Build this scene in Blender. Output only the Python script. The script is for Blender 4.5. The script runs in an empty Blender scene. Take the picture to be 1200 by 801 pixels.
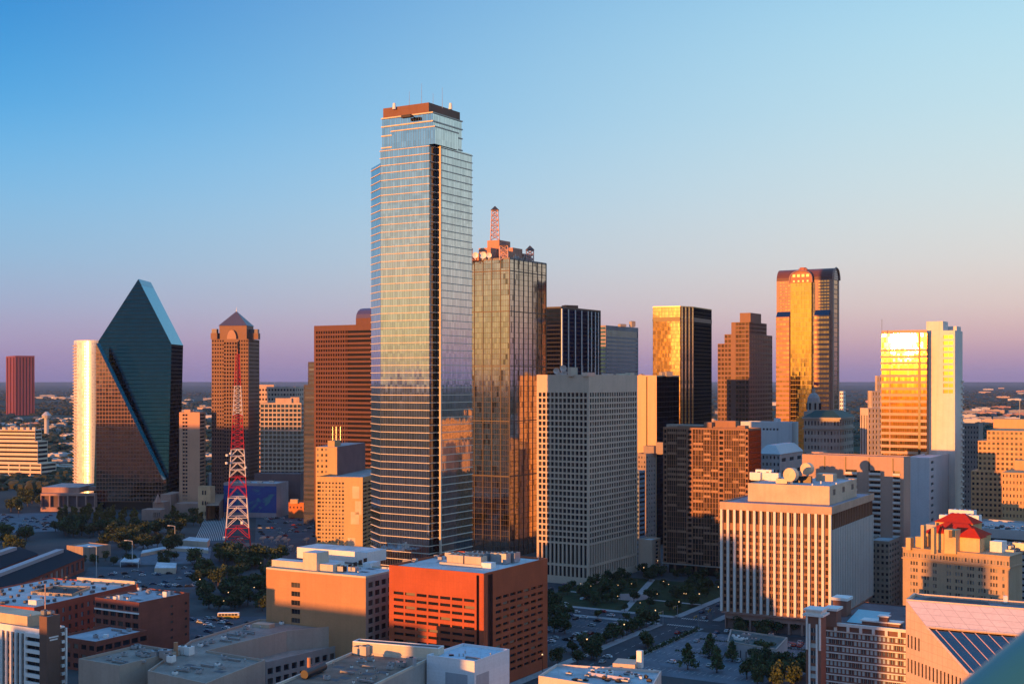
import bpy, bmesh, math, random
from mathutils import Vector, Matrix, noise
R = math.radians
rng = random.Random(7)
S = bpy.context.scene
COL = S.collection

# ---------------------------------------------------------------- camera, sun, sky, exposure
EYE, FOC, HOR = 130.0, 1500.0, 444.0          # eye height (m), focal length and horizon row for a 1200 px wide frame
cam_d = bpy.data.cameras.new('camera'); cam = bpy.data.objects.new('camera', cam_d); COL.objects.link(cam)
cam.location = (0, 0, EYE); cam.rotation_euler = (R(90), 0, 0)
cam_d.sensor_width = 36; cam_d.lens = 36 * FOC / 1200; cam_d.shift_y = 43.5 / 1200
cam_d.clip_start = .3; cam_d.clip_end = 120000
S.camera = cam

SUN_AZ, SUN_EL = R(40), R(1.75)               # sun behind the camera, 40 degrees to its left, almost on the horizon
to_sun = Vector((-math.sin(SUN_AZ) * math.cos(SUN_EL), -math.cos(SUN_AZ) * math.cos(SUN_EL), math.sin(SUN_EL)))
sl = bpy.data.lights.new('sun', 'SUN'); sl.energy = 5.0; sl.angle = R(.5); sl.color = (1.0, .38, .07)
so = bpy.data.objects.new('sun', sl); COL.objects.link(so); so.location = (-300, -300, 400)
so.rotation_euler = (-to_sun).to_track_quat('-Z', 'Y').to_euler()

world = bpy.data.worlds.new('World'); S.world = world; world.use_nodes = True
def build_world():
    nt = world.node_tree; nt.nodes.clear(); N = nt.nodes.new; L = nt.links.new
    out = N('ShaderNodeOutputWorld'); bg = N('ShaderNodeBackground'); L(bg.outputs[0], out.inputs[0])
    sky = N('ShaderNodeTexSky'); sky.sky_type = 'NISHITA'; sky.sun_disc = False
    sky.sun_elevation = SUN_EL; sky.sun_rotation = math.atan2(to_sun.x, to_sun.y) % (2 * math.pi)
    sky.altitude = 150; sky.air_density = 1.0; sky.dust_density = 1.2; sky.ozone_density = 2.0
    tc = N('ShaderNodeTexCoord'); sep = N('ShaderNodeSeparateXYZ'); L(tc.outputs['Generated'], sep.inputs[0])
    # the band of dusk colours that rises opposite the setting sun, by elevation
    el = N('ShaderNodeValToRGB'); L(sep.outputs['Z'], el.inputs[0])
    def ramp(node, stops):
        r = node.color_ramp; r.interpolation = 'B_SPLINE'
        while len(r.elements) > 1: r.elements.remove(r.elements[-1])
        r.elements[0].position = stops[0][0]; r.elements[0].color = (*stops[0][1], 1)
        for p, c in stops[1:]: e = r.elements.new(p); e.color = (*c, 1)
    ramp(el, [(0, (.23, .19, .40)), (.01, (.32, .24, .44)), (.03, (.40, .335, .51)), (.055, (.35, .42, .61)), (.09, (.28, .49, .70)), (.14, (.19, .49, .79)), (.2, (.06, .39, .79)), (.28, (.006, .225, .63)), (.42, (.01, .20, .62)), (.7, (.17, .48, 1.15)), (1, (.23, .56, 1.4))])
    er = N('ShaderNodeValToRGB'); L(sep.outputs['Z'], er.inputs[0])
    ramp(er, [(0, (.29, .21, .39)), (.01, (.40, .27, .43)), (.03, (.66, .42, .44)), (.055, (.76, .60, .55)), (.09, (.75, .72, .68)), (.14, (.67, .77, .78)), (.2, (.56, .77, .84)), (.28, (.44, .74, .89)), (.42, (.22, .52, .82)), (.7, (.17, .48, 1.15)), (1, (.23, .56, 1.4))])
    # right side of the view is lighter and warmer than the left
    az = N('ShaderNodeMath'); az.operation = 'ARCTAN2'; L(sep.outputs['X'], az.inputs[0]); L(sep.outputs['Y'], az.inputs[1])
    mr = N('ShaderNodeMapRange'); mr.interpolation_type = 'SMOOTHSTEP'; L(az.outputs[0], mr.inputs[0])
    mr.inputs[1].default_value = -.55; mr.inputs[2].default_value = .50
    mx = N('ShaderNodeMix'); mx.data_type = 'RGBA'; L(mr.outputs[0], mx.inputs[0]); L(el.outputs[0], mx.inputs[6]); L(er.outputs[0], mx.inputs[7])
    # towards the sun: a warm low glow under clear blue, with the scattering sky mixed in
    es = N('ShaderNodeValToRGB'); L(sep.outputs['Z'], es.inputs[0])
    ramp(es, [(0, (1.25, .66, .30)), (.03, (1.40, .80, .42)), (.06, (1.22, .82, .52)), (.10, (.92, .82, .66)), (.18, (.34, .70, .98)), (.35, (.08, .36, .85)), (1, (.23, .56, 1.35))])
    dt = N('ShaderNodeVectorMath'); dt.operation = 'DOT_PRODUCT'; L(tc.outputs['Generated'], dt.inputs[0])
    h = Vector((to_sun.x, to_sun.y, 0)).normalized(); dt.inputs[1].default_value = h
    mr2 = N('ShaderNodeMapRange'); mr2.interpolation_type = 'SMOOTHSTEP'; L(dt.outputs['Value'], mr2.inputs[0])
    mr2.inputs[1].default_value = -.15; mr2.inputs[2].default_value = .55
    both = N('ShaderNodeMix'); both.data_type = 'RGBA'; L(mr2.outputs[0], both.inputs[0]); L(mx.outputs[2], both.inputs[6]); L(es.outputs[0], both.inputs[7])
    up = N('ShaderNodeMix'); up.data_type = 'RGBA'; up.blend_type = 'MULTIPLY'; up.inputs[0].default_value = 1
    gfac = 2 ** -EXPOSURE / BGS
    L(both.outputs[2], up.inputs[6]); up.inputs[7].default_value = (gfac, gfac, gfac, 1)
    k = N('ShaderNodeMath'); k.operation = 'MULTIPLY'; L(mr2.outputs[0], k.inputs[0]); k.inputs[1].default_value = .22
    fin = N('ShaderNodeMix'); fin.data_type = 'RGBA'; L(k.outputs[0], fin.inputs[0]); L(up.outputs[2], fin.inputs[6]); L(sky.outputs[0], fin.inputs[7])
    L(fin.outputs[2], bg.inputs[0]); bg.inputs[1].default_value = BGS
BGS = .12
EXPOSURE = .8
build_world()
S.view_settings.view_transform = 'Standard'; S.view_settings.look = 'None'; S.view_settings.gamma = 1
S.view_settings.use_curve_mapping = False; S.view_settings.exposure = EXPOSURE

# ---------------------------------------------------------------- node helpers
def new_mat(name):
    m = bpy.data.materials.new(name); m.use_nodes = True
    nt = m.node_tree; nt.nodes.clear()
    out = nt.nodes.new('ShaderNodeOutputMaterial'); b = nt.nodes.new('ShaderNodeBsdfPrincipled')
    nt.links.new(b.outputs[0], out.inputs[0]); m['b'] = b.name
    return m, nt, b
def mth(nt, op, a, b=None, clamp=False):
    n = nt.nodes.new('ShaderNodeMath'); n.operation = op; n.use_clamp = clamp
    for i, x in ((0, a), (1, b)):
        if x is None: continue
        if isinstance(x, (int, float)): n.inputs[i].default_value = x
        else: nt.links.new(x, n.inputs[i])
    return n.outputs[0]
def mixc(nt, fac, a, b, mode='MIX'):
    n = nt.nodes.new('ShaderNodeMix'); n.data_type = 'RGBA'; n.blend_type = mode
    for i, x in ((0, fac), (6, a), (7, b)):
        if isinstance(x, (int, float)): n.inputs[i].default_value = x
        elif isinstance(x, tuple): n.inputs[i].default_value = (*x, 1) if len(x) == 3 else x
        else: nt.links.new(x, n.inputs[i])
    return n.outputs[2]
def noise_fac(nt, vec, scale, detail=4, lo=.35, hi=.65):
    n = nt.nodes.new('ShaderNodeTexNoise'); n.inputs['Scale'].default_value = scale; n.inputs['Detail'].default_value = detail
    if vec is not None: nt.links.new(vec, n.inputs['Vector'])
    r = nt.nodes.new('ShaderNodeMapRange'); nt.links.new(n.outputs[0], r.inputs[0]); r.inputs[1].default_value = lo; r.inputs[2].default_value = hi
    return r.outputs[0]
def uvxy(nt):
    t = nt.nodes.new('ShaderNodeTexCoord'); s = nt.nodes.new('ShaderNodeSeparateXYZ'); nt.links.new(t.outputs['UV'], s.inputs[0])
    return s.outputs[0], s.outputs[1], t.outputs['UV']
def pos(nt):
    g = nt.nodes.new('ShaderNodeNewGeometry'); return g
MATS = {}
def wall(name, col, rough=.8, var=.18, pu=0, pv=0, lw=.06, lk=.75, streak=.26, spec=.3):
    """masonry, stone, concrete or paint: blotches, vertical weather streaks, optional panel joints"""
    if name in MATS: return MATS[name]
    m, nt, b = new_mat(name); MATS[name] = m
    u, v, uv = uvxy(nt); g = pos(nt)
    f = noise_fac(nt, g.outputs['Position'], .09, 5, .3, .7)
    d = tuple(c * (1 - var) for c in col); l = tuple(min(1, c * (1 + var * .6)) for c in col)
    c = mixc(nt, f, d, l)
    c = mixc(nt, mth(nt, 'MULTIPLY', noise_fac(nt, g.outputs['Position'], 1.1, 3, .45, .7), .22), c, tuple(x * .62 for x in col))
    if streak:
        mp = nt.nodes.new('ShaderNodeMapping'); mp.inputs['Scale'].default_value = (.55, .55, .02); nt.links.new(g.outputs['Position'], mp.inputs[0])
        c = mixc(nt, mth(nt, 'MULTIPLY', noise_fac(nt, mp.outputs[0], 1.0, 4, .5, .8), streak), c, tuple(x * .45 for x in col))
    if pu or pv:
        masks = []
        if pu: masks.append(mth(nt, 'LESS_THAN', mth(nt, 'FRACT', mth(nt, 'DIVIDE', u, pu)), lw / pu))
        if pv: masks.append(mth(nt, 'LESS_THAN', mth(nt, 'FRACT', mth(nt, 'DIVIDE', v, pv)), lw / pv))
        k = masks[0] if len(masks) == 1 else mth(nt, 'MAXIMUM', masks[0], masks[1])
        cid = nt.nodes.new('ShaderNodeCombineXYZ')
        nt.links.new(mth(nt, 'FLOOR', mth(nt, 'DIVIDE', u, pu or 1e6)), cid.inputs[0]); nt.links.new(mth(nt, 'FLOOR', mth(nt, 'DIVIDE', v, pv or 1e6)), cid.inputs[1])
        wn = nt.nodes.new('ShaderNodeTexWhiteNoise'); wn.noise_dimensions = '2D'; nt.links.new(cid.outputs[0], wn.inputs[0])
        c = mixc(nt, mth(nt, 'MULTIPLY', wn.outputs[0], .16), c, tuple(x * .6 for x in col))
        c = mixc(nt, k, c, tuple(x * lk for x in col))
    nt.links.new(c, b.inputs['Base Color']); b.inputs['Roughness'].default_value = rough; b.inputs['Specular IOR Level'].default_value = spec
    return m
def glass(name, tint, metal=1.0, rough=.05, pu=1.6, pv=4.0, lu=.14, lv=.4, lcol=(.05, .05, .05), tilt=.006, var=.25, lrough=.5, dark=None, xpat=None, accent=(.02, .02, .02), edge=None):
    """coated curtain wall glass: each pane leans a hair differently, thin frames between panes"""
    if name in MATS: return MATS[name]
    m, nt, b = new_mat(name); MATS[name] = m
    u, v, uv = uvxy(nt)
    du, dv = mth(nt, 'DIVIDE', u, pu), mth(nt, 'DIVIDE', v, pv)
    k = mth(nt, 'MAXIMUM', mth(nt, 'LESS_THAN', mth(nt, 'FRACT', du), lu / pu), mth(nt, 'LESS_THAN', mth(nt, 'FRACT', dv), lv / pv))
    cid = nt.nodes.new('ShaderNodeCombineXYZ'); nt.links.new(mth(nt, 'FLOOR', du), cid.inputs[0]); nt.links.new(mth(nt, 'FLOOR', dv), cid.inputs[1])
    wn = nt.nodes.new('ShaderNodeTexWhiteNoise'); wn.noise_dimensions = '2D'; nt.links.new(cid.outputs[0], wn.inputs[0])
    g = pos(nt)
    s = nt.nodes.new('ShaderNodeVectorMath'); s.operation = 'MULTIPLY_ADD'; nt.links.new(wn.outputs['Color'], s.inputs[0])
    s.inputs[1].default_value = (tilt * 2,) * 3; s.inputs[2].default_value = (-tilt,) * 3
    # slow waves in the wall as well as pane by pane
    nz = nt.nodes.new('ShaderNodeTexNoise'); nz.inputs['Scale'].default_value = .12; nt.links.new(g.outputs['Position'], nz.inputs[0])
    s2 = nt.nodes.new('ShaderNodeVectorMath'); s2.operation = 'MULTIPLY_ADD'; nt.links.new(nz.outputs['Color'], s2.inputs[0]); s2.inputs[1].default_value = (tilt * 2,) * 3; nt.links.new(s.outputs[0], s2.inputs[2])
    s3 = nt.nodes.new('ShaderNodeVectorMath'); s3.operation = 'ADD'; nt.links.new(s2.outputs[0], s3.inputs[0]); s3.inputs[1].default_value = (-tilt,) * 3
    a = nt.nodes.new('ShaderNodeVectorMath'); a.operation = 'ADD'; nt.links.new(g.outputs['Normal'], a.inputs[0]); nt.links.new(s3.outputs[0], a.inputs[1])
    nn = nt.nodes.new('ShaderNodeVectorMath'); nn.operation = 'NORMALIZE'; nt.links.new(a.outputs[0], nn.inputs[0]); nt.links.new(nn.outputs[0], b.inputs['Normal'])
    c = mixc(nt, wn.outputs[0], tuple(x * (1 - var) for x in tint), tint)
    if xpat:                                  # lozenge pattern of darker panes
        W, Hh = xpat
        uu = mth(nt, 'FLOOR', du); vv = mth(nt, 'FLOOR', dv)
        tri = mth(nt, 'ABSOLUTE', mth(nt, 'SUBTRACT', mth(nt, 'MULTIPLY', mth(nt, 'FRACT', mth(nt, 'DIVIDE', vv, Hh)), 2.0), 1.0))
        up = mth(nt, 'ABSOLUTE', mth(nt, 'SUBTRACT', mth(nt, 'MULTIPLY', mth(nt, 'FRACT', mth(nt, 'DIVIDE', uu, W)), 2.0), 1.0))
        near = mth(nt, 'LESS_THAN', mth(nt, 'ABSOLUTE', mth(nt, 'SUBTRACT', tri, up)), 1.15 / W)
        near = mth(nt, 'MULTIPLY', near, mth(nt, 'LESS_THAN', mth(nt, 'MODULO', vv, 3), 1.5))
        c = mixc(nt, mth(nt, 'MULTIPLY', near, .75), c, accent)
    c = mixc(nt, k, c, lcol); b.inputs['Specular IOR Level'].default_value = .12
    if edge: b.inputs['Specular Tint'].default_value = (*edge, 1)
    nt.links.new(c, b.inputs['Base Color'])
    mm = nt.nodes.new('ShaderNodeMix'); mm.data_type = 'FLOAT'; nt.links.new(k, mm.inputs[0]); mm.inputs[2].default_value = metal; mm.inputs[3].default_value = 0; nt.links.new(mm.outputs[0], b.inputs['Metallic'])
    mr = nt.nodes.new('ShaderNodeMix'); mr.data_type = 'FLOAT'; nt.links.new(k, mr.inputs[0]); mr.inputs[2].default_value = rough; mr.inputs[3].default_value = lrough; nt.links.new(mr.outputs[0], b.inputs['Roughness'])
    return m
def pane(name, dark=(.012, .014, .02), light=(.16, .14, .12), share=.2, metal=.0, rough=.08, spec=.28):
    """punched window panes: mostly dark rooms, some with blinds down"""
    if name in MATS: return MATS[name]
    m, nt, b = new_mat(name); MATS[name] = m
    g = pos(nt); oi = nt.nodes.new('ShaderNodeObjectInfo')
    r = mth(nt, 'FRACT', mth(nt, 'ADD', g.outputs['Random Per Island'], oi.outputs['Random']))
    k = mth(nt, 'LESS_THAN', r, share)
    c = mixc(nt, k, mixc(nt, r, dark, tuple(x * 2 for x in dark)), light)
    nt.links.new(c, b.inputs['Base Color']); b.inputs['Roughness'].default_value = rough
    b.inputs['Metallic'].default_value = metal; b.inputs['Specular IOR Level'].default_value = spec
    return m
def roofm(name, col, var=.3, rough=.85, scale=.12):
    if name in MATS: return MATS[name]
    m, nt, b = new_mat(name); MATS[name] = m
    g = pos(nt)
    f = noise_fac(nt, g.outputs['Position'], scale, 6, .3, .7)
    c = mixc(nt, f, tuple(x * (1 - var) for x in col), tuple(min(1, x * (1 + var * .4)) for x in col))
    f2 = noise_fac(nt, g.outputs['Position'], scale * 5, 4, .5, .72)
    c = mixc(nt, mth(nt, 'MULTIPLY', f2, .5), c, tuple(x * .5 for x in col))
    u, v, uv = uvxy(nt)
    k = mth(nt, 'LESS_THAN', mth(nt, 'FRACT', mth(nt, 'DIVIDE', u, 6.1)), .03)
    c = mixc(nt, mth(nt, 'MULTIPLY', k, .5), c, tuple(x * .6 for x in col))
    nt.links.new(c, b.inputs['Base Color']); b.inputs['Roughness'].default_value = rough; b.inputs['Specular IOR Level'].default_value = .2
    return m
def plain(name, col, rough=.6, metal=0, emit=0, spec=.4):
    if name in MATS: return MATS[name]
    m, nt, b = new_mat(name); MATS[name] = m
    g = pos(nt); f = noise_fac(nt, g.outputs['Position'], .8, 3, .3, .7)
    nt.links.new(mixc(nt, f, tuple(x * .85 for x in col), col), b.inputs['Base Color'])
    b.inputs['Roughness'].default_value = rough; b.inputs['Metallic'].default_value = metal; b.inputs['Specular IOR Level'].default_value = spec
    if emit: b.inputs['Emission Color'].default_value = (*col, 1); b.inputs['Emission Strength'].default_value = emit
    return m

# ---------------------------------------------------------------- object helpers
ROOT = {}
def thing(name, label, cat, loc=(0, 0, 0), group=None, rz=0):
    o = bpy.data.objects.new(name, None); COL.objects.link(o); o.empty_display_size = 2
    o.location = loc; o.rotation_euler[2] = rz; o['label'] = label; o['category'] = cat
    if group: o['group'] = group
    ROOT[o] = Vector(loc)
    return o
class MB:
    """collects faces (world metres) and links them as ONE mesh object"""
    def __init__(s): s.v = []; s.f = []; s.uv = []; s.m = []
    def face(s, pts, m=0, uv=None):
        i = len(s.v); s.v += [tuple(p) for p in pts]; s.f.append(tuple(range(i, i + len(pts)))); s.m.append(m)
        if uv is None:
            a, b = Vector(pts[0]), Vector(pts[1]); n = (b - a).cross(Vector(pts[-1]) - a)
            if n.length == 0: n = Vector((0, 0, 1))
            n.normalize()
            if abs(n.z) > .95: uv = [(p[0], p[1]) for p in pts]
            else:
                d = Vector((-n.y, n.x, 0)).normalized(); e = n.cross(d)
                uv = [((Vector(p) - a).dot(d), Vector(p).dot(e)) for p in pts]
        s.uv += uv
    def wallq(s, p0, p1, z0, z1, m=0, u0=0):
        L = math.hypot(p1[0] - p0[0], p1[1] - p0[1])
        s.face([(p0[0], p0[1], z0), (p1[0], p1[1], z0), (p1[0], p1[1], z1), (p0[0], p0[1], z1)], m, [(u0, z0), (u0 + L, z0), (u0 + L, z1), (u0, z1)])
    def prism(s, poly, z0, z1, m=0, mt=None, top=True, bot=False):
        n = len(poly)
        for i in range(n): s.wallq(poly[i], poly[(i + 1) % n], z0, z1, m)
        if top: s.face([(p[0], p[1], z1) for p in poly], m if mt is None else mt)
        if bot: s.face([(p[0], p[1], z0) for p in reversed(poly)], m)
    def box(s, c, size, rz=0, m=0, bot=False):
        ca, sa = math.cos(rz), math.sin(rz); hx, hy = size[0] / 2, size[1] / 2
        poly = [(c[0] + x * ca - y * sa, c[1] + x * sa + y * ca) for x, y in ((-hx, -hy), (hx, -hy), (hx, hy), (-hx, hy))]
        s.prism(poly, c[2], c[2] + size[2], m, bot=bot)
    def bar(s, a, b, w, m=0):
        a, b = Vector(a), Vector(b); d = (b - a)
        if d.length < 1e-6: return
        x = d.orthogonal().normalized() * w / 2; y = d.normalized().cross(x.normalized()) * w / 2
        c = [x + y, -x + y, -x - y, x - y]
        for i in range(4): j = (i + 1) % 4; s.face([a + c[i], a + c[j], b + c[j], b + c[i]], m)
        s.face([b + q for q in c], m); s.face([a + q for q in reversed(c)], m)
    def cyl(s, c, r, h, n=16, m=0, r2=None, top=True):
        r2 = r if r2 is None else r2
        p = [(math.cos(2 * math.pi * i / n), math.sin(2 * math.pi * i / n)) for i in range(n)]
        for i in range(n):
            a, b = p[i], p[(i + 1) % n]
            s.face([(c[0] + a[0] * r, c[1] + a[1] * r, c[2]), (c[0] + b[0] * r, c[1] + b[1] * r, c[2]), (c[0] + b[0] * r2, c[1] + b[1] * r2, c[2] + h), (c[0] + a[0] * r2, c[1] + a[1] * r2, c[2] + h)], m)
        if top and r2 > .01: s.face([(c[0] + a[0] * r2, c[1] + a[1] * r2, c[2] + h) for a in p], m)
    def build(s, name, mats, parent=None, smooth=False):
        off = Vector((0, 0, 0))
        q = parent
        while q is not None:
            if q in ROOT: off = ROOT[q]; break
            q = q.parent
        me = bpy.data.meshes.new(name)
        me.from_pydata([(p[0] - off.x, p[1] - off.y, p[2] - off.z) for p in s.v], [], s.f)
        if not isinstance(mats, (list, tuple)): mats = [mats]
        for m in mats: me.materials.append(m)
        me.polygons.foreach_set('material_index', s.m)
        if smooth: me.polygons.foreach_set('use_smooth', [True] * len(s.f))
        l = me.uv_layers.new(name='m'); flat = [c for p in s.uv for c in p]; l.data.foreach_set('uv', flat)
        me.update()
        o = bpy.data.objects.new(name, me); COL.objects.link(o)
        if parent is not None: o.parent = parent
        return o
def single(name, mb, mats, label, cat, loc=None, group=None, kind=None, smooth=False):
    """a thing that is one mesh"""
    o = mb.build(name, mats, None, smooth)
    if loc is not None:
        o.data.transform(Matrix.Translation(-Vector(loc))); o.location = loc
    if kind: o['kind'] = kind
    if label: o['label'] = label
    if cat: o['category'] = cat
    if group: o['group'] = group
    return o
def copy_tree(o, loc, rz=0, label=None, group=None, scale=1, parent=None):
    c = o.copy(); COL.objects.link(c)
    if parent is None:
        c.location = loc; c.rotation_euler[2] = rz
        c.scale = (scale,) * 3 if not isinstance(scale, tuple) else scale
        if label: c['label'] = label
        if group: c['group'] = group
    else: c.parent = parent
    for ch in list(o.children): copy_tree(ch, None, parent=c)
    return c

# ---------------------------------------------------------------- site helpers: a picture column / row and a distance give a place
def P(px, D): return ((px - 600) * D / FOC, D)
def Z(py, D): return EYE - (py - HOR) * D / FOC
def GD(py): return EYE * FOC / (py - HOR)
def G(px, py, z=0):
    D = (EYE - z) * FOC / (py - HOR); return ((px - 600) * D / FOC, D)
def foot(xl, xc, xr, D, a=31):
    """plan of a rectangular block with its near corner at column xc: [left, near, right, far] corners"""
    a = R(a); ca, sa = math.cos(a), math.sin(a); t = (xl - 600) / FOC; C = Vector(P(xc, D))
    Ll = (C.x - t * D) / (t * sa + ca); A = C + Vector((-ca, sa)) * Ll
    t = (xr - 600) / FOC; Lr = (t * D - C.x) / (sa - t * ca); B = C + Vector((sa, ca)) * Lr
    return [A, C, B, A + B - C]
def rect(xl, xc, D, depth, a=31):
    """same, with the depth of the far side given in metres"""
    f = foot(xl, xc, xc + 1, D, a); d = Vector((math.sin(R(a)), math.cos(R(a)))) * depth
    return [f[0], f[1], f[1] + d, f[0] + d]
def along(p0, p1, px):
    t = (px - 600) / FOC; dx, dy = p1[0] - p0[0], p1[1] - p0[1]
    return (t * p0[1] - p0[0]) / (dx - t * dy)
def lerp(p, q, t): return Vector((p[0] + (q[0] - p[0]) * t, p[1] + (q[1] - p[1]) * t))
def inset(poly, d):
    n = len(poly); res = []
    for i in range(n):
        p0, p1, p2 = Vector(poly[i - 1]), Vector(poly[i]), Vector(poly[(i + 1) % n])
        e1 = (p1 - p0).normalized(); e2 = (p2 - p1).normalized()
        n1 = Vector((-e1.y, e1.x)); n2 = Vector((-e2.y, e2.x))
        k = 1 + n1.dot(n2)
        res.append(p1 + (n1 + n2) * (d / max(k, .2)))
    return res
def centre(poly): return sum((Vector(p) for p in poly), Vector((0, 0))) / len(poly)
def shrink(f, l, r, b, k):
    """inner rectangle of a [left, near, right, far] plan: insets at near-left side, near-right side etc. in metres"""
    A, C, B, K = f; dl = (A - C).normalized(); dr = (B - C).normalized()
    Ll = (A - C).length; Lr = (B - C).length
    c = C + dl * r + dr * l
    return [c + dl * (Ll - r - k), c, c + dr * (Lr - l - b), c + dl * (Ll - r - k) + dr * (Lr - l - b)]

def facade(mb, wins, p0, p1, z0, z1, nx, nz, fw=.6, fh=.6, dep=.4, m=0, mr=None, e0=0, e1=0, lift=.5, spm=None):
    """a wall with real openings: strips of wall round each hole, the four reveals, and a place for each pane"""
    p0, p1 = Vector(p0), Vector(p1); L = (p1 - p0).length; d = (p1 - p0) / L; n = Vector((d.y, -d.x)); mr = m if mr is None else mr
    def q(ua, ub, za, zb, mm): mb.wallq(p0 + d * ua, p0 + d * ub, za, zb, mm, ua)
    if e0: q(0, e0, z0, z1, m)
    if e1: q(L - e1, L, z0, z1, m)
    W = (L - e0 - e1) / nx; Hh = (z1 - z0) / nz; w = W * fw; h = Hh * fh
    bz = (Hh - h) * lift
    spm = m if spm is None else spm
    for j in range(nz):
        zb = z0 + j * Hh; za, zc = zb + bz, zb + bz + h
        if bz > 1e-4: q(e0, L - e1, zb, za, spm)
        if zb + Hh - zc > 1e-4: q(e0, L - e1, zc, zb + Hh, spm)
        for i in range(nx):
            ua = e0 + i * W + (W - w) / 2; ub = ua + w
            if w < W - 1e-4: q(e0 + i * W, ua, za, zc, m); q(ub, e0 + (i + 1) * W, za, zc, m)
            a, b = p0 + d * ua, p0 + d * ub; ai, bi = a - n * dep, b - n * dep
            if w < W - 1e-4 or i == 0: mb.wallq(a, ai, za, zc, mr)
            if w < W - 1e-4 or i == nx - 1: mb.wallq(bi, b, za, zc, mr)
            mb.face([(a.x, a.y, za), (b.x, b.y, za), (bi.x, bi.y, za), (ai.x, ai.y, za)], mr)
            mb.face([(ai.x, ai.y, zc), (bi.x, bi.y, zc), (b.x, b.y, zc), (a.x, a.y, zc)], mr)
            wins.append((ai.x, ai.y, za, d.x, d.y, w, h))
def put_windows(root, wins, mat, name='window', limit=100, minpx=7, mull=0, frame=None, big=None):
    """the windows that show largest as parts of their own, the rest together"""
    sc = []
    for k in wins:
        x, y, z, dx, dy, w, h = k; nx, ny = dy, -dx
        dd = math.hypot(x, y); f = -(nx * x + ny * y) / dd
        sc.append((w * h * max(f, 0) * (FOC / max(y, 50)) ** 2 if y > 0 else 0, k))
    sc.sort(key=lambda t: -t[0])
    own = [k for a, k in sc[:limit] if a >= minpx]; rest = [k for a, k in sc[len(own):]]
    meshes = {}
    def add(mb, o, d, w, h):
        a = o; b = (o[0] + d[0] * w, o[1] + d[1] * w, o[2])
        mb.face([a, b, (b[0], b[1], b[2] + h), (a[0], a[1], a[2] + h)], 0, [(0, 0), (w, 0), (w, h), (0, h)])
        if mull and frame is not None:
            nx, ny = d[1] * .06, -d[0] * .06
            for i in range(1, mull + 1):
                u = w * i / (mull + 1) - .05
                mb.face([(a[0] + d[0] * s + nx, a[1] + d[1] * s + ny, a[2] + zz) for s, zz in ((u, 0), (u + .1, 0), (u + .1, h), (u, h))], 1)
    mats = [mat] + ([frame] if frame is not None else [])
    for x, y, z, dx, dy, w, h in own:
        key = (round(w, 2), round(h, 2))
        if key not in meshes:
            mb = MB(); add(mb, (0, 0, 0), (1, 0), w, h); o = mb.build(name, mats); meshes[key] = o.data
        else:
            o = bpy.data.objects.new(name, meshes[key]); COL.objects.link(o)
        o.parent = root; o.location = Vector((x, y, z)) - ROOT[root]; o.rotation_euler[2] = math.atan2(dy, dx)
    if rest:
        mb = MB()
        for x, y, z, dx, dy, w, h in rest: add(mb, (x, y, z), (dx, dy), w, h)
        o = mb.build(name, mats, root)
        if len(rest) > 1: o['kind'] = 'stuff'
def flat_roof(root, poly, z, roof, wallm, par=1.0, w=.5, name='roof'):
    """deck with a parapet round it"""
    mb = MB(); inn = inset(poly, w); n = len(poly)
    for i in range(n):
        j = (i + 1) % n
        mb.wallq(poly[i], poly[j], z, z + par, 1)
        a, b, c, d = poly[i], poly[j], inn[j], inn[i]
        mb.face([(a[0], a[1], z + par), (b[0], b[1], z + par), (c[0], c[1], z + par), (d[0], d[1], z + par)], 1)
        mb.wallq(inn[j], inn[i], z, z + par, 1)
    mb.face([(p[0], p[1], z + .02) for p in inn], 0)
    return mb.build(name, [roof, wallm], root)
def face_segs(mb, wins, p0, p1, z0, z1, segs):
    """one wall split at picture columns; each stretch is solid or has its own openings"""
    for s in segs:
        t0 = 0 if s[0] is None else along(p0, p1, s[0]); t1 = 1 if s[1] is None else along(p0, p1, s[1])
        a, b = lerp(p0, p1, t0), lerp(p0, p1, t1)
        if s[2] == 'plain': mb.wallq(a, b, z0, z1, s[3] if len(s) > 3 else 0)
        else: facade(mb, wins, a, b, z0, z1, **s[2])
def hvac(root, c, z, rz, kit, name='rooftop_unit', mat=None):
    for dx, dy, sx, sy, sz in kit:
        ca, sa = math.cos(rz), math.sin(rz); x, y = c[0] + dx * ca - dy * sa, c[1] + dx * sa + dy * ca
        mb = MB(); mb.box((x, y, z + .35), (sx, sy, sz), rz); mb.box((x, y, z), (sx * .8, sy * .8, .4), rz)
        for k in range(max(1, int(sx // 2.4))):
            ux = (k + .5) * sx / max(1, int(sx // 2.4)) - sx / 2
            mb.cyl((x + ux * ca, y + ux * sa, z + .35 + sz), min(sx, sy, 2.2) * .36, .35, 10, 1)
        mb.build(name, [mat or MATS.get('unit') or plain('unit', (.42, .40, .38), .5, .3), plain('fan', (.06, .06, .06))], root)
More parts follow.
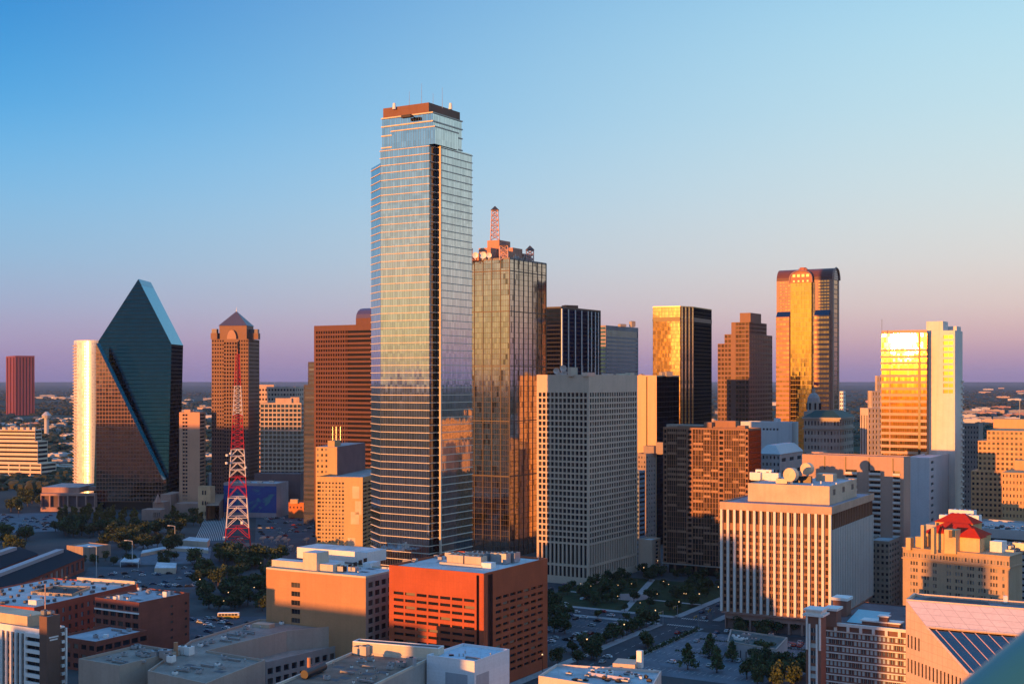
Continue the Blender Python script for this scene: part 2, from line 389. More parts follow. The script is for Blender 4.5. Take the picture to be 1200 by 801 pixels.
def block(name, label, cat, f, z1, wallm, roofm_, left=None, right=None, z0=0, group=None, par=1.0, pane_m=None, limit=100, minpx=7, mull=0, frame=None, back=None, extra=()):
    """rectangular building from its [left, near, right, far] plan; left / right are facade specs or column-split lists"""
    c = centre(f); root = thing(name, label, cat, (c.x, c.y, z0), group)
    mb = MB(); wins = []
    for (p0, p1, spec) in ((f[0], f[1], left), (f[1], f[2], right), (f[2], f[3], back), (f[3], f[0], back)):
        if spec is None: mb.wallq(p0, p1, z0, z1)
        else:
            rows = spec if isinstance(spec, list) else [(z0, z1, spec)]
            for za, zb, sp in rows:
                if sp is None: mb.wallq(p0, p1, za, zb)
                elif isinstance(sp, int): mb.wallq(p0, p1, za, zb, sp)
                elif isinstance(sp, list): face_segs(mb, wins, p0, p1, za, zb, sp)
                else: facade(mb, wins, p0, p1, za, zb, **sp)
    mb.build('wall', [wallm] + list(extra), root)
    if wins: put_windows(root, wins, pane_m or pane('dark pane'), limit=limit, minpx=minpx, mull=mull, frame=frame)
    if roofm_ is not None: flat_roof(root, f, z1, roofm_, wallm, par)
    return root
HAZE = 1.7e-5
# ---------------------------------------------------------------- shared materials
white_conc = wall('white concrete', (.56, .425, .325), .75, .08, 0, 0)
cream = wall('cream stucco', (.58, .48, .37), .8, .1)
tan_brick = wall('tan brick', (.42, .30, .19), .85, .12, 0, .6, .12, .8)
buff = wall('buff brick', (.36, .28, .20), .85, .15)
red_brick = wall('red brick', (.36, .075, .045), .85, .15, 0, 1.2, .1, .85)
old_brick = wall('old red brick', (.24, .075, .05), .9, .25)
brown_granite = wall('brown granite', (.19, .085, .06), .5, .12, 1.6, 4, .07, .8)
pink_granite = wall('pink granite', (.36, .19, .14), .5, .1, 1.5, 3.9, .06, .85)
grey_stone = wall('grey limestone', (.36, .31, .27), .85, .14)
white_paint = wall('white painted wall', (.72, .70, .68), .6, .06, 0, 0, streak=.2)
steel = plain('galvanised steel', (.45, .46, .48), .35, .7)
dark_metal = plain('dark bronze metal', (.045, .035, .03), .4, .5)
grey_roof = roofm('pale gravel roof', (.34, .36, .38))
white_roof = roofm('white membrane roof', (.52, .56, .60))
tar_roof = roofm('dark tar roof', (.085, .08, .085))
brown_roof = roofm('brown gravel roof', (.17, .13, .115))
beige_roof = roofm('beige gravel roof', (.33, .29, .26))
office_pane = pane('office window', (.008, .010, .015), (.07, .06, .055), .14, 0, .1, .2)
refl_pane = pane('reflecting window', (.10, .11, .13), (.26, .25, .25), .25, .75, .07)
home_pane = pane('apartment window', (.02, .02, .024), (.26, .22, .18), .28, 0, .12)
frame_m = plain('window frame', (.20, .18, .17), .5)

# ---------------------------------------------------------------- tall glass tower with ledges
def ledged_tower():
    gl = glass('sky blue mirror glass', (.70, .73, .72), 1, .045, 1.55, 4.1, .16, .0, (.10, .13, .15), .004, .22, .3)
    dk = glass('shaded notch glass', (.16, .17, .20), 1, .08, 1.55, 4.1, .2, .3, (.03, .03, .03), .004)  # mirror glass copy darkened to put the notch's shade into its tint
    ledge = wall('pale ledge stone', (.58, .50, .40), .7, .05)
    f = foot(446, 508, 553, 660, 31); A, C, B, K = f
    dr = (B - C).normalized(); dl = (A - C).normalized()
    C1 = lerp(A, C, along(A, C, 503)); C2 = lerp(C, B, along(C, B, 516.5)); N = C1 + (C2 - C)
    a = R(68); t = (435 - 600) / FOC; Ls = (A.x - t * A.y) / (t * math.sin(a) + math.cos(a)); A2 = A + Vector((-math.cos(a), math.sin(a))) * Ls
    back = (B - C)
    root = thing('glass_skyscraper', 'tallest tower of blue mirror glass ringed by thin pale ledges with stepped crown', 'skyscraper', (centre(f).x, centre(f).y, 0))
    main = [A, C1, N, C2, B, K]; side = [A2, A, A + back * .97, A2 + back * .9]
    H1, H2 = 251.2, 244.2
    mb = MB()
    for i in range(6):
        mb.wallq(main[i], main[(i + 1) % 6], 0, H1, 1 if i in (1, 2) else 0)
    mb.face([(p[0], p[1], H1) for p in main], 2); mb.prism(side, 0, H2, 0, 2)
    mb.build('glass_curtain_wall', [gl, dk, grey_roof], root)
    fl = 3.9; n = int(H1 / fl)
    om, os_ = inset(main, -.42), inset(side, -.38)
    for i in range(2, n + 1):
        z = i * fl + .6; mb = MB(); mb.prism(om, z, z + .36, 0, bot=True)
        if z < H2: mb.prism(os_, z - .01, z + .34, 0, bot=True)
        mb.build('ledge', ledge, root)
    mb = MB(); mb.box((C2.x + dl.x * .2 - dr.x * .0, C2.y + dl.y * .2, 0), (.9, .9, H1), R(-31)); mb.build('corner_column', ledge, root)
    # crown tiers
    t1 = foot(448, 507, 541, 661.5, 31)
    zb = [H1 + .65, 258.1, 263.0, 267.4]
    mb = MB(); mb.prism(t1, H1, 267.2, 0, 2); mb.build('crown_glass', gl, root).data.materials.append(dk)
    for z in zb:
        mb = MB(); mb.prism(inset(t1, -.5), z, z + .6, 0, bot=True); mb.build('ledge', ledge, root)
    t1b = foot(459, 509.5, 537, 659.5, 31)
    mb = MB(); mb.prism(t1b, H1, 259.9, 0); mb.build('crown_step', gl, root)
    mb = MB(); mb.prism(inset(t1b, -.4), 259.9, 260.4, 0, bot=True); mb.build('ledge', ledge, root)
    t2 = foot(449, 502.5, 539, 664, 31)
    flat_roof(root, t2, 271.9, tar_roof, wall('brown penthouse panel', (.17, .075, .05), .6, .1), 1.5)
    mb = MB(); mb.prism(t2, 268, 271.9); mb.build('penthouse', MATS['brown penthouse panel'], root)
    for px, h in ((478, 9), (494, 13), (509, 8), (521, 11)):
        p = lerp(centre(t2), Vector(P(px, 670)), .9); mb = MB(); mb.cyl((p.x, p.y, 271.9), .16, h, 6, r2=.06); mb.build('antenna', steel, root)
    for px in (462, 528):
        p = Vector(P(px, 674)); mb = MB(); mb.cyl((p.x, p.y, 271.9), 1, 3.2, 10, r2=.7); mb.build('roof_dome', white_paint, root, True)
    p = lerp(C1, A, .38) - dr * 3.2; mb = MB(); mb.box((p.x, p.y, 265.6), (6, 2, 1.4), R(-31)); mb.bar((p.x, p.y, 266.5), (p.x + dr.x * 6, p.y + dr.y * 6, 268), .5); mb.build('window_cleaning_rig', dark_metal, root)
ledged_tower()

# ---------------------------------------------------------------- gold and bronze glass tower with lattice spires
def spire_tower():
    gl = glass('bronze lozenge glass', (.62, .54, .44), 1, .06, 1.9, 3.9, .16, .25, (.10, .07, .045), .0035, .3, .4, xpat=(26, 44), accent=(.11, .085, .06))
    f = foot(536, 597, 640, 930, 31); A, C, B, K = f; Ht = 217
    root = thing('glass_skyscraper', 'bronze glass tower with lozenge pattern and lattice spires on roof behind tallest tower', 'skyscraper', (*centre(f), 0))
    mb = MB(); mb.prism(f, 0, Ht, 0); mb.build('glass_curtain_wall', gl, root)
    flat_roof(root, f, Ht, brown_roof, wall('grey roof edge', (.22, .19, .17)), 1.4)
    edge = plain('bronze pilaster', (.10, .07, .05), .45, .3)
    for p0, p1, n in ((A, C, 6), (C, B, 8)):
        d = (p1 - p0).normalized(); nn = Vector((d.y, -d.x))
        for i in range(n + 1):
            p = lerp(p0, p1, i / n) + nn * .1; mb = MB(); mb.box((p.x, p.y, 0), (.5, .5, Ht + 1.2), math.atan2(d.y, d.x)); mb.build('pilaster', edge, root)
    for z in (Ht - 8.5, Ht - 38, Ht - 78, Ht - 118, Ht - 158):
        mb = MB(); mb.prism(inset(f, -.3), z, z + .7, 0, bot=True); mb.build('floor_band', edge, root)
    pent = wall('salmon penthouse', (.46, .22, .15), .8, .1)
    def bx(px0, px1, yt, D, dep, name='penthouse'):
        q = rect(px0, px1, D, dep); mb = MB(); mb.prism(q, Ht, Z(yt, D)); return mb.build(name, pent, root)
    bx(545, 561, 297, 940, 12); bx(561, 575, 290, 948, 14); bx(571, 585, 281, 955, 16); bx(585, 596, 294, 940, 14); bx(596, 601, 290, 950, 14); bx(603, 613, 297, 965, 12)
    lat = plain('pink lattice steel', (.62, .40, .36), .5, .1); cap = plain('dark cap', (.04, .035, .035), .5)
    def lattice(px, D, y0, y1, w0, w1, capw, caph, levels):
        x, y = P(px, D); z0, z1 = Z(y0, D), Z(y1, D); mb = MB()
        cs = [(-1, -1), (1, -1), (1, 1), (-1, 1)]
        lv = [(z0 + (z1 - z0) * i / levels, (w0 + (w1 - w0) * i / levels) / 2) for i in range(levels + 1)]
        for i in range(levels):
            (za, wa), (zb, wb) = lv[i], lv[i + 1]
            for k in range(4):
                c, e = cs[k], cs[(k + 1) % 4]
                mb.bar((x + c[0] * wa, y + c[1] * wa, za), (x + c[0] * wb, y + c[1] * wb, zb), .55)
                mb.bar((x + c[0] * wa, y + c[1] * wa, za), (x + e[0] * wb, y + e[1] * wb, zb), .3)
                mb.bar((x + e[0] * wa, y + e[1] * wa, za), (x + c[0] * wb, y + c[1] * wb, zb), .3)
                mb.bar((x + c[0] * wb, y + c[1] * wb, zb), (x + e[0] * wb, y + e[1] * wb, zb), .35)
        o = mb.build('lattice_spire', lat, root)
        mb = MB(); s = capw / 2; base = [(x + c[0] * s, y + c[1] * s, z1) for c in cs]; ap = (x, y, z1 + caph)
        for k in range(4): mb.face([base[k], base[(k + 1) % 4], ap])
        mb.face(base[::-1]); mb.build('pyramid_cap', cap, o)
    lattice(580, 962, 281, 246.5, 6.6, 4.6, 6.2, 3.4, 6)
    lattice(590.5, 935, 305, 288, 5.8, 5.8, 7.4, 3.4, 3)
    lattice(621, 965, 309, 293, 5.4, 5.4, 6.6, 3.6, 3)
    lattice(549, 940, 306, 292, 5.4, 5.4, 6.6, 3.4, 3)
    for px, D, yy, r in ((566, 936, 299, 2.6), (557, 934, 299, 2.2), (573, 934, 299, 2.0), (607, 968, 302, 2.4), (613, 966, 300, 1.8)):
        x, y = P(px, D); z = Z(yy, D); mb = MB()
        for i in range(12):
            a, b = 2 * math.pi * i / 12, 2 * math.pi * (i + 1) / 12
            mb.face([(x - .2, y + .9, z), (x + r * math.cos(a), y, z + r * math.sin(a)), (x + r * math.cos(b), y, z + r * math.sin(b))])
        mb.bar((x, y + .6, z), (x, y + .6, Ht), .4); mb.build('dish_antenna', white_paint, root)
    mb = MB()
    for i in range(12):
        p = lerp(Vector(P(600, 938)), Vector(P(620, 975)), i / 11); h = 2 + 4 * ((i * 7) % 5) / 5
        mb.bar((p.x, p.y, Ht), (p.x, p.y, Ht + h), .5); mb.bar((p.x, p.y, Ht + h * .7), (p.x + 2.6, p.y + 3.5, Ht + h * .5), .4)
    mb.build('equipment_rack', steel, root)
spire_tower()

# ---------------------------------------------------------------- white concrete grid tower
f = foot(629, 690, 747, 805, 31); zt = Z(441, 805)
def zz(y, D): return Z(y, D)
D = 805
r = block('grid_office_tower', 'white concrete office tower with grid of small square windows and dishes on roof', 'office tower', f, zt, white_conc, grey_roof,
    left=[(0, 4, None), (4, 12, dict(nx=12, nz=1, fw=.6, fh=.8, dep=.8, e0=1, e1=1)), (12, 26, dict(nx=12, nz=1, fw=.6, fh=.9, dep=1.0, e0=1, e1=1)), (26, zz(459, D), dict(nx=12, nz=26, fw=.72, fh=.70, dep=.9, e0=1, e1=1)), (zz(459, D), zt, None)],
    right=[(0, 4, None), (4, 12, dict(nx=20, nz=1, fw=.6, fh=.8, dep=.8, e0=1, e1=1)), (12, 26, dict(nx=20, nz=1, fw=.6, fh=.9, dep=1.0, e0=1, e1=1)), (26, zz(459, D), dict(nx=20, nz=26, fw=.70, fh=.70, dep=.55, e0=1, e1=1)), (zz(459, D), zt, None)],
    par=1.2, pane_m=office_pane, minpx=6)
def dish(root, px, yy, D, r, z0, mat=None, name='dish_antenna'):
    x, y = P(px, D); z = Z(yy, D); mb = MB()
    for i in range(14):
        a, b = 2 * math.pi * i / 14, 2 * math.pi * (i + 1) / 14
        mb.face([(x, y + r * .35, z), (x + r * math.cos(a), y - .1, z + r * math.sin(a)), (x + r * math.cos(b), y - .1, z + r * math.sin(b))])
        mb.face([(x, y + r * .4, z), (x + r * math.cos(b), y, z + r * math.sin(b)), (x + r * math.cos(a), y, z + r * math.sin(a))])
    mb.bar((x, y + r * .35, z), (x, y + r * .35, z0), .35); mb.bar((x, y + r * .3, z), (x, y - r * .5, z), .12)
    mb.build(name, mat or plain('dish paint', (.62, .50, .45), .5), root)
for px, yy, rr in ((652, 434.5, 2.0), (660, 431.5, 2.2), (661, 437, 2.0), (655, 438.5, 1.6), (668, 436, 1.8), (672, 438, 1.5)): dish(r, px, yy, 817, rr, zt)
hvac(r, P(671, 812), zt, R(31), [(0, 0, 5, 4, 5.5)], 'rooftop_hut', white_conc)
for px, D2, w, h in ((690, 800, 10, 2.2), (712, 835, 9, 1.6), (730, 858, 12, 1.8), (738, 862, 6, 2.4)):
    hvac(r, P(px, D2 + 9), zt, R(59), [(0, 0, w, 4, h)], 'rooftop_unit', cream if px > 720 else steel)
mb = MB(); x, y = P(683, 800); mb.cyl((x, y, zt), .12, 7, 6); x, y = P(697, 806); mb.cyl((x, y, zt), .1, 6, 6); mb.build('antenna', steel, r)

# ---------------------------------------------------------------- dark slab with white lines, banded tower, blank orange wall
f = foot(630, 657, 704, 1200, 31); zt = Z(359, 1200)
navy = glass('navy glass', (.025, .032, .052), 1, .12, 1.7, 3.9, .2, 1.2, (.012, .013, .02), .004, .3, edge=(.15, .18, .25))
r = thing('dark_office_tower', 'black glass slab tower with thin white vertical lines behind the grid tower', 'office tower', (*centre(f), 0))
mb = MB(); mb.prism(f, 0, zt - 1.5, 0); mb.build('glass_curtain_wall', navy, r); flat_roof(r, f, zt - 1.5, tar_roof, dark_metal, 1.5)
for px in (658, 666, 674, 681.5, 689, 693, 697.5, 701):
    p = lerp(f[1], f[2], along(f[1], f[2], px)); mb = MB(); w = 1.5 if px == 658 else .75
    mb.box((p.x + .2, p.y - .3, 0), (w, w, zt - 2), R(59)); mb.build('white_fin', white_paint, r)
for i in range(1, 46):
    z = i * 4.0; d = .25; mb = MB(); a, b = f[0], f[1]; n = Vector((-(math.sin(R(31))), -math.cos(R(31)))) * d
    mb.prism([a + n, b + n, b, a], z, z + .9, bot=True); mb.build('spandrel_band', wall('dark spandrel', (.03, .028, .034)), r)
hvac(r, centre(f), zt, R(31), [(0, 0, 14, 8, 3)], 'rooftop_hut', dark_metal)

f = foot(703, 710, 748, 1400, 31); zt = Z(382, 1400)
r = block('banded_office_tower', 'small grey tower with horizontal bands behind the black slab tower', 'office tower', f, zt, wall('mauve concrete', (.33, .26, .26)), grey_roof,
    left=[(0, zt, dict(nx=1, nz=44, fw=.9, fh=.5, dep=.5))],
    right=[(0, zt - 12, dict(nx=1, nz=40, fw=.94, fh=.55, dep=.5)), (zt - 12, zt - 3, dict(nx=1, nz=1, fw=.96, fh=.8, dep=.3)), (zt - 3, zt, None)], pane_m=glass('teal glass', (.12, .22, .24), 1, .1, 1.5, 8, .2, 0), limit=90)
hvac(r, P(741, 1425), zt, R(31), [(0, 0, 5, 5, 6), (-14, 0, 8, 5, 2.5)], 'rooftop_hut', grey_stone)

f = foot(744, 769.5, 796, 1000, 31); zt = Z(441, 1000)
r = block('windowless_tower', 'blank orange concrete tower wall with dark seam and dark blue glass side', 'office tower', f, zt, wall('smooth peach concrete', (.62, .40, .24), .75, .04), tar_roof,
    left=None, right=[(0, zt, 1)], extra=[glass('slate glass', (.03, .036, .058), 1, .15, 3, 4, .2, .3, (.03, .03, .035), .003, edge=(.15, .18, .25))])
p = lerp(f[0], f[1], along(f[0], f[1], 758)); mb = MB(); mb.box((p.x - .1, p.y - .2, 0), (.8, .5, zt), R(-31)); mb.build('seam', dark_metal, r)
for px, w, h in ((777, 5, 3.2), (783, 6, 3.6), (752, 3, 1.5)): hvac(r, P(px, 1012), zt, R(31), [(0, 0, w, 4, h)], 'rooftop_unit', grey_stone)

# ---------------------------------------------------------------- gold tower with dark band
f = foot(765, 806, 834, 1300, 27); zt = Z(359, 1300); A, C, B, K = f
C1 = lerp(A, C, along(A, C, 797)); C2 = lerp(C, B, along(C, B, 813))
r = thing('gold_glass_tower', 'gold mirror glass tower with a dark band near its top and striped corner', 'skyscraper', (*centre(f), 0))
gold = glass('gold mirror glass', (.90, .60, .26), 1, .07, 1.5, 3.9, .12, .3, (.22, .13, .05), .006, .25, .4)
blk = glass('black corner glass', (.05, .042, .04), 1, .1, 1.5, 3.9, .12, .2, (.02, .02, .02))
brz = glass('bronze shade glass', (.10, .06, .045), 1, .1, 1.5, 3.9, .14, .3, (.08, .05, .035), .006, edge=(.12, .09, .08))  # gold glass darkened, with the right and rear faces' shade in its tint
poly = [A, C1, C2, B, K]; mb = MB()
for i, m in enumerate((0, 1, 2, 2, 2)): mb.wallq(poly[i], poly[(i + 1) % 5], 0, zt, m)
mb.build('glass_curtain_wall', [gold, blk, brz], r); flat_roof(r, poly, zt, tar_roof, plain('gold trim', (.55, .36, .15), .4, .5), .8)
mb = MB(); mb.prism(inset(poly, -.2), Z(376, 1300), Z(371, 1300), bot=True); mb.build('louvre_band', dark_metal, r)
d = (C2 - C1); nn = Vector((d.y, -d.x)).normalized()
for t in (.12, .38, .64, .9):
    p = lerp(C1, C2, t) + nn * .1; mb = MB(); mb.box((p.x, p.y, 0), (2.0, .8, zt), math.atan2(d.y, d.x)); mb.build('gold_strip', gold, r)

# ---------------------------------------------------------------- stepped brown tower
f = foot(841, 878, 905, 1120, 31); D = 1120
r = thing('stepped_granite_tower', 'brown granite tower whose corners step down in several tiers', 'skyscraper', (*centre(f), 0))
tiers = [(841, 905, 402, 392), (849, 905, 391, 392), (857, 898.5, 377, 378), (867, 892, 366, 366)]
z0 = 0
wn = []
mb = MB(); roofs = []
for i, (xl, xr, yt, _) in enumerate(tiers):
    q = foot(xl, 878 if i < 3 else 879.5, xr, D if i < 3 else D + 4, 31); z1 = Z(yt, D); nz = max(2, round((z1 - z0) / 4.0))
    bay = (867, 874)
    if i < 3:
        face_segs(mb, wn, q[0], q[1], z0, z1, [(None, 857, dict(nx=4 if i == 0 else 2, nz=nz, fw=.72, fh=.62, dep=.4)), (857, 862, 'plain'), (862, 873, dict(nx=3, nz=nz, fw=.9, fh=.7, dep=.3)), (873, None, dict(nx=1, nz=nz, fw=.7, fh=.7, dep=.6))] if i < 2 else [(None, 862, 'plain'), (862, 873, dict(nx=3, nz=nz, fw=.9, fh=.7, dep=.3)), (873, None, dict(nx=1, nz=nz, fw=.7, fh=.7, dep=.6))])
        facade(mb, wn, q[1], q[2], z0, z1, nx=14, nz=nz, fw=.7, fh=.6, dep=.4)
    else: mb.wallq(q[0], q[1], z0, z1); mb.wallq(q[1], q[2], z0, z1)
    mb.wallq(q[2], q[3], z0, z1); mb.wallq(q[3], q[0], z0, z1)
    mb.face([(p[0], p[1], z1) for p in q]); z0 = z1
mb.build('wall', brown_granite, r); put_windows(r, wn, pane('bronze reflecting pane', (.18, .12, .075), (.42, .28, .16), .25, .85, .1), limit=60, minpx=4)

# ---------------------------------------------------------------- tower with vaulted roof and gold bay
def vault_tower():
    D = 1105; f = foot(910, 976, 983.5, D, 31); A, C, B, K = f
    dl = (A - C).normalized(); dr = (B - C).normalized(); n = -dr; Lr = (B - C).length; Lf = (A - C).length
    zs, zv = Z(327, D), Z(313, D)
    r = thing('vaulted_skyscraper', 'pink granite tower with barrel vaulted roof and tall golden glass centre bay', 'skyscraper', (*centre(f), 0))
    wn = []; mb = MB()
    yu, yw = 327, 367
    zw = Z(yw, D)
    def fr(px): return lerp(A, C, along(A, C, px))
    # upper wall with windows left and right of the bay
    face_segs(mb, wn, A, C, 0, zw, [(None, None, 'plain')])
    face_segs(mb, wn, A, C, zw, zs, [(None, 913, 'plain'), (913, 926, dict(nx=4, nz=11, fw=.8, fh=.45, dep=.3)), (926, 958.5, 'plain'), (958.5, 972, dict(nx=4, nz=11, fw=.85, fh=.55, dep=.3)), (972, None, 'plain')])
    mb.wallq(B, K, 0, zs); mb.wallq(K, A, 0, zs)
    facade(mb, wn, C, B, 0, zs, nx=1, nz=52, fw=.62, fh=.86, dep=.3)
    mb.build('wall', pink_granite, r)
    # barrel vault along the front, gable arch at the ends
    mb = MB(); seg = 12; pr = []
    for i in range(seg + 1):
        a = math.pi * i / seg; s = Lr / 2 * (1 - math.cos(a)); pr.append((s, zs + (zv - zs) * math.sin(a)))
    for i in range(seg):
        (s0, z0), (s1, z1) = pr[i], pr[i + 1]
        a, b = C + dr * s0, A + dr * s0; c, d = A + dr * s1, C + dr * s1
        mb.face([(b.x, b.y, z0), (a.x, a.y, z0), (d.x, d.y, z1), (c.x, c.y, z1)])
    for E, rev in ((C, 0), (A, 1)):
        pts = [(E.x + dr.x * s, E.y + dr.y * s, z) for s, z in pr]; mb.face(pts if rev else pts[::-1], 1)
    o = mb.build('vaulted_roof', [wall('dark red granite', (.13, .045, .035), .4, .1, 1.5, 1.5, .1), glass('dark arch glass', (.10, .12, .18), 1, .1, 2, 2)], r)
    mb = MB()
    for i in range(seg):
        (s0, z0), (s1, z1) = pr[i], pr[i + 1]; p = C - dl * .3
        mb.bar((p.x + dr.x * s0, p.y + dr.y * s0, z0), (p.x + dr.x * s1, p.y + dr.y * s1, z1), 1.3)
    mb.build('arch_trim', pink_granite, o)
    # centre bay
    proj = 2.6; p0, p1 = fr(927.5) + n * proj, fr(952) + n * proj; q0, q1 = fr(927.5), fr(952)
    zb = Z(330, D); mb = MB(); mb.prism([p0, p1, q1, q0], 0, zb)
    gb = mb.build('glass_bay', glass('deep gold glass', (.90, .56, .12), 1, .035, 1.5, 3.9, .1, .35, (.45, .27, .08), .008, .2, .3), r)
    mb = MB(); w = (p1 - p0).length; e = (p1 - p0).normalized(); cpt = lerp(p0, p1, .5); hz = Z(316, D) - zb; m0 = []
    for i in range(13):
        a = math.pi * i / 12; m0.append((-(w / 2 + .8) * math.cos(a), zb + max(0, hz * (math.sin(a) ** .55))))
    fpts = [(cpt.x + e.x * u + n.x * .3, cpt.y + e.y * u + n.y * .3, z) for u, z in m0]
    mb.face(fpts[::-1], 0)
    for i in range(12):
        (u0, z0), (u1, z1) = m0[i], m0[i + 1]; a = cpt + e * u0 + n * .3; b = cpt + e * u1 + n * .3; dd = dr * (Lr * .5)
        mb.face([(a.x, a.y, z0), (b.x, b.y, z1), (b.x + dd.x, b.y + dd.y, z1), (a.x + dd.x, a.y + dd.y, z0)], 1)
    g2 = mb.build('bay_gable', [wall('rust granite', (.36, .12, .07), .5, .1), MATS['dark red granite']], r)
    for k in range(4):
        for (zc, hh, sz) in ((zb + 1.4, 1.6, 1.7), (zb + 6.2, 2.4, 2.6)):
            u = (k - 1.5) * w / 4.6; c = cpt + e * u + n * .42; mb = MB()
            mb.box((c.x, c.y, zc - hh / 2), (sz, .2, hh), math.atan2(e.y, e.x)); mb.build('gable_window', plain('tan gable pane', (.35, .24, .16), .3, .3), g2)  # tan panes with a slight metallic finish
    mb = MB()
    for i in range(12):
        (u0, z0), (u1, z1) = m0[i], m0[i + 1]; a = cpt + e * u0 + n * .4; b = cpt + e * u1 + n * .4; mb.bar((a.x, a.y, z0), (b.x, b.y, z1), 1.1)
    mb.build('gable_trim', pink_granite, g2)
    # side wings with sloping glass tops
    wm = plain('blue slope glass', (.05, .07, .11), .12, .9)
    for xa, xb, yt, nx in ((911, 926.5, 370, 4), (955.5, 973, 369, 5)):
        a, b = fr(xa), fr(xb); pa, pb = a + n * 3.6, b + n * 3.6; zt = Z(yt, D); mb = MB(); w2 = []
        facade(mb, w2, pa, pb, 0, zt, nx=nx, nz=44, fw=.92, fh=.5, dep=.3); mb.wallq(pb, b, 0, zt); mb.wallq(a, pa, 0, zt)
        o = mb.build('wing', wall('salmon granite', (.40, .17, .11), .5, .08, 0, 4), r)
        mb = MB(); zt2 = zt + 4.6; mb.face([(pa.x, pa.y, zt), (pb.x, pb.y, zt), (b.x, b.y, zt2), (a.x, a.y, zt2)]); mb.face([(pb.x, pb.y, zt), (b.x, b.y, zt), (b.x, b.y, zt2)]); mb.face([(a.x, a.y, zt), (pa.x, pa.y, zt), (a.x, a.y, zt2)]); mb.build('sloped_skylight', wm, o)
        wn += w2
    # dark recess beside the bay
    a, b = fr(952.3), fr(955.3); mb = MB(); mb.wallq(a + n * .15, b + n * .15, 0, zs - 2); mb.build('recess', glass('recess glass', (.06, .06, .09), 1, .15, 1.5, 4), r)
    put_windows(r, wn, pane('gold reflecting pane', (.22, .15, .08), (.45, .30, .15), .3, .9, .12), limit=100, minpx=3)
    for k in range(3):
        c = cpt + e * (k - 1) * 2.5 + dr * 6
        mb = MB(); mb.cyl((c.x, c.y, zv - 1.5), 3.0 - abs(k - 1) * 1.4, 2.6 - abs(k - 1), 12); mb.build('roof_drum', MATS['rust granite'], r)
vault_tower()

# ---------------------------------------------------------------- tower in which the sun flashes
def flash_tower():
    D = 900; fg = foot(1033, 1086, 1096, D, 28.5); zt = Z(390, D)
    r = thing('sun_flash_tower', 'white tower with gold banded glass flank where the low sun flashes', 'skyscraper', (*centre(fg), 0))
    A, C, B, K = fg; nb = 34; mb = MB()
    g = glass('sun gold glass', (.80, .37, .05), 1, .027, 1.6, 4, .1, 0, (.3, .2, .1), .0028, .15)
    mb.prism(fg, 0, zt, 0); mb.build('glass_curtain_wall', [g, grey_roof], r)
    bandm = wall('peach band', (.55, .33, .21), .8, .05)
    nn = Vector((-math.sin(R(28.5)), -math.cos(R(28.5)))); dl = (A - C).normalized()
    hb = (Z(404, D)) / nb
    p1 = lerp(A, C, along(A, C, 1042.5)); p2 = lerp(A, C, along(A, C, 1076)); p3 = lerp(A, C, along(A, C, 1079))
    for i in range(nb):
        z = i * hb; mb = MB(); mb.prism([A + nn * .5 + dl * .5, C + nn * .5, C, A + dl * .5], z, z + hb * .42, bot=True); mb.build('spandrel_band', bandm, r)
    for p, q in ((p2, p3),):
        mb = MB(); mb.prism([p + nn * .6, q + nn * .6, q, p], 0, zt); mb.build('dark_slot', dark_metal, r)
    mb = MB(); mb.prism([p1 + nn * .55, p1 + nn * .55 - dl * .5, p1 - dl * .5, p1], 0, zt - 10); mb.build('mullion', bandm, r)
    mb = MB(); mb.prism([A + nn * .45, C + nn * .45, C, A], zt - .2, zt + 2.2); mb.build('cornice', bandm, r)
    w = wall('white marble', (.66, .60, .55), .6, .05, 2.4, 4, .08, .9)
    fw = foot(1085.5, 1119, 1128, D - 2, 31); A, C, B, K = fw; ztp = Z(376, D); z1 = Z(387, D); mb = MB(); wn = []
    pm = lerp(A, C, along(A, C, 1105)); dr = (B - C).normalized()
    zc0, zc1 = Z(462, D), Z(391, D)
    mb.prism([A, pm, pm + dr * 16, A + dr * 16], 0, ztp)
    q = [pm, C, B, pm + (B - C)]
    mb.wallq(pm, C, 0, zc0); mb.wallq(pm, C, zc1, z1)
    face_segs(mb, wn, pm, C, zc0, zc1, [(None, 1111.5, dict(nx=1, nz=10, fw=.9, fh=.6, dep=.8)), (1111.5, 1117, dict(nx=1, nz=10, fw=.96, fh=.6, dep=.15)), (1117, None, 'plain')])
    mb.wallq(C, B, 0, z1); mb.wallq(B, K, 0, z1); mb.wallq(K, pm + dr * 16, 0, z1); mb.face([(p[0], p[1], z1) for p in q])
    mb.build('wall', w, r); put_windows(r, wn, plain('gold pane', (.8, .45, .10), .05, .9), minpx=3)
    fb = foot(1110.5, 1121, 1126, D + 16, 31); mb = MB(); mb.prism(fb, z1, Z(381, D)); mb.build('penthouse', w, r)
    n0 = (B - C); mb = MB()
    for i in range(30):
        z = 6 + i * 4.2; p = lerp(C, B, .8); nr = Vector((dr.y, -dr.x)); mb.prism([p, p + nr * 1.2, p + nr * 1.2 + dr * 5, p + dr * 5], z, z + 1.1, bot=True)
    o = mb.build('balcony', w, r); o['kind'] = 'stuff'
    x, y = P(1033.5, 905); mb = MB(); mb.cyl((x, y, zt - 2), .2, 12, 6); mb.build('antenna', steel, r)
flash_tower()

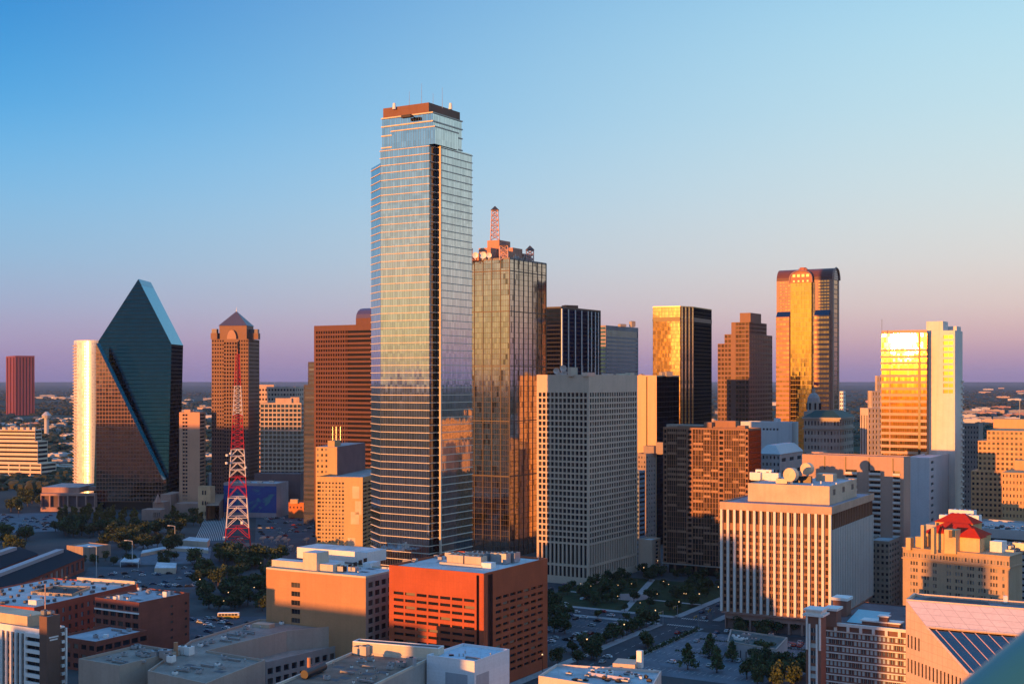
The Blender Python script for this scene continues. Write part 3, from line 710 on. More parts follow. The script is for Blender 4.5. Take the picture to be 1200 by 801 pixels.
# ---------------------------------------------------------------- bronze ribbon tower left of the tallest
f = foot(368, 442, 470, 1080, 31); zt = Z(381, 1080)
r = block('bronze_ribbon_tower', 'wide reddish bronze tower with many horizontal window ribbons left of tallest tower', 'skyscraper', f, zt, wall('red bronze granite', (.11, .040, .032), .5, .08), tar_roof,
    left=[(0, zt - 3, [(None, 370, 'plain'), (370, 407, dict(nx=13, nz=44, fw=.62, fh=.58, dep=.9)), (407, None, dict(nx=1, nz=44, fw=1, fh=.58, dep=.9))]), (zt - 3, zt, None)], right=None, pane_m=pane('dark bronze pane', (.010, .008, .010), (.03, .018, .016), .2, .0, .15, .15), minpx=5)
q = rect(417, 442, 1095, 20); zv = Z(372, 1095); mb = MB(); mb.prism(q, zt, zv)
n0 = 8; dl = (q[1] - q[0]); 
for i in range(n0):
    a0, a1 = math.pi * i / n0, math.pi * (i + 1) / n0
    def pt(E, a): p = E + (q[2] - q[1]) * (.5 - .5 * math.cos(a)); return (p.x, p.y, zv + 9 * math.sin(a))
    mb.face([pt(q[0], a0), pt(q[1], a0), pt(q[1], a1), pt(q[0], a1)], 1)
for E in (q[0], q[1]): mb.face([((E + (q[2] - q[1]) * (.5 - .5 * math.cos(math.pi * i / n0))).x, (E + (q[2] - q[1]) * (.5 - .5 * math.cos(math.pi * i / n0))).y, zv + 9 * math.sin(math.pi * i / n0)) for i in range(n0 + 1)], 1)
mb.build('penthouse', [MATS['red bronze granite'], plain('violet metal roof', (.12, .09, .15), .4, .5)], r)

for nm, lab, (xl, xc, xr, D, yt) in (('dark_office_tower', 'narrow dark blue tower just left of the bronze ribbon tower', (361, 372, 380, 1180, 425)), ('dark_office_tower', 'lower dark banded block below narrow blue tower, beside bronze ribbon tower', (356, 372, 380, 1140, 452))):
    f = foot(xl, xc, xr, D, 20); zt = Z(yt, D)
    block(nm, lab, 'office tower', f, zt, wall('dark slate wall', (.07, .065, .08)), tar_roof, left=dict(nx=1, nz=int(zt / 4), fw=.9, fh=.5, dep=.3), pane_m=refl_pane, limit=60)

# ---------------------------------------------------------------- granite tower with pyramid roof
def pyramid_tower():
    D = 1262; a = 6; f = foot(248, 291, 304, D, a); A, C, B, K = f; zt = Z(397, D)
    r = thing('pyramid_roof_tower', 'brown granite tower with dark pyramid roof and notched corners', 'skyscraper', (*centre(f), 0))
    wn = []; mb = MB()
    nz = 44
    face_segs(mb, wn, A, C, 0, zt, [(None, 263, dict(nx=5, nz=nz, fw=.55, fh=.5, dep=.4)), (263, 279, 'plain'), (279, None, dict(nx=4, nz=nz, fw=.55, fh=.5, dep=.4))])
    facade(mb, wn, C, B, 0, zt, nx=9, nz=nz, fw=.55, fh=.55, dep=.4)
    mb.wallq(B, K, 0, zt); mb.wallq(K, A, 0, zt); mb.face([(p[0], p[1], zt) for p in f])
    n = Vector((-math.sin(R(a)), -math.cos(R(a)))); p0, p1 = lerp(A, C, along(A, C, 263)) + n * 2.5, lerp(A, C, along(A, C, 279)) + n * 2.5
    zb = Z(400, D); facade(mb, wn, p0, p1, 0, zb, nx=5, nz=46, fw=.62, fh=.62, dep=.8); mb.wallq(p1, p1 - n * 2.5, 0, zb); mb.wallq(p0 - n * 2.5, p0, 0, zb); mb.face([(p[0], p[1], zb) for p in (p0, p1, p1 - n * 2.5, p0 - n * 2.5)])
    mb.build('wall', brown_granite, r)
    put_windows(r, wn, pane('plum pane', (.010, .008, .012), (.03, .02, .02), .2, .0, .12, .15), limit=100, minpx=3.5)
    t = foot(257, 289, 297, D + 2, a); zp = Z(381, D); mb = MB(); mb.prism(t, zt, zp); mb.build('upper_tier', brown_granite, r)
    mb = MB(); p0, p1 = lerp(A, C, along(A, C, 266)) + n * .4, lerp(A, C, along(A, C, 277)) + n * .4; cz = Z(397, D)
    for i in range(8):
        a0, a1 = math.pi * i / 8, math.pi * (i + 1) / 8; u0, u1 = .5 - .5 * math.cos(a0), .5 - .5 * math.cos(a1); q0, q1 = lerp(p0, p1, u0), lerp(p0, p1, u1)
        mb.face([(q0.x, q0.y, zt), (q1.x, q1.y, zt), (q1.x, q1.y, zt + 9 * math.sin(a1)), (q0.x, q0.y, zt + 9 * math.sin(a0))])
    mb.build('arched_gable', pink_granite, r)
    zr = zp - .3; c = centre(t); ap = (c.x, c.y, Z(363.5, D)); e = inset(t, -.8); mb = MB()
    for i in range(4): mb.face([(e[i].x, e[i].y, zr), (e[(i + 1) % 4].x, e[(i + 1) % 4].y, zr), ap])
    mb.build('pyramid_roof', plain('slate violet roof', (.10, .085, .12), .35, .3), r)
    mb = MB(); mb.cyl((c.x, c.y, ap[2] - 1), .5, 5, 6, r2=.1); mb.build('finial', white_paint, r)
    for px in (252, 294.5, 300):
        p = Vector(P(px, D + (6 if px < 290 else 12))); mb = MB(); mb.box((p.x, p.y, zt), (6.5, 7, 6), R(-a)); mb.box((p.x, p.y, zt + 6), (5, 5.5, 4), R(-a), 1); mb.build('corner_turret', [brown_granite, MATS['slate violet roof']], r)
pyramid_tower()

# cream hotel block and glass grid block beside it
f = foot(303, 346, 356, 1500, 6); zt = Z(454, 1500)
r = block('cream_office_block', 'cream block with punched windows peeping over the glass grid block', 'office block', f, zt, wall('pink cream wall', (.55, .37, .29)), grey_roof, left=dict(nx=12, nz=22, fw=.6, fh=.45, dep=.5), right=dict(nx=4, nz=22, fw=.5, fh=.45, dep=.5), limit=60, minpx=3)
hvac(r, P(312, 1520), zt, 0, [(0, 0, 20, 10, 3)], 'rooftop_hut', MATS['pink cream wall'])
f = foot(305, 353, 361, 1265, 6); zt = Z(473, 1265)
r = block('glass_grid_block', 'mid height block with dark glass in a cream square grid beside pyramid tower', 'office block', f, zt, wall('grid cream', (.46, .35, .28)), tar_roof, left=dict(nx=10, nz=24, fw=.78, fh=.66, dep=.3), right=dict(nx=4, nz=24, fw=.8, fh=.6, dep=.3), pane_m=glass('teal grid glass', (.10, .15, .18), 1, .09, 30, 30, .1, .1, tilt=.01), limit=100, minpx=4)
hvac(r, P(333, 1285), zt, 0, [(0, 0, 16, 8, 5), (11, 2, 9, 8, 6)], 'rooftop_hut', MATS['pink cream wall'])
x, y = P(341, 1340)
# hotel slab with balcony columns next to the prism tower
f = foot(210, 234, 241, 1250, 6); zt = Z(484, 1250)
bal = dict(nz=27, fw=.8, fh=.55, dep=1.3)
r = block('balcony_hotel', 'tan hotel slab with a column of balconies right of the prism tower', 'hotel', f, zt, wall('salmon stucco', (.56, .30, .19), .8, .06), grey_roof, left=[(0, zt, [(None, 213.5, 'plain'), (213.5, 220, dict(nx=2, **bal)), (220, None, 'plain')])], right=dict(nx=1, nz=27, fw=.9, fh=.5, dep=1.2), minpx=2, limit=100)
q = foot(216, 223, 226, 1254, 6); mb = MB(); mb.prism(q, zt, zt + 3.5); mb.build('penthouse', MATS['salmon stucco'], r)

# ---------------------------------------------------------------- faceted prism tower
def prism_tower():
    D = 1275; r = thing('prism_skyscraper', 'dark green glass prism tower with slanted top and brown reflecting wedge', 'skyscraper', (*P(160, D + 25), 0))
    g = glass('green black glass', (.022, .07, .09), 1, .05, 1.6, 3.9, .14, .45, (.008, .014, .016), .004, .25, .4, edge=(.10, .22, .26))
    gt = plain('sky tinted slope glass', (.015, .36, .48), .2, .5)  # sky reflection put into the base colour as teal
    gw = glass('sunset tinted wedge glass', (.46, .27, .19), 1, .07, 3.1, 3.9, .35, .7, (.30, .16, .11), .005, .25, .6)  # same glass as the slab; reflected sunset glow put into a brown tint
    # wedge in front
    za, zb = Z(402, D), Z(562, D); xl, xr = P(112.5, D)[0], P(191, D)[0]; dep = 13; zg = Z(597, D)
    mb = MB(); y0, y1 = D, D + dep
    mb.face([(xl, y0, 8), (xr, y0, 8), (xr, y0, zb), (xl, y0, za)], 0, [(0, 8), (xr - xl, 8), (xr - xl, zb), (0, za)])
    mb.wallq((xr, y0), (xr, y1), 8, zb, 0); mb.wallq((xl, y1), (xl, y0), 8, za, 0)
    mb.face([(xl, y0, za), (xr, y0, zb), (xr, y1, zb), (xl, y1, za)], 1); mb.face([(xl, y0, 8), (xl, y1, 8), (xr, y1, 8), (xr, y0, 8)], 0)
    w = mb.build('front_wedge', [gw, gt], r)
    mb = MB(); mb.prism([(xl + 8, D + 4), (xr - 4, D + 4), (xr - 4, D + 12), (xl + 8, D + 12)], 0, 8); mb.build('recessed_base', dark_metal, r)
    # main slab, its face leaning back
    Y0 = D + dep; lean = .09
    def pt(px, py, yb=None):
        y = Y0
        for _ in range(6): z = Z(py, y); y = Y0 + max(z, 0) * lean
        return Vector(((px - 600) * y / FOC, y, z))
    Lt, Ap, Rt = pt(115, 400), pt(162, 327), pt(201, 403); Lb = Vector((Lt.x, Y0, 0)); Rb = Vector((Rt.x, Y0, 0)); T = Vector((0, 46, 0))
    mb = MB(); fr = [Lb, Rb, Rt, Ap, Lt]; W = Rb.x - Lb.x
    mb.face(fr, 0, [(p.x - Lb.x, p.z) for p in fr])
    bk = [p + T for p in fr]
    for p in bk: p.y = max(p.y, Y0 + 46)
    mb.face([Rb, bk[1], bk[2], Rt], 0, [(0, 0), (46, 0), (46, Rt.z), (0, Rt.z)])
    mb.face([Rt, bk[2], bk[3], Ap], 1); mb.face([Ap, bk[3], bk[4], Lt], 0); mb.face([Lt, bk[4], bk[0], Lb], 0); mb.face([bk[1], bk[0], bk[4], bk[3], bk[2]], 0)
    mb.build('glass_slab', [g, gt], r)
    mb = MB(); a, b = Ap, lerp(Vector((Ap.x, Ap.z)), Vector((Rt.x, Rt.z)), .1)
    u = (Rt - Ap) * .09; mb.face([Ap + Vector((0, 0, .3)), Ap + u + Vector((0, 0, .3)), Ap + u + T + Vector((0, 0, .3)), Ap + T + Vector((0, 0, .3))]); mb.build('ridge_panel', plain('deep teal panel', (.03, .26, .36), .2, .5), r)
    # stone foot with stepped terraces to its right
prism_tower()
def curved_tower():
    D = 1400; r = thing('curved_apartment_tower', 'curved white apartment tower glowing with reflected sunset beside the prism tower', 'apartment tower', (*P(104, D + 20), 0))
    zt = Z(399.5, D); pts = []
    for i in range(13):
        t = i / 12; px = 90 + t * 34; bow = math.sin(math.pi * t) * 7; pts.append(Vector(P(px, D + 8 - bow + t * 3)))
    e = Vector(P(86.5, D + 30)); poly = pts + [pts[-1] + Vector((0, 30)), e]
    gm = glass('pearl glass', (.82, .82, .82), .8, .3, 1.7, 3.4, .5, .8, (.75, .72, .68), .012, .3, .5)
    mb = MB(); u = 0
    for i in range(len(poly)):
        a, b = poly[i], poly[(i + 1) % len(poly)]; mb.wallq(a, b, 0, zt, 0, u); u += (b - a).length
    mb.build('glass_curtain_wall', gm, r)
    mb = MB(); mb.face([(p.x, p.y, zt) for p in poly]); mb.prism(inset(poly, .2), zt, zt + 1.2); mb.build('roof', white_paint, r)
    for i in range(48):
        z = 2 + i * 3.5
        if z > zt - 2: break
        a, b = e, pts[0]; d = (b - a).normalized(); n = Vector((d.y, -d.x)) * 1.3
        mb = MB(); mb.prism([a + n, b + n, b, a], z, z + 1.0, bot=True); mb.build('balcony', white_conc, r)
curved_tower()

# ---------------------------------------------------------------- far red tower and tiered office at the left edge
f = foot(7, 18, 40.5, 4600, 58); zt = Z(416.5, 4600); mb = MB(); wn = []
r = thing('red_granite_tower', 'distant red granite tower standing alone at the left', 'skyscraper', (*centre(f), 0))
facade(mb, wn, f[0], f[1], 0, zt - 6, nx=3, nz=1, fw=.45, fh=1, dep=6); facade(mb, wn, f[1], f[2], 0, zt - 6, nx=6, nz=1, fw=.4, fh=1, dep=4)
mb.wallq(f[2], f[3], 0, zt); mb.wallq(f[3], f[0], 0, zt); mb.wallq(f[0], f[1], zt - 6, zt); mb.wallq(f[1], f[2], zt - 6, zt); mb.face([(p[0], p[1], zt) for p in f])
mb.build('wall', wall('red granite', (.20, .05, .05), .6, .05), r); put_windows(r, wn, plain('maroon glass', (.10, .03, .035), .2, .4), limit=20, minpx=2)

def tiered_office():
    D = 1640; r = thing('tiered_office_building', 'white tiered office building with long dark window ribbons at left edge', 'office building', (*P(20, D + 30), 0))
    m = wall('peach white concrete', (.66, .50, .38), .8, .06); mb = MB(); wn = []; z0 = 0
    zs = [(Z(543, D), -40, 48, 66), (Z(517, D), -40, 44, 56), (Z(504, D), -40, 41, 49)]
    for i, (z1, xl, xc, xr) in enumerate(zs):
        f = foot(xl, xc, xr, D + 4 * i, 14); nz = max(2, round((z1 - z0) / 5.2))
        facade(mb, wn, f[0], f[1], z0, z1, nx=(1 if i else 7), nz=nz, fw=1 if i else .92, fh=.42, dep=1.2); facade(mb, wn, f[1], f[2], z0, z1, nx=1, nz=nz, fw=.94, fh=.55, dep=.5)
        mb.wallq(f[2], f[3], z0, z1); mb.wallq(f[3], f[0], z0, z1); mb.face([(p[0], p[1], z1) for p in f]); z0 = z1
    mb.build('wall', m, r); put_windows(r, wn, office_pane, minpx=3)
    for i in range(6):
        x, y = P(5 + i * 7, D + 14); mb = MB(); mb.box((x, y, z0), (4, 4, 3.5)); mb.build('rooftop_unit', m, r)
tiered_office()
# ================================================================ nearer blocks
# ---------------------------------------------------------------- red brick tower in front
def brick_tower():
    f = foot(456, 567, 641.6, 531, 31); A, C, B, K = f; zt = 48.5
    r = thing('red_brick_building', 'bright red brick office block with cooling units on its pale roof', 'office building', (*centre(f), 0))
    br = wall('vermilion brick', (.40, .085, .032), .8, .16, 1.4, 2.8, .10, .82, .25); mb = MB(); wn = []
    zw = zt - 9.4; sp = dict(z0=4, z1=zw)
    sl0, sl1 = 558, 561.5
    face_segs(mb, wn, A, C, 4, zw, [(None, 460.5, 'plain'), (460.5, 557, dict(nx=7, nz=12, fw=.86, fh=.42, dep=.7)), (557, 558.4, 'plain'), (561.6, None, 'plain')])
    face_segs(mb, wn, A, C, 0, 4, [(None, 558.4, 'plain'), (561.6, None, 'plain')]); face_segs(mb, wn, A, C, zw, zt, [(None, 558.4, 'plain'), (561.6, None, 'plain')])
    face_segs(mb, wn, C, B, 4, zw, [(None, 571.5, 'plain'), (577.5, 580, 'plain'), (580, 637, dict(nx=7, nz=12, fw=.78, fh=.42, dep=.7)), (637, None, 'plain')])
    for za, zb in ((0, 4), (zw, zt)): face_segs(mb, wn, C, B, za, zb, [(None, 571.5, 'plain'), (577.5, None, 'plain')])
    mb.wallq(B, K, 0, zt); mb.wallq(K, A, 0, zt); mb.build('wall', br, r)
    put_windows(r, wn, pane('deep shop pane', (.01, .01, .012), (.20, .17, .13), .14, 0, .12), minpx=6)
    dl, dr = (A - C).normalized(), (B - C).normalized()
    for p0, p1, a, b in ((A, C, 558.4, 561.6), (C, B, 571.5, 577.5)):
        q0, q1 = lerp(p0, p1, along(p0, p1, a)), lerp(p0, p1, along(p0, p1, b)); d = (p1 - p0).normalized(); n = Vector((d.y, -d.x)); mb = MB()
        i0, i1 = q0 - n * 1.5, q1 - n * 1.5; mb.wallq(q0, i0, 0, zt); mb.wallq(i0, i1, 0, zt); mb.wallq(i1, q1, 0, zt); mb.build('slot_recess', wall('slot shadow brick', (.10, .035, .025)), r)  # recess shade put into a darker brick colour
    flat_roof(r, f, zt, roofm('light blue grey roof', (.50, .54, .57)), br, .9, .6)
    c = lerp(centre(f), C, .12)
    hvac(r, c + dl * 5 - dr * 3, zt, R(-31), [(0, 0, 8.5, 5, 4.2), (9.2, 0, 8.5, 5, 4.2)], 'cooling_tower', wall('peach cooling casing', (.55, .42, .32), .6, .08, 2.8, 0, .12, .7))
    hvac(r, c + dl * 2 + dr * 8, zt, R(-31), [(0, 0, 10, 5, 4), (0, 6, 12, 5, 3.6), (-13, 2, 9, 4, 2.8), (11, 2, 8, 4, 4.4), (12, 8, 8, 5, 4.2)], 'cooling_tower', steel)
    mb = MB(); p = c + dl * 1 - dr * 6.5; mb.box((p.x, p.y, zt), (22, 1.6, 1.3), R(-31)); mb.build('duct', steel, r)
    p = c - dl * 12 - dr * 5; mb = MB(); mb.box((p.x, p.y, zt), (5, 4, 2.6), R(-31)); mb.build('rooftop_hut', white_paint, r)
    mb = MB()
    for t in (.1, .3, .5, .7, .9): p = lerp(f[3], f[2], t); mb.cyl((p.x, p.y - 3, zt), .25, 1.4, 6)
    mb.build('vent_pipe', steel, r)['kind'] = 'stuff'
brick_tower()

def orange_block():
    f = foot(312, 428.6, 470, 560, 29); A, C, B, K = f; zt = 43
    r = thing('orange_stucco_building', 'glowing orange tan block with one window column and white rooftop structures', 'office building', (*centre(f), 0))
    st = wall('orange stucco', (.46, .235, .115), .85, .09, 7, 3.9, .1, .86, .25); wn = []; mb = MB()
    face_segs(mb, wn, A, C, 19, zt - 4, [(None, 341, 'plain'), (341, 352, dict(nx=1, nz=5, fw=.92, fh=.55, dep=.4)), (352, None, 'plain')]); mb.wallq(A, C, 0, 19); mb.wallq(A, C, zt - 4, zt)
    mb.build('front_wall', st, r); mb = MB()
    facade(mb, wn, C, B, 2, zt - 1.5, nx=5, nz=10, fw=.72, fh=.62, dep=.5, e0=1.4, e1=1); mb.wallq(C, B, zt - 1.5, zt); mb.wallq(C, B, 0, 2); mb.wallq(B, K, 0, zt); mb.wallq(K, A, 0, zt)
    mb.build('side_wall', wall('taupe concrete', (.36, .29, .25)), r)
    put_windows(r, wn, office_pane, minpx=6, mull=2, frame=frame_m)
    flat_roof(r, f, zt, white_roof, cream, .8, .5)
    dl, dr = (A - C).normalized(), (B - C).normalized()
    def blk(xa, xb, D, dep, h, nm='penthouse', mat=None):
        q = rect(xa, xb, D, dep, 29); mb = MB(); mb.prism(q, zt, zt + h, 0, 1); return mb.build(nm, [mat or cream, white_roof], r)
    blk(318.5, 390, 575, 6, 3.6); blk(355, 371, 577, 9, 8.6); blk(371, 390, 584, 9, 3.0, 'penthouse', white_paint); blk(348, 430, 604, 16, 5.2, 'penthouse', white_paint); blk(425, 434, 590, 8, 2.2, 'rooftop_hut', white_paint)
    for i in range(5):
        p = lerp(Vector(P(404, 574)), Vector(P(428, 600)), i / 4); mb = MB(); mb.box((p.x, p.y, zt + 1), (2.4, .2, 2.2), R(58)); mb.build('louvre', dark_metal, r)
    p = Vector(P(399, 578)); hvac(r, p, zt, R(-29), [(0, 0, 5, 3, 2.4), (5, 3, 4, 3, 2)], 'rooftop_unit', steel)
orange_block()

def flats_gold():
    D = 947; f = foot(371.5, 425, 470, 940, 12); A, C, B, K = f; zt = Z(560, 947); zu = Z(524, 965)
    r = thing('golden_apartment_block', 'golden lit apartment block with edge balconies and patched blank wall beside tallest tower', 'apartment block', (*centre(f), 0))
    m = wall('ochre stucco', (.52, .33, .15), .8, .06); wn = []; mb = MB()
    face_segs(mb, wn, A, C, 6, zt - 2, [(None, 376.5, dict(nx=1, nz=17, fw=.8, fh=.55, dep=1.2)), (376.5, 400, dict(nx=6, nz=17, fw=.5, fh=.45, dep=.35)), (400, 404, dict(nx=1, nz=17, fw=.6, fh=.5, dep=.4)), (404, 419, 'plain'), (419, None, 'plain')])
    mb.wallq(A, C, 0, 6); mb.wallq(A, C, zt - 2, zt)
    facade(mb, wn, C, B, 6, zt - 2, nx=8, nz=17, fw=.9, fh=.55, dep=1.2); mb.wallq(C, B, 0, 6); mb.wallq(C, B, zt - 2, zt); mb.wallq(B, K, 0, zt); mb.wallq(K, A, 0, zt)
    mb.build('wall', m, r); put_windows(r, wn, home_pane, minpx=4)
    flat_roof(r, f, zt, grey_roof, m, 1.2)
    n = Vector((-math.sin(R(12)), -math.cos(R(12))))
    for i, (px, py, w, h) in enumerate(((417, 576, 5.5, 9), (420, 594, 5, 10), (416, 606, 6.5, 9), (412, 634, 6, 6))):
        p = lerp(A, C, along(A, C, px)) + n * .06; z = Z(py, 945); mb = MB(); mb.box((p.x, p.y, z - h / 2), (w, .12, h), R(-12)); mb.build('pale_patch', wall('pale patch render', (.62, .46, .30)), r)
    fu = foot(370, 395, 428, 972, 12); mb = MB(); wn = []
    A, C, B, K = fu
    face_segs(mb, wn, A, C, zt - 12, zu, [(None, 385, dict(nx=3, nz=8, fw=.45, fh=.45, dep=.4)), (385, None, 'plain')]); mb.wallq(C, B, 0, zu, 1); mb.wallq(B, K, 0, zu); mb.wallq(K, A, 0, zu); mb.wallq(A, C, 0, zt - 12); mb.face([(p[0], p[1], zu) for p in fu], 2)
    o = mb.build('upper_block', [m, wall('mauve brick', (.20, .115, .115)), grey_roof], r); put_windows(r, wn, home_pane, 'upper_window', minpx=3)
    q = foot(384, 392, 399, 976, 12); mb = MB(); mb.prism(q, zu, zu + 4.5); mb.build('penthouse', m, r)
    for px in (390, 394, 399): x, y = P(px, 985); mb = MB(); mb.cyl((x, y, zu), .18, 15, 5); mb.build('antenna', steel, r)
    # podium
    q = foot(366, 425, 440, 915, 12); mb = MB(); mb.prism(q, 0, 6); mb.build('podium', wall('rose podium', (.42, .20, .14)), r)
flats_gold()

# ---------------------------------------------------------------- brown tower block in bays
def bay_tower():
    D = 830; f = foot(777, 877, 892, D, 31); A, C, B, K = f; zt = Z(504, D); zb = 7
    r = thing('bay_apartment_tower', 'dark brown glass apartment tower with balcony shafts, right half lit orange', 'apartment tower', (*centre(f), 0))
    st = wall('brown bay concrete', (.30, .16, .10), .8, .08); mb = MB(); wn = []; wb = []
    nz = 26
    bal = dict(nx=1, nz=nz, fw=.7, fh=.6, dep=1.6)
    for s in [(None, 781.5, bal), (781.5, 804.5, None), (804.5, 811.5, bal), (811.5, 842, None), (842, 848.5, bal), (848.5, 873.5, None), (873.5, None, bal)]:
        if s[2] is None: face_segs(mb, wn, A, C, zb, zt, [(s[0], s[1], dict(nx=9, nz=nz, fw=.82, fh=.93, dep=.25))])
        else: face_segs(mb, wb, A, C, zb, zt, [s])
    mb.wallq(C, B, zb, zt, 1); mb.wallq(B, K, zb, zt); mb.wallq(K, A, zb, zt); mb.face([(p[0], p[1], zb) for p in f]); mb.build('wall', [st, glass('maroon side glass', (.22, .07, .04), 1, .12, 2, 3.7, .2, .4, (.05, .02, .015))], r)
    put_windows(r, wn, pane('bronze bay pane', (.06, .038, .028), (.20, .13, .09), .16, .6, .14), minpx=3, limit=100)
    put_windows(r, wb, pane('shaft shadow', (.02, .016, .014), (.03, .02, .02), .2), 'balcony_opening', minpx=3, limit=99)  # near black fill paints the shade inside the balcony openings
    # spandrel panels that some bays carry
    rs = random.Random(5); mb = MB(); n = Vector((-math.sin(R(31)), -math.cos(R(31)))) * .05; hz = (zt - zb) / nz
    for xa, xb in ((782, 793), (793, 804), (812, 824), (824, 833), (833, 841.5), (849, 858), (858, 866), (866, 873)):
        for j in range(nz):
            if rs.random() < .42:
                p, q = lerp(A, C, along(A, C, xa + .4)) + n, lerp(A, C, along(A, C, xb - .2)) + n; mb.wallq(p, q, zb + j * hz + .1, zb + j * hz + hz * .45)
    mb.build('spandrel_panel', wall('tan spandrel', (.34, .20, .13)), r)['kind'] = 'stuff'
    flat_roof(r, f, zt, tar_roof, st, 1)
    for xa, xb, D2, h in ((781, 824, 872, 2.0), (825, 834, 866, 4.0), (836, 862, 862, 5.0), (864, 873, 850, 2.2)):
        q = rect(xa, xb, D2, 7); mb = MB(); mb.prism(q, zt, zt + h); mb.build('penthouse', st if h > 2.1 else grey_stone, r)
    for t in range(9): 
        p = lerp(A, C, t / 8) - n * 30 / .6; mb = MB(); mb.box((p.x, p.y, 0), (1.4, 1.4, zb)); mb.build('pillar', st, r)
    mb = MB(); e = inset(f, -.4); mb.prism(e, zb - .8, zb - .05, bot=True); mb.build('plinth_edge', grey_stone, r)
    mb = MB(); mb.prism(inset(f, 3), 0, zb - .1); mb.build('under_shade_box', dark_metal, r)  # dark box paints in the shade beneath the raised tower
bay_tower()

# ---------------------------------------------------------------- white finned federal style block
def finned_block():
    D = 640; f = foot(846, 973, 1022, D, 29); A, C, B, K = f; zt = 65.6
    r = thing('finned_office_block', 'broad office block with tall white fins, stone base and satellite dishes on roof', 'office block', (*centre(f), 0))
    st = wall('rose stone base', (.36, .21, .17), .7, .08); br = wall('brown fin backing', (.26, .12, .07), .6, .08); fin = wall('white marble fin', (.68, .62, .57), .6, .05)
    n = Vector((-math.sin(R(29)), -math.cos(R(29)))); nr = Vector((math.cos(R(29)), -math.sin(R(29))))
    mb = MB(); wn = []; z0 = 9.5; z1 = zt - 3.2
    facade(mb, wn, A, C, z0 + 1, z1 - 10, nx=32, nz=12, fw=.8, fh=.62, dep=.5, e0=.8, e1=.8); mb.wallq(A, C, z0, z0 + 1); mb.wallq(A, C, z1 - 10, z1 - 7.4)
    facade(mb, wn, A, C, z1 - 7.4, z1, nx=32, nz=1, fw=.8, fh=.9, dep=.5, e0=.8, e1=.8)
    mb.wallq(C, B, z0, z1 - 8, 1); mb.wallq(C, B, z1 - 8, z1, 0); mb.wallq(B, K, z0, z1); mb.wallq(K, A, z0, z1); mb.build('wall', [br, wall('painted fin gap shade', (.07, .06, .065), .3)], r)  # dark backing puts shade between the right-hand fins into the colour
    put_windows(r, wn, pane('copper pane', (.03, .016, .012), (.09, .05, .035), .3, .2, .12), minpx=5)
    mb = MB(); mb.prism(inset(f, -.9), z1, zt - .1, bot=True); mb.build('cornice', wall('pale peach stone', (.50, .32, .23)), r)
    for i in range(17):
        p = lerp(A, C, i / 16) + n * .35; mb = MB(); mb.box((p.x, p.y, z0), (1.25, 1.5, z1 - z0), R(-29)); mb.build('fin', fin, r)
    for i in range(1, 26):
        p = lerp(C, B, i / 25.5) + nr * .4; mb = MB(); mb.box((p.x, p.y, z0), (.95, 1.3, z1 - 8 - z0 if i else 1), R(61)); mb.build('fin', fin, r)
    for i in range(1, 26):
        p = lerp(C, B, i / 25.5) + nr * .2; mb = MB(); mb.box((p.x, p.y, z1 - 8), (.45, .7, 8), R(61)); mb.build('upper_fin', br, r)
    mb = MB(); wn = []; g = [p for p in inset(f, 1.2)]
    facade(mb, wn, g[0], g[1], 0, z0 - 3, nx=8, nz=1, fw=.86, fh=.86, dep=2.2, lift=0); mb.wallq(g[0], g[1], z0 - 3, z0); facade(mb, wn, g[1], g[2], 0, z0 - 3, nx=8, nz=1, fw=.86, fh=.86, dep=2.2, lift=0); mb.wallq(g[1], g[2], z0 - 3, z0); mb.build('stone_base', st, r)
    put_windows(r, wn, wall('base recess', (.24, .15, .125)), 'base_recess', minpx=5)
    mb = MB(); e = inset(f, -.2); mb.prism(e, z0 - 1.2, z0, bot=True); mb.build('base_band', st, r)
    flat_roof(r, inset(f, -.9), zt - .1, roofm('mauve roof', (.36, .31, .35)), MATS['pale peach stone'], .7)
    c = shrink(f, 5, 7, 7, 6); c = foot(876.5, 972, 1004, 654, 29); zp = zt + 9.2; mb = MB(); wn = []
    mb.wallq(c[0], c[1], zt, zp); facade(mb, wn, c[1], c[2], zt + 4, zt + 8, nx=3, nz=1, fw=.28, fh=.75, dep=.4); mb.wallq(c[1], c[2], zt, zt + 4); mb.wallq(c[1], c[2], zt + 8, zp); mb.wallq(c[2], c[3], zt, zp); mb.wallq(c[3], c[0], zt, zp)
    o = mb.build('penthouse', wall('peach penthouse', (.58, .42, .30)), r); put_windows(r, wn, plain('louvre brown', (.12, .10, .09)), 'louvre')
    flat_roof(r, c, zp, roofm('blue grey penthouse roof', (.40, .42, .46)), MATS['peach penthouse'], .5)
    peach = plain('peach dish', (.72, .50, .32), .5)
    def drum(px, py, D2, rad, zb):
        x, y = P(px, D2); z = Z(py, D2); mb = MB(); k = 20
        for i in range(k):
            a, b = 2 * math.pi * i / k, 2 * math.pi * (i + 1) / k; s = [(rad * math.cos(t), rad * math.sin(t)) for t in (a, b)]
            mb.face([(x - .75 + .0, y - .66, z), (x + s[0][0] * .77 - .5, y + s[0][0] * -.64 - .4, z + s[0][1]), (x + s[1][0] * .77 - .5, y + s[1][0] * -.64 - .4, z + s[1][1])], 0)
            mb.face([(x + s[0][0] * .77 - .5, y - s[0][0] * .64 - .4, z + s[0][1]), (x + s[0][0] * .77 + 1.8, y - s[0][0] * .64 + 2, z + s[0][1]), (x + s[1][0] * .77 + 1.8, y - s[1][0] * .64 + 2, z + s[1][1]), (x + s[1][0] * .77 - .5, y - s[1][0] * .64 - .4, z + s[1][1])], 0)
        mb.box((x + .8, y + .9, zb), (1.2, 1.2, max(.3, z - zb - rad * .3)), 0, 1); mb.build('satellite_dish', [peach, steel], r)
    drum(926, 556, 672, 3.6, zp); drum(945, 549, 690, 3.2, zp - 2)
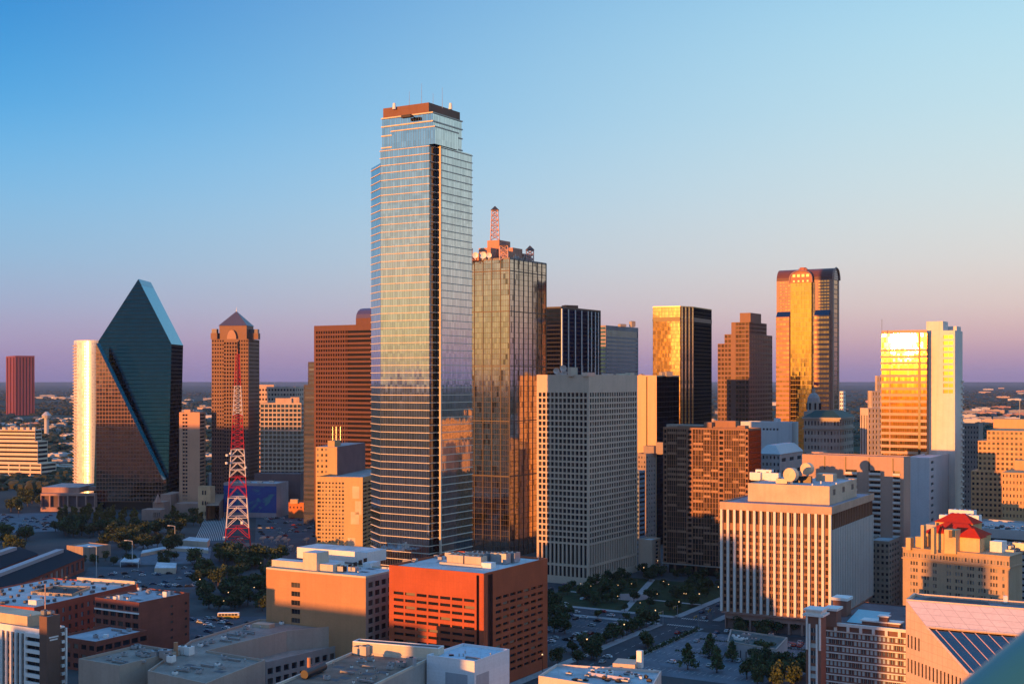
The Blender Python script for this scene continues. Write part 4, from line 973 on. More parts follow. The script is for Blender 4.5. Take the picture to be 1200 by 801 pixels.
    mb = MB(); x, y = P(936, 684); mb.box((x, y, zp), (14, 3, 3.6), R(-29), 0); mb.build('equipment_frame', dark_metal, r)
    q = rect(956, 976, 690, 8, 29); mb = MB(); mb.prism(q, zp - .5, Z(555.5, 690)); mb.build('rooftop_hut', MATS['peach penthouse'], r)
    for px, D2, h, w in ((886, 700, 4, 6), (896, 700, 5.5, 9), (905, 696, 4, 8), (917, 676, 2.4, 6)):
        hvac(r, P(px, D2), zp, R(-29), [(0, 0, w, 4, h)], 'rooftop_unit', white_paint if px < 910 else peach)
    for px, D2 in ((952, 660), (980, 666), (962, 676)): mb = MB(); x, y = P(px, D2); mb.cyl((x, y, zp), .4, 1.4, 8); mb.build('vent', white_paint, r)
finned_block()

# ---------------------------------------------------------------- balcony slab behind the finned block
def balcony_slab():
    D = 735; f = foot(940, 1059, 1067, D, 31); A, C, B, K = f; zt = Z(537, D); zb = Z(549, D + 12)
    r = thing('balcony_apartment_slab', 'long apartment slab with white balcony stacks and orange lit top band', 'apartment slab', (*centre(f), 0))
    st = wall('pinkish concrete', (.42, .27, .21), .8, .06); mb = MB(); wn = []
    nz = 24; b = dict(nx=1, nz=nz, fw=.94, fh=.6, dep=1.7)
    face_segs(mb, wn, A, C, 0, zb, [(None, 990.5, 'plain'), (990.5, 1004.5, b), (1004.5, 1018.5, 'plain'), (1018.5, 1032, b), (1032, 1046.5, 'plain'), (1046.5, 1055, b), (1055, None, 'plain')])
    mb.wallq(A, C, zb, zt); mb.wallq(C, B, 0, zt); mb.wallq(B, K, 0, zt); mb.wallq(K, A, 0, zt); mb.build('wall', st, r)
    put_windows(r, wn, home_pane, minpx=4, mull=2, frame=frame_m)
    n = Vector((-math.sin(R(31)), -math.cos(R(31)))); hz = zb / nz; w = wall('white balcony front', (.62, .56, .52))
    for xa, xb in ((990.5, 1004.5), (1018.5, 1032), (1046.5, 1055)):
        p, q = lerp(A, C, along(A, C, xa)), lerp(A, C, along(A, C, xb))
        for j in range(nz):
            if j * hz < 22: continue
            mb = MB(); mb.prism([p + n * .9, q + n * .9, q, p], j * hz, j * hz + 1.25, bot=True); mb.build('balcony', w, r)
    for px in (966.5, 991, 1018.5, 1046.5):
        p = lerp(A, C, along(A, C, px)) + n * .1; mb = MB(); mb.box((p.x, p.y, zb - 1), (.55, .4, zt - zb + 1), R(-31)); mb.build('joint', dark_metal, r)
    flat_roof(r, f, zt, grey_roof, st, .8)
    q = rect(951, 965, D + 52, 8); mb = MB(); mb.prism(q, zt - 20, Z(529, D + 56)); mb.build('lift_tower', st, r)
balcony_slab()

# ---------------------------------------------------------------- group behind: pale box, grid block, green roofed classic, cupola hall
f = foot(868, 928, 935.5, 1040, 31); zt = Z(496, 1040)
r = block('pale_windowless_block', 'pale blue white windowless box behind the finned block', 'building', f, zt, wall('bluish white wall', (.55, .56, .58), .8, .05), white_roof, left=[(0, zt - 6, None), (zt - 6, zt - 4, [(None, 893, 'plain'), (893, 913, dict(nx=5, nz=1, fw=.6, fh=.8, dep=.5)), (913, None, 'plain')]), (zt - 4, zt, None)])
hvac(r, P(911, 1052), zt, R(31), [(0, 0, 4, 4, 3.6)], 'rooftop_hut', MATS['bluish white wall'])
f = foot(888, 914, 941, 900, 31); zt = Z(532, 900)
r = block('mansard_grey_block', 'grey block with small square windows and a pale hipped roof behind the dishes', 'building', f, zt, wall('grey render', (.36, .35, .35)), None, left=dict(nx=6, nz=16, fw=.45, fh=.45, dep=.4), right=dict(nx=3, nz=9, fw=.55, fh=.3, dep=.4), minpx=4)
e = inset(f, -.4); t = inset(f, 5); mb = MB(); zr = Z(521, 910)
for i in range(4): j = (i + 1) % 4; mb.face([(*e[i], zt), (*e[j], zt), (*t[j], zr), (*t[i], zr)])
mb.face([(*p, zr) for p in t]); mb.build('hipped_roof', plain('pale zinc roof', (.45, .50, .53), .6), r)

f = foot(942, 984, 1000, 990, 29); zt = Z(491, 990); wsp = dict(fw=.5, fh=.5, dep=.6)
r = block('green_roof_building', 'grey limestone classical building with dark green hipped roof', 'building', f, zt, grey_stone, None,
    left=[(0, zt - 8, dict(nx=11, nz=16, **wsp)), (zt - 8, zt - 6.6, None), (zt - 6.6, zt, dict(nx=11, nz=1, **wsp))], right=[(0, zt - 8, dict(nx=6, nz=16, **wsp)), (zt - 8, zt - 6.6, None), (zt - 6.6, zt, dict(nx=6, nz=1, **wsp))], pane_m=pane('warm grey pane', (.05, .04, .04), (.30, .24, .21), .45), minpx=4)
mb = MB(); mb.prism(inset(f, -1.2), zt, zt + 1.2, bot=True); mb.prism(inset(f, -.9), zt - 8, zt - 7, bot=True); mb.build('cornice', grey_stone, r)
e = inset(f, -1.1); t = inset(f, 7); mb = MB(); zr = Z(481, 1000)
for i in range(4): j = (i + 1) % 4; mb.face([(*e[i], zt + 1.2), (*e[j], zt + 1.2), (*t[j], zr), (*t[i], zr)])
mb.face([(*p, zr) for p in t]); mb.build('hipped_roof', plain('green copper roof', (.012, .045, .04), .6), r)
def cupola_hall():
    D = 1025; f = foot(942, 957, 965, D, 31); zt = Z(482, D)
    r = thing('cupola_building', 'old stone building topped by a stepped cupola in front of the vaulted tower', 'building', (*centre(f), 0)); mb = MB(); mb.prism(f, 0, zt); mb.build('wall', grey_stone, r)
    c = centre(f); z1 = Z(470, D); mb = MB(); mb.cyl((*c, zt), 5.4, z1 - zt, 12); wn = []
    mb.build('drum', grey_stone, r)
    mb = MB(); n = 12
    for k in range(4):
        a0, a1 = math.pi / 2 * k / 4, math.pi / 2 * (k + 1) / 4; mb.cyl((*c, z1 + 7 * math.sin(a0)), 5.2 * math.cos(a0), 7 * (math.sin(a1) - math.sin(a0)), 12, r2=max(.02, 5.2 * math.cos(a1)))
    o = mb.build('dome', plain('dome lead', (.28, .25, .25), .5), r)
    mb = MB(); mb.cyl((*c, z1 + 6.6), 1.3, 3.4, 8); mb.cyl((*c, z1 + 10), .15, 6, 5, r2=.05); mb.build('lantern', grey_stone, o)
    mb = MB(); mb.face([(c.x, c.y, z1 + 13), (c.x + 4, c.y + .5, z1 + 12.4), (c.x + 4.2, c.y, z1 + 15.0), (c.x, c.y, z1 + 15.6)]); mb.build('flag', plain('red flag', (.4, .05, .06)), o)
    for i in range(8):
        a = 2 * math.pi * i / 8; p = c + Vector((math.cos(a), math.sin(a))) * 5.3; mb = MB(); mb.box((p.x, p.y, zt + 1.5), (1.3, 1.3, z1 - zt - 3), a, 0); mb.build('drum_window', office_pane, r)
cupola_hall()
f = foot(984, 988, 991, 2200, 31); block('slim_white_tower', 'slim white tower far behind to the right of the vaulted tower', 'tower', f, Z(459, 2200), white_paint, white_roof, left=dict(nx=2, nz=16, fw=.6, fh=.5, dep=.4), right=dict(nx=3, nz=16, fw=.6, fh=.5, dep=.4), limit=10)

# ---------------------------------------------------------------- stepped tower left of the flash tower; its white podium
def deco():
    D = 965; r = thing('stepped_deco_tower', 'cream stepped art deco tower squeezed against the sun flashing tower', 'tower', (*P(1020, D + 15), 0)); mb = MB(); wn = []; z0 = 0; mr = []
    for xl, xc, yt in ((1008, 1017.5, 478), (1017, 1022, 458), (1025.5, 1028, 440)):
        f = foot(xl, xc, 1046, D + (xc - 1017) * 2.2, 58); z1 = Z(yt, D)
        facade(mb, wn, f[0], f[1], z0, z1, nx=3, nz=1 if z0 else 1, fw=.3, fh=.9, dep=.3); facade(mb, wn, f[1], f[2], z0, z1, nx=7, nz=max(2, int((z1 - z0) / 4)), fw=.42, fh=.55, dep=.4)
        mb.wallq(f[2], f[3], z0, z1); mb.wallq(f[3], f[0], z0, z1); mb.face([(p[0], p[1], z1) for p in f]); z0 = z1
    mb.build('wall', wall('cream deco stone', (.56, .44, .36)), r); put_windows(r, wn, office_pane, minpx=3, limit=80)
deco()
f = foot(1062, 1089, 1120, 850, 31); zt = Z(538, 850)
r = block('white_podium_block', 'plain white block in shade at the foot of the sun flashing tower', 'building', f, zt, wall('lavender white wall', (.56, .54, .55), .8, .05), white_roof, right=[(0, zt, [(None, 1091, 'plain'), (1091, 1094.5, dict(nx=1, nz=16, fw=.9, fh=.4, dep=.5)), (1094.5, None, 'plain')])], minpx=3)

# ---------------------------------------------------------------- tan stepped apartment hotel at the right edge
def tan_hotel():
    D = 830; r = thing('tan_stepped_hotel', 'large tan stepped hotel with paired windows at the right edge', 'hotel', (*P(1190, D + 40), 0)); mb = MB(); wn = []; z0 = 0
    for xl, yt, Dd in ((1138, 551, 0), (1146, 516, 2), (1156.5, 504, 6)):
        f = foot(xl, 1232, 1245, D + Dd, 31); z1 = Z(yt, f[0].y)
        L = (f[1] - f[0]).length; facade(mb, wn, f[0], f[1], z0, z1, nx=int(L / 2.7), nz=max(2, round((z1 - z0) / 3.5)), fw=.56, fh=.5, dep=.35)
        mb.wallq(f[1], f[2], z0, z1); mb.wallq(f[2], f[3], z0, z1); mb.wallq(f[3], f[0], z0, z1); mb.face([(p[0], p[1], z1) for p in f]); z0 = z1
    m = wall('yellow tan brick', (.54, .31, .15), .85, .08); mb.build('wall', m, r); put_windows(r, wn, pane('hotel pane', (.02, .018, .02), (.14, .1, .07), .25), minpx=5)
    q = rect(1164, 1225, D + 50, 14); mb = MB(); mb.prism(q, z0, Z(490, D + 80)); mb.build('penthouse', m, r)
    x, y = P(1195, D + 70); mb = MB(); mb.cyl((x, y, z0 + 6), .2, 14, 5); mb.build('antenna', steel, r)
tan_hotel()
def tan_annex():
    D = 770; f = foot(1174, 1240, 1250, D, 31); zt = Z(553, f[0].y); r = thing('tan_annex_block', 'lower tan block standing in front of the stepped hotel, mostly lit', 'building', (*centre(f), 0)); mb = MB(); wn = []
    facade(mb, wn, f[0], f[1], 0, zt, nx=16, nz=18, fw=.4, fh=.45, dep=.35); mb.wallq(f[1], f[2], 0, zt); mb.wallq(f[2], f[3], 0, zt); mb.wallq(f[3], f[0], 0, zt); mb.face([(p[0], p[1], zt) for p in f])
    m = MATS['yellow tan brick']; mb.build('wall', m, r); put_windows(r, wn, MATS['hotel pane'], minpx=4)
    q = rect(1189, 1240, D + 24, 12); mb = MB(); mb.prism(q, zt, Z(538, D + 46)); mb.build('upper_block', m, r)
tan_annex()
f = foot(1116, 1147, 1152, 1010, 31); block('grey_flats', 'grey block of flats in shade between white tower and stepped hotel', 'apartment block', f, Z(497, 1025), wall('grey flats brick', (.27, .22, .20)), tar_roof, left=dict(nx=9, nz=24, fw=.4, fh=.45, dep=.4), minpx=3)
f = foot(1118, 1129.5, 1132, 905, 31)

# ---------------------------------------------------------------- parking deck with cars on top, behind the red roofed hotel
f = foot(1085, 1215, 1240, 670, 36); DECK = f; zt_deck = Z(622, 680); 
r = block('parking_deck', 'pale concrete parking deck with cars on its top level', 'parking deck', f, zt_deck, wall('deck concrete', (.42, .40, .40)), grey_roof, left=[(0, zt_deck - 3, dict(nx=1, nz=14, fw=1, fh=.4, dep=1.2)), (zt_deck - 3, zt_deck, None)], limit=14)
for px, D2, w, h in ((1112, 718, 9, 4.4), (1128, 730, 14, 6), (1138, 722, 10, 4)): hvac(r, P(px, D2), zt_deck, R(-36), [(0, 0, w, 6, h)], 'stair_hut', white_paint)

# ---------------------------------------------------------------- red roofed hotel
def red_roof_hotel():
    f = foot(1058, 1183, 1198, 586, 40); A, C, B, K = f; zt = 48
    r = thing('red_roof_hotel', 'tan brick hotel with red tiled roof house on top', 'hotel', (*centre(f), 0)); mb = MB(); wn = []; nz = 13
    tb = wall('yellow hotel brick', (.42, .29, .19), .85, .1); hz = 3.3
    gap = lambda a, b, k: (a, b, dict(nx=k, nz=nz, fw=.62, fh=.52, dep=.4))
    zlo, zhi = zt - 4.6 - hz * nz, zt - 4.6
    segs = [(None, 1066, 'plain')]
    cols = [(1066.5, 1076, 3), (1079.5, 1089, 3), (1093, 1098, 2), (1109, 1115, 2), (1119, 1128.5, 3), (1133, 1142, 3), (1146, 1155.5, 3), (1160, 1169.5, 3), (1174, 1178, 1)]
    last = 1066
    for a, b, k in cols: segs += [(last, a, 'plain'), gap(a, b, k)]; last = b
    segs.append((last, None, 'plain')); face_segs(mb, wn, A, C, zlo, zhi, segs); mb.wallq(A, C, 0, zlo)
    mb.wallq(A, C, zhi, zt - 3.6); facade(mb, wn, A, C, zt - 3.6, zt - 1.4, nx=34, nz=1, fw=.5, fh=.8, dep=.4); mb.wallq(A, C, zt - 1.4, zt)
    mb.wallq(C, B, 0, zt); mb.wallq(B, K, 0, zt); mb.wallq(K, A, 0, zt); mb.build('wall', tb, r)
    put_windows(r, wn, pane('old sash pane', (.025, .025, .03), (.33, .31, .30), .38), minpx=6, mull=1, frame=frame_m)
    flat_roof(r, f, zt, grey_roof, tb, 1)
    mb = MB(); mb.prism(inset(f, -.5), zt - 4.5, zt - 3.9, bot=True); mb.prism(inset(f, -.35), zt + .6, zt + 1.03, bot=True); mb.build('cornice', tb, r)
    cr = wall('golden render', (.60, .40, .20)); rt = plain('red roof tiles', (.45, .03, .012), .75, 0, 0, .08)
    def house(xa, xb, D, dep, h, rh, over=.6):
        q = rect(xa, xb, D, dep, 40); mb = MB(); mb.prism(q, zt, zt + h); o = mb.build('roof_house', cr, r); e = inset(q, -over); L = (q[1] - q[0]); m = min(dep, L.length) * .5
        mb = MB(); d = L.normalized(); s = (q[2] - q[1]).normalized()
        t = [q[0] + d * m + s * m, q[1] - d * m + s * m] if L.length > dep else [centre(q), centre(q)]
        z0, z1 = zt + h, zt + h + rh
        mb.face([(*e[0], z0), (*e[1], z0), (*t[1], z1), (*t[0], z1)]); mb.face([(*e[1], z0), (*e[2], z0), (*t[1], z1)]); mb.face([(*e[2], z0), (*e[3], z0), (*t[0], z1), (*t[1], z1)]); mb.face([(*e[3], z0), (*e[0], z0), (*t[0], z1)]); mb.build('tiled_roof', rt, o); return o
    house(1081, 1147, 604, 16, 7.5, 5.0); house(1096, 1140, 616, 12, 12.2, 4.2); house(1094.5, 1106, 606, 6, 9, 4); house(1122, 1148, 598, 8, 7.6, 4)
    for xa, xb, D, dep, yt in ((1106.5, 1120, 600, 6, 621), (1061.5, 1067, 614, 4, 630), (1072.5, 1082, 616, 6, 629), (1079, 1082.5, 612, 3, 615), (1091, 1094.5, 600, 3, 618)):
        q = rect(xa, xb, D, dep, 40); mb = MB(); mb.prism(q, zt, Z(yt, D)); mb.build('chimney_block', cr, r)
    x, y = P(1112.5, 599); mb = MB(); mb.box((x, y - 1.6, zt + 8), (1.6, .3, 3.4), R(-40)); mb.build('arched_niche', wall('dark niche', (.2, .12, .06)), r)
    q = rect(1160, 1174, 598, 7, 40); mb = MB(); mb.prism(q, zt, zt + 6); mb.build('lift_hut', white_paint, r)
    hvac(r, P(1180, 607), zt, R(-40), [(0, 0, 5, 4, 3), (4, 6, 6, 4, 4), (-3, 5, 5, 4, 3), (2, -4, 6, 3, 1.6)], 'rooftop_unit', steel)
red_roof_hotel()

# ---------------------------------------------------------------- pink wedge building with sloping skylight (bottom right)
def wedge_building():
    top = Vector((*P(1061.5, 490), 45.5)); w75 = Vector((math.cos(R(75)), -math.sin(R(75)))); dn = Vector((math.cos(R(28)), -math.sin(R(28))))
    r = thing('pink_wedge_building', 'pink granite building with steep stone slope and blue slanted skylight', 'building', (top.x + 20, top.y, 0))
    pk = wall('peach granite', (.66, .46, .35), .6, .05, 3, 3.2, .12, .62); sp = wall('sky tinted pink slope', (.70, .54, .49), .45, .05, 5.2, 3.4, .2, .6)  # slope tinted paler and pinker for the extra sky light it catches
    def q(s, z): p = Vector((top.x, top.y)) + w75 * s; return Vector((p.x, p.y, z))
    Q0, Q1, Q2 = q(0, 45.5), q(14.1, 37.8), q(40.3, 26); Q3 = q(60, 17); LR = 100; D3 = Vector((dn.x, dn.y, 0)) * LR
    mb = MB(); b0, b3 = q(0, 0), q(60, 0)
    # flank below the slope: pieces with window rows
    wn = []; rows = [(27.6, 32.5, 0, .2), (18.2, 23.2, 0, 1.0), (9, 14, 0, 1), (0, 5, 0, 1)]
    def at(s): p = Vector((top.x, top.y)) + w75 * s; return p
    def zslope(s): return 45.5 - (7.7 * s / 14.1 if s < 14.1 else 7.7 + (s - 14.1) * 11.8 / 26.2 if s < 40.3 else 19.5 + (s - 40.3) * .457)
    edges = [0, 10, 14.1, 34, 40.3, 60]
    # two punched storeys where they fit, plain above
    facade(mb, wn, at(0), at(10), 27.2, 33.2, nx=4, nz=1, fw=.45, fh=.82, dep=.2, e0=.4); facade(mb, wn, at(0), at(36), 17.8, 24.2, nx=15, nz=1, fw=.45, fh=.82, dep=.2, e0=.4); facade(mb, wn, at(0), at(36), 8, 14.4, nx=15, nz=1, fw=.45, fh=.82, dep=.2, e0=.4)
    mb.wallq(at(0), at(36), 24.2, 27.2); mb.wallq(at(0), at(36), 14.4, 17.8); mb.wallq(at(0), at(36), 0, 8); mb.wallq(at(36), at(60), 0, zslope(60))
    def polyw(pts): mb.face([(*at(s), z) for s, z in pts], 0, [(s, z) for s, z in pts])
    polyw([(36, zslope(60)), (60, zslope(60)), (40.3, 26), (36, zslope(36))]); polyw([(0, 33.2), (10, 33.2), (10, zslope(10)), (0, 45.5)]); polyw([(10, 27.2), (36, 27.2), (36, zslope(36)), (14.1, 37.8), (10, zslope(10))])
    o = mb.build('wall', pk, r); put_windows(r, wn, office_pane, minpx=4)
    mb = MB(); mb.face([tuple(Q1), tuple(Q1 + D3), tuple(Q0 + D3), tuple(Q0)], 0, [(0, 0), (LR, 0), (LR, 14), (0, 14)]); mb.build('stone_slope', sp, r)
    mb = MB(); a, b = Q1 + (Q2 - Q1) * .03 + Vector((dn.x, dn.y, 0)) * .8, Q2 + Vector((dn.x, dn.y, 0)) * .8
    down = Vector((0, 0, -.35)); mb.face([tuple(b + down), tuple(b + D3 + down), tuple(a + D3 + down), tuple(a + down)], 0, [(0, 0), (LR, 0), (LR, 30), (0, 30)])
    sk = mb.build('skylight', glass('deep blue skylight', (.10, .13, .165), 1, .08, 2.4, 4.2, .1, .1, (.05, .05, .07), .004, .15), r)
    for i in range(0, 22):
        s = i * 4.6 + 2; u = Vector((dn.x, dn.y, 0)) * s; mb = MB(); mb.bar(tuple(a + u - Vector((0, 0, .2))), tuple(b + u - Vector((0, 0, .2))), .28); mb.build('glazing_bar', plain('pink bar', (.55, .36, .36), .5), sk)
    mb = MB(); mb.bar(tuple(Q1), tuple(Q2), .7); mb.bar(tuple(Q1 + Vector((0, 0, .1))), tuple(Q1 + D3 + Vector((0, 0, .1))), .7); mb.bar(tuple(Q2), tuple(Q2 + D3), .8); mb.build('skylight_frame', pk, sk)
    mb = MB(); mb.face([tuple(Q3), tuple(Q3 + D3), tuple(Q2 + D3 - Vector((0, 0, .4))), tuple(Q2 - Vector((0, 0, .4)))]); mb.wallq((Q3.x, Q3.y), ((Q3 + D3).x, (Q3 + D3).y), 0, Q3.z); mb.build('lower_slope', pk, r)
    # roof deck behind the slope with parapet
    s = Vector((math.sin(R(28)), math.cos(R(28)))); W = 16
    p = [Vector((Q0.x, Q0.y)), Vector(((Q0 + D3).x, (Q0 + D3).y)), Vector(((Q0 + D3).x, (Q0 + D3).y)) + s * W, Vector((Q0.x, Q0.y)) + s * W]
    mb = MB()
    for i in (1, 2, 3): mb.wallq(p[i], p[(i + 1) % 4], 0, 45.5)
    mb.build('rear_wall', pk, r); flat_roof(r, p, 44.6, roofm('blue tar roof', (.16, .19, .22)), pk, 1.3, .8)
    mb = MB(); a0 = p[0] + s * 4 + dn * 4; mb.prism([a0, a0 + dn * 26, a0 + dn * 24 + s * 9, a0 + s * 9 + dn * 3], 44.6, 45.2, 0); mb.build('roof_hatch', tar_roof, r)
    x = p[3] + dn * 34 - s * 1; mb = MB(); mb.box((x.x, x.y, 45), (1.3, 1.3, 2.6)); mb.build('roof_post', white_paint, r)
wedge_building()

# ---------------------------------------------------------------- brown brick hotel with white trim
def trim_hotel():
    D = 498; f = foot(965, 1070, 1110, D, 31); A, C, B, K = f; zt = 31.5
    r = thing('white_trim_hotel', 'brown brick hotel with white cornices, corner tower and turquoise roof terrace', 'hotel', (*centre(f), 0))
    bk = wall('chocolate brick', (.20, .10, .075), .85, .12, 0, 1, .1, .85); wt = wall('white trim', (.66, .64, .62), .7, .05); mb = MB(); wn = []
    nz = 9; hz = 2.9; top = zt - 2.4
    nsec = 7
    facade(mb, wn, A, C, top - hz * nz, top, nx=nsec * 3, nz=nz, fw=.66, fh=.6, dep=.3, e0=.8, e1=.8); mb.wallq(A, C, 0, top - hz * nz); mb.wallq(A, C, top, zt)
    mb.wallq(C, B, 0, zt); mb.wallq(B, K, 0, zt); mb.wallq(K, A, 0, zt); mb.build('wall', bk, r)
    put_windows(r, wn, pane('teal sash pane', (.03, .04, .05), (.42, .52, .56), .55, 0, .1), minpx=6, mull=1, frame=wt)
    n = Vector((-math.sin(R(31)), -math.cos(R(31))))
    for j in range(nz + 1):
        z = top - hz * j - .05; mb = MB(); mb.prism([A + n * .35, C + n * .35, C, A], z - .3, z + .12, bot=True); mb.build('string_course', wt, r)
    mb = MB(); mb.prism([A + n * .9, C + n * .9, C - n * .3, A - n * .3], zt - .2, zt + 1.0, bot=True); mb.build('cornice', wt, r)
    for i in range(nsec + 1):
        p = lerp(A, C, i / nsec) + n * .5; mb = MB(); mb.box((p.x, p.y, zt - 2.2), (1.1, .9, 2.2), R(-31)); mb.build('bracket', wt, r)
    mb = MB(); e = inset(f, 1); mb.face([(p[0], p[1], zt - .6) for p in f]); mb.build('roof', roofm('plum roof', (.13, .10, .11)), r)
    # corner tower
    t = foot(944.5, 962, 968, 494, 31); zc = Z(719, 500); mb = MB(); wn = []
    face_segs(mb, wn, t[0], t[1], 2, zc - 4, [(None, 949, 'plain'), (949, 957.5, dict(nx=1, nz=11, fw=.86, fh=.62, dep=.4)), (957.5, None, 'plain')]); mb.wallq(t[0], t[1], 0, 2); mb.wallq(t[0], t[1], zc - 4, zc)
    for i in (1, 2, 3): mb.wallq(t[i], t[(i + 1) % 4], 0, zc)
    ct = mb.build('corner_tower', bk, r); put_windows(r, wn, MATS['teal sash pane'], 'tower_window', minpx=5, mull=1, frame=wt)
    for (z0, h, o) in ((zc, .7, -1.1), (zc + .7, 1.4, -.2), (zc + 2.1, .6, -.8)): mb = MB(); mb.prism(inset(t, o), z0, z0 + h, bot=True); mb.build('cap', wt, ct)
    for k, px in enumerate((946, 949, 957.5, 961)):
        p = lerp(t[0], t[1], along(t[0], t[1], px)) + n * .3; mb = MB(); mb.box((p.x, p.y, zc - (13 if k in (0, 3) else 30)), (.7, .7, 13 if k in (0, 3) else 27), R(-31)); mb.build('pilaster', wt, ct)
    # roof pavilions, terrace
    def pav(xa, xb, D2, dep, z0, h, roofh=.9):
        q = rect(xa, xb, D2, dep); mb = MB(); mb.prism(q, z0, z0 + h); o = mb.build('roof_pavilion', bk, r); mb = MB(); mb.prism(inset(q, -.55), z0 + h, z0 + h + roofh, bot=True); mb.build('white_eave', wt, o); return o
    pav(966, 980, 512, 7, zt - .6, 6.4); pav(976, 992, 534, 7, zt - .6, 6.6, 1.2); pav(1010, 1054, 504, 5, zt - .6, 2.6, .5); pav(1030, 1040, 506, 3, zt, 4.4, .5)
    a = [Vector(G(992, 729, zt + .2)), Vector(G(1030, 733, zt + .2)), Vector(G(1044, 718, zt + .2)), Vector(G(1006, 714, zt + .2))]
    mb = MB(); mb.prism(a, zt - .6, zt + .5, 1, 0); mb.build('terrace', [plain('turquoise deck', (.08, .42, .52), .4), wall('rose terrace wall', (.30, .16, .15))], r)
trim_hotel()

# ---------------------------------------------------------------- low white building at the very bottom beside the car park
def low_white():
    zt = 14; a = [Vector(G(632, 791, zt)), Vector(G(700, 800, zt)), Vector(G(760, 806, zt)), Vector(G(742, 780, zt)), Vector(G(651, 781, zt))]
    r = thing('low_arched_building', 'low white building with cluttered roof at the bottom beside the car park', 'building', (*centre(a), 0)); mb = MB(); wn = []
    w = wall('pinkish white wall', (.64, .52, .46)); a = [Vector(G(631, 794, zt)), Vector(G(760, 815, zt)), Vector(G(775, 788, zt)), Vector(G(652, 780, zt))]
    facade(mb, wn, a[0], a[1], 2, zt - 3, nx=18, nz=2, fw=.4, fh=.6, dep=.4); mb.wallq(a[0], a[1], 0, 2); mb.wallq(a[0], a[1], zt - 3, zt)
    for i in (1, 2, 3): mb.wallq(a[i], a[(i + 1) % 4], 0, zt)
    mb.build('wall', w, r); put_windows(r, wn, office_pane, 'arched_window', minpx=4); flat_roof(r, a, zt, roofm('cluttered blue roof', (.40, .46, .50), .4), w, 1.0)
    rs = random.Random(3)
    for i in range(26):
        px, py = rs.uniform(665, 765), rs.uniform(785, 800); x, y = G(px, py, zt); s = rs.uniform(1, 3.4); hvac(r, (x, y), zt, R(-31), [(0, 0, s, rs.uniform(.8, 2.2), rs.uniform(.3, 1.0))], 'rooftop_unit', rs.choice([steel, white_paint, dark_metal]))
    x, y = G(750, 782, zt); mb = MB(); mb.box((x, y, zt), (2.2, 2, 7), R(-31)); mb.build('sign_pylon', white_paint, r)
    q = [Vector(G(718, 784, zt)), Vector(G(744, 786, zt)), Vector(G(748, 780, zt)), Vector(G(724, 778, zt))]; mb = MB(); mb.prism(q, zt, zt + 2.6); mb.build('rooftop_hut', white_conc, r)
    mb = MB(); p, q = Vector(G(690, 792, zt)), Vector(G(738, 799, zt)); mb.bar((p.x, p.y, zt + .8), (q.x, q.y, zt + .8), 1.2); mb.build('raised_duct', w, r)
low_white()

# ---------------------------------------------------------------- long low depot roof beside the finned block
def green_low():
    zt = 7; a = [Vector(G(852, 752, zt)), Vector(G(910, 762, zt)), Vector(G(923, 748, zt)), Vector(G(856, 738, zt))]
    r = thing('low_green_roof_shop', 'low pale building with dark green roof in front of the finned block', 'building', (*centre(a), 0)); mb = MB(); wn = []
    facade(mb, wn, a[0], a[1], 0, zt - 1.6, nx=9, nz=1, fw=.22, fh=.8, dep=.3, lift=0); mb.wallq(a[0], a[1], zt - 1.6, zt)
    for i in (1, 2, 3): mb.wallq(a[i], a[(i + 1) % 4], 0, zt)
    mb.build('wall', wall('pale lilac wall', (.46, .40, .40)), r); put_windows(r, wn, office_pane, 'doorway', minpx=2); flat_roof(r, a, zt, roofm('green tar roof', (.06, .11, .115)), grey_stone, .7, .7)
    rs = random.Random(4)
    for i in range(9): x, y = G(rs.uniform(862, 914), rs.uniform(743, 754), zt); hvac(r, (x, y), zt, R(-31), [(0, 0, rs.uniform(1.4, 4.5), 1.6, rs.uniform(.5, 1.4))], 'rooftop_unit', rs.choice([white_paint, steel]))
green_low()
f = foot(1016, 1042, 1060, 715, 31); block('tan_shaded_block', 'tan block in shade just right of the finned block', 'building', f, Z(632, 730), wall('dim tan brick', (.30, .24, .19)), roofm('pale blue roof', (.42, .48, .52)), left=dict(nx=5, nz=12, fw=.55, fh=.5, dep=.4), right=dict(nx=6, nz=12, fw=.55, fh=.5, dep=.4), minpx=4)

# small blocks seen in the gap right of the grid tower
f = foot(744, 757, 779, 985, 31); zt = Z(533, 985)
r = block('old_beige_hotel', 'old beige block with small windows in the gap right of the grid tower', 'building', f, zt, wall('old beige brick', (.33, .25, .21), .9, .15), grey_roof, left=dict(nx=4, nz=20, fw=.4, fh=.45, dep=.3), right=dict(nx=8, nz=20, fw=.42, fh=.42, dep=.3), pane_m=home_pane, minpx=3)
hvac(r, P(762, 1000), zt, R(-31), [(0, 0, 9, 6, 6), (8, 2, 6, 5, 9)], 'rooftop_hut', MATS['old beige brick'])
f = foot(738, 749, 756, 940, 31); block('blue_banded_block', 'narrow blue banded block between grid tower and old beige block', 'building', f, Z(553, 940), wall('blue grey panels', (.20, .24, .30)), white_roof, left=dict(nx=1, nz=18, fw=.9, fh=.5, dep=.3), right=dict(nx=1, nz=18, fw=.9, fh=.5, dep=.3), limit=20)
f = foot(748, 764, 774, 865, 31); block('low_white_annex', 'low white annex at the foot of the old beige block', 'building', f, Z(634, 865), white_conc, white_roof, right=[(0, Z(634, 865), [(None, 768, 'plain'), (768, 772, dict(nx=1, nz=8, fw=.8, fh=.6, dep=.4)), (772, None, 'plain')])], limit=8)
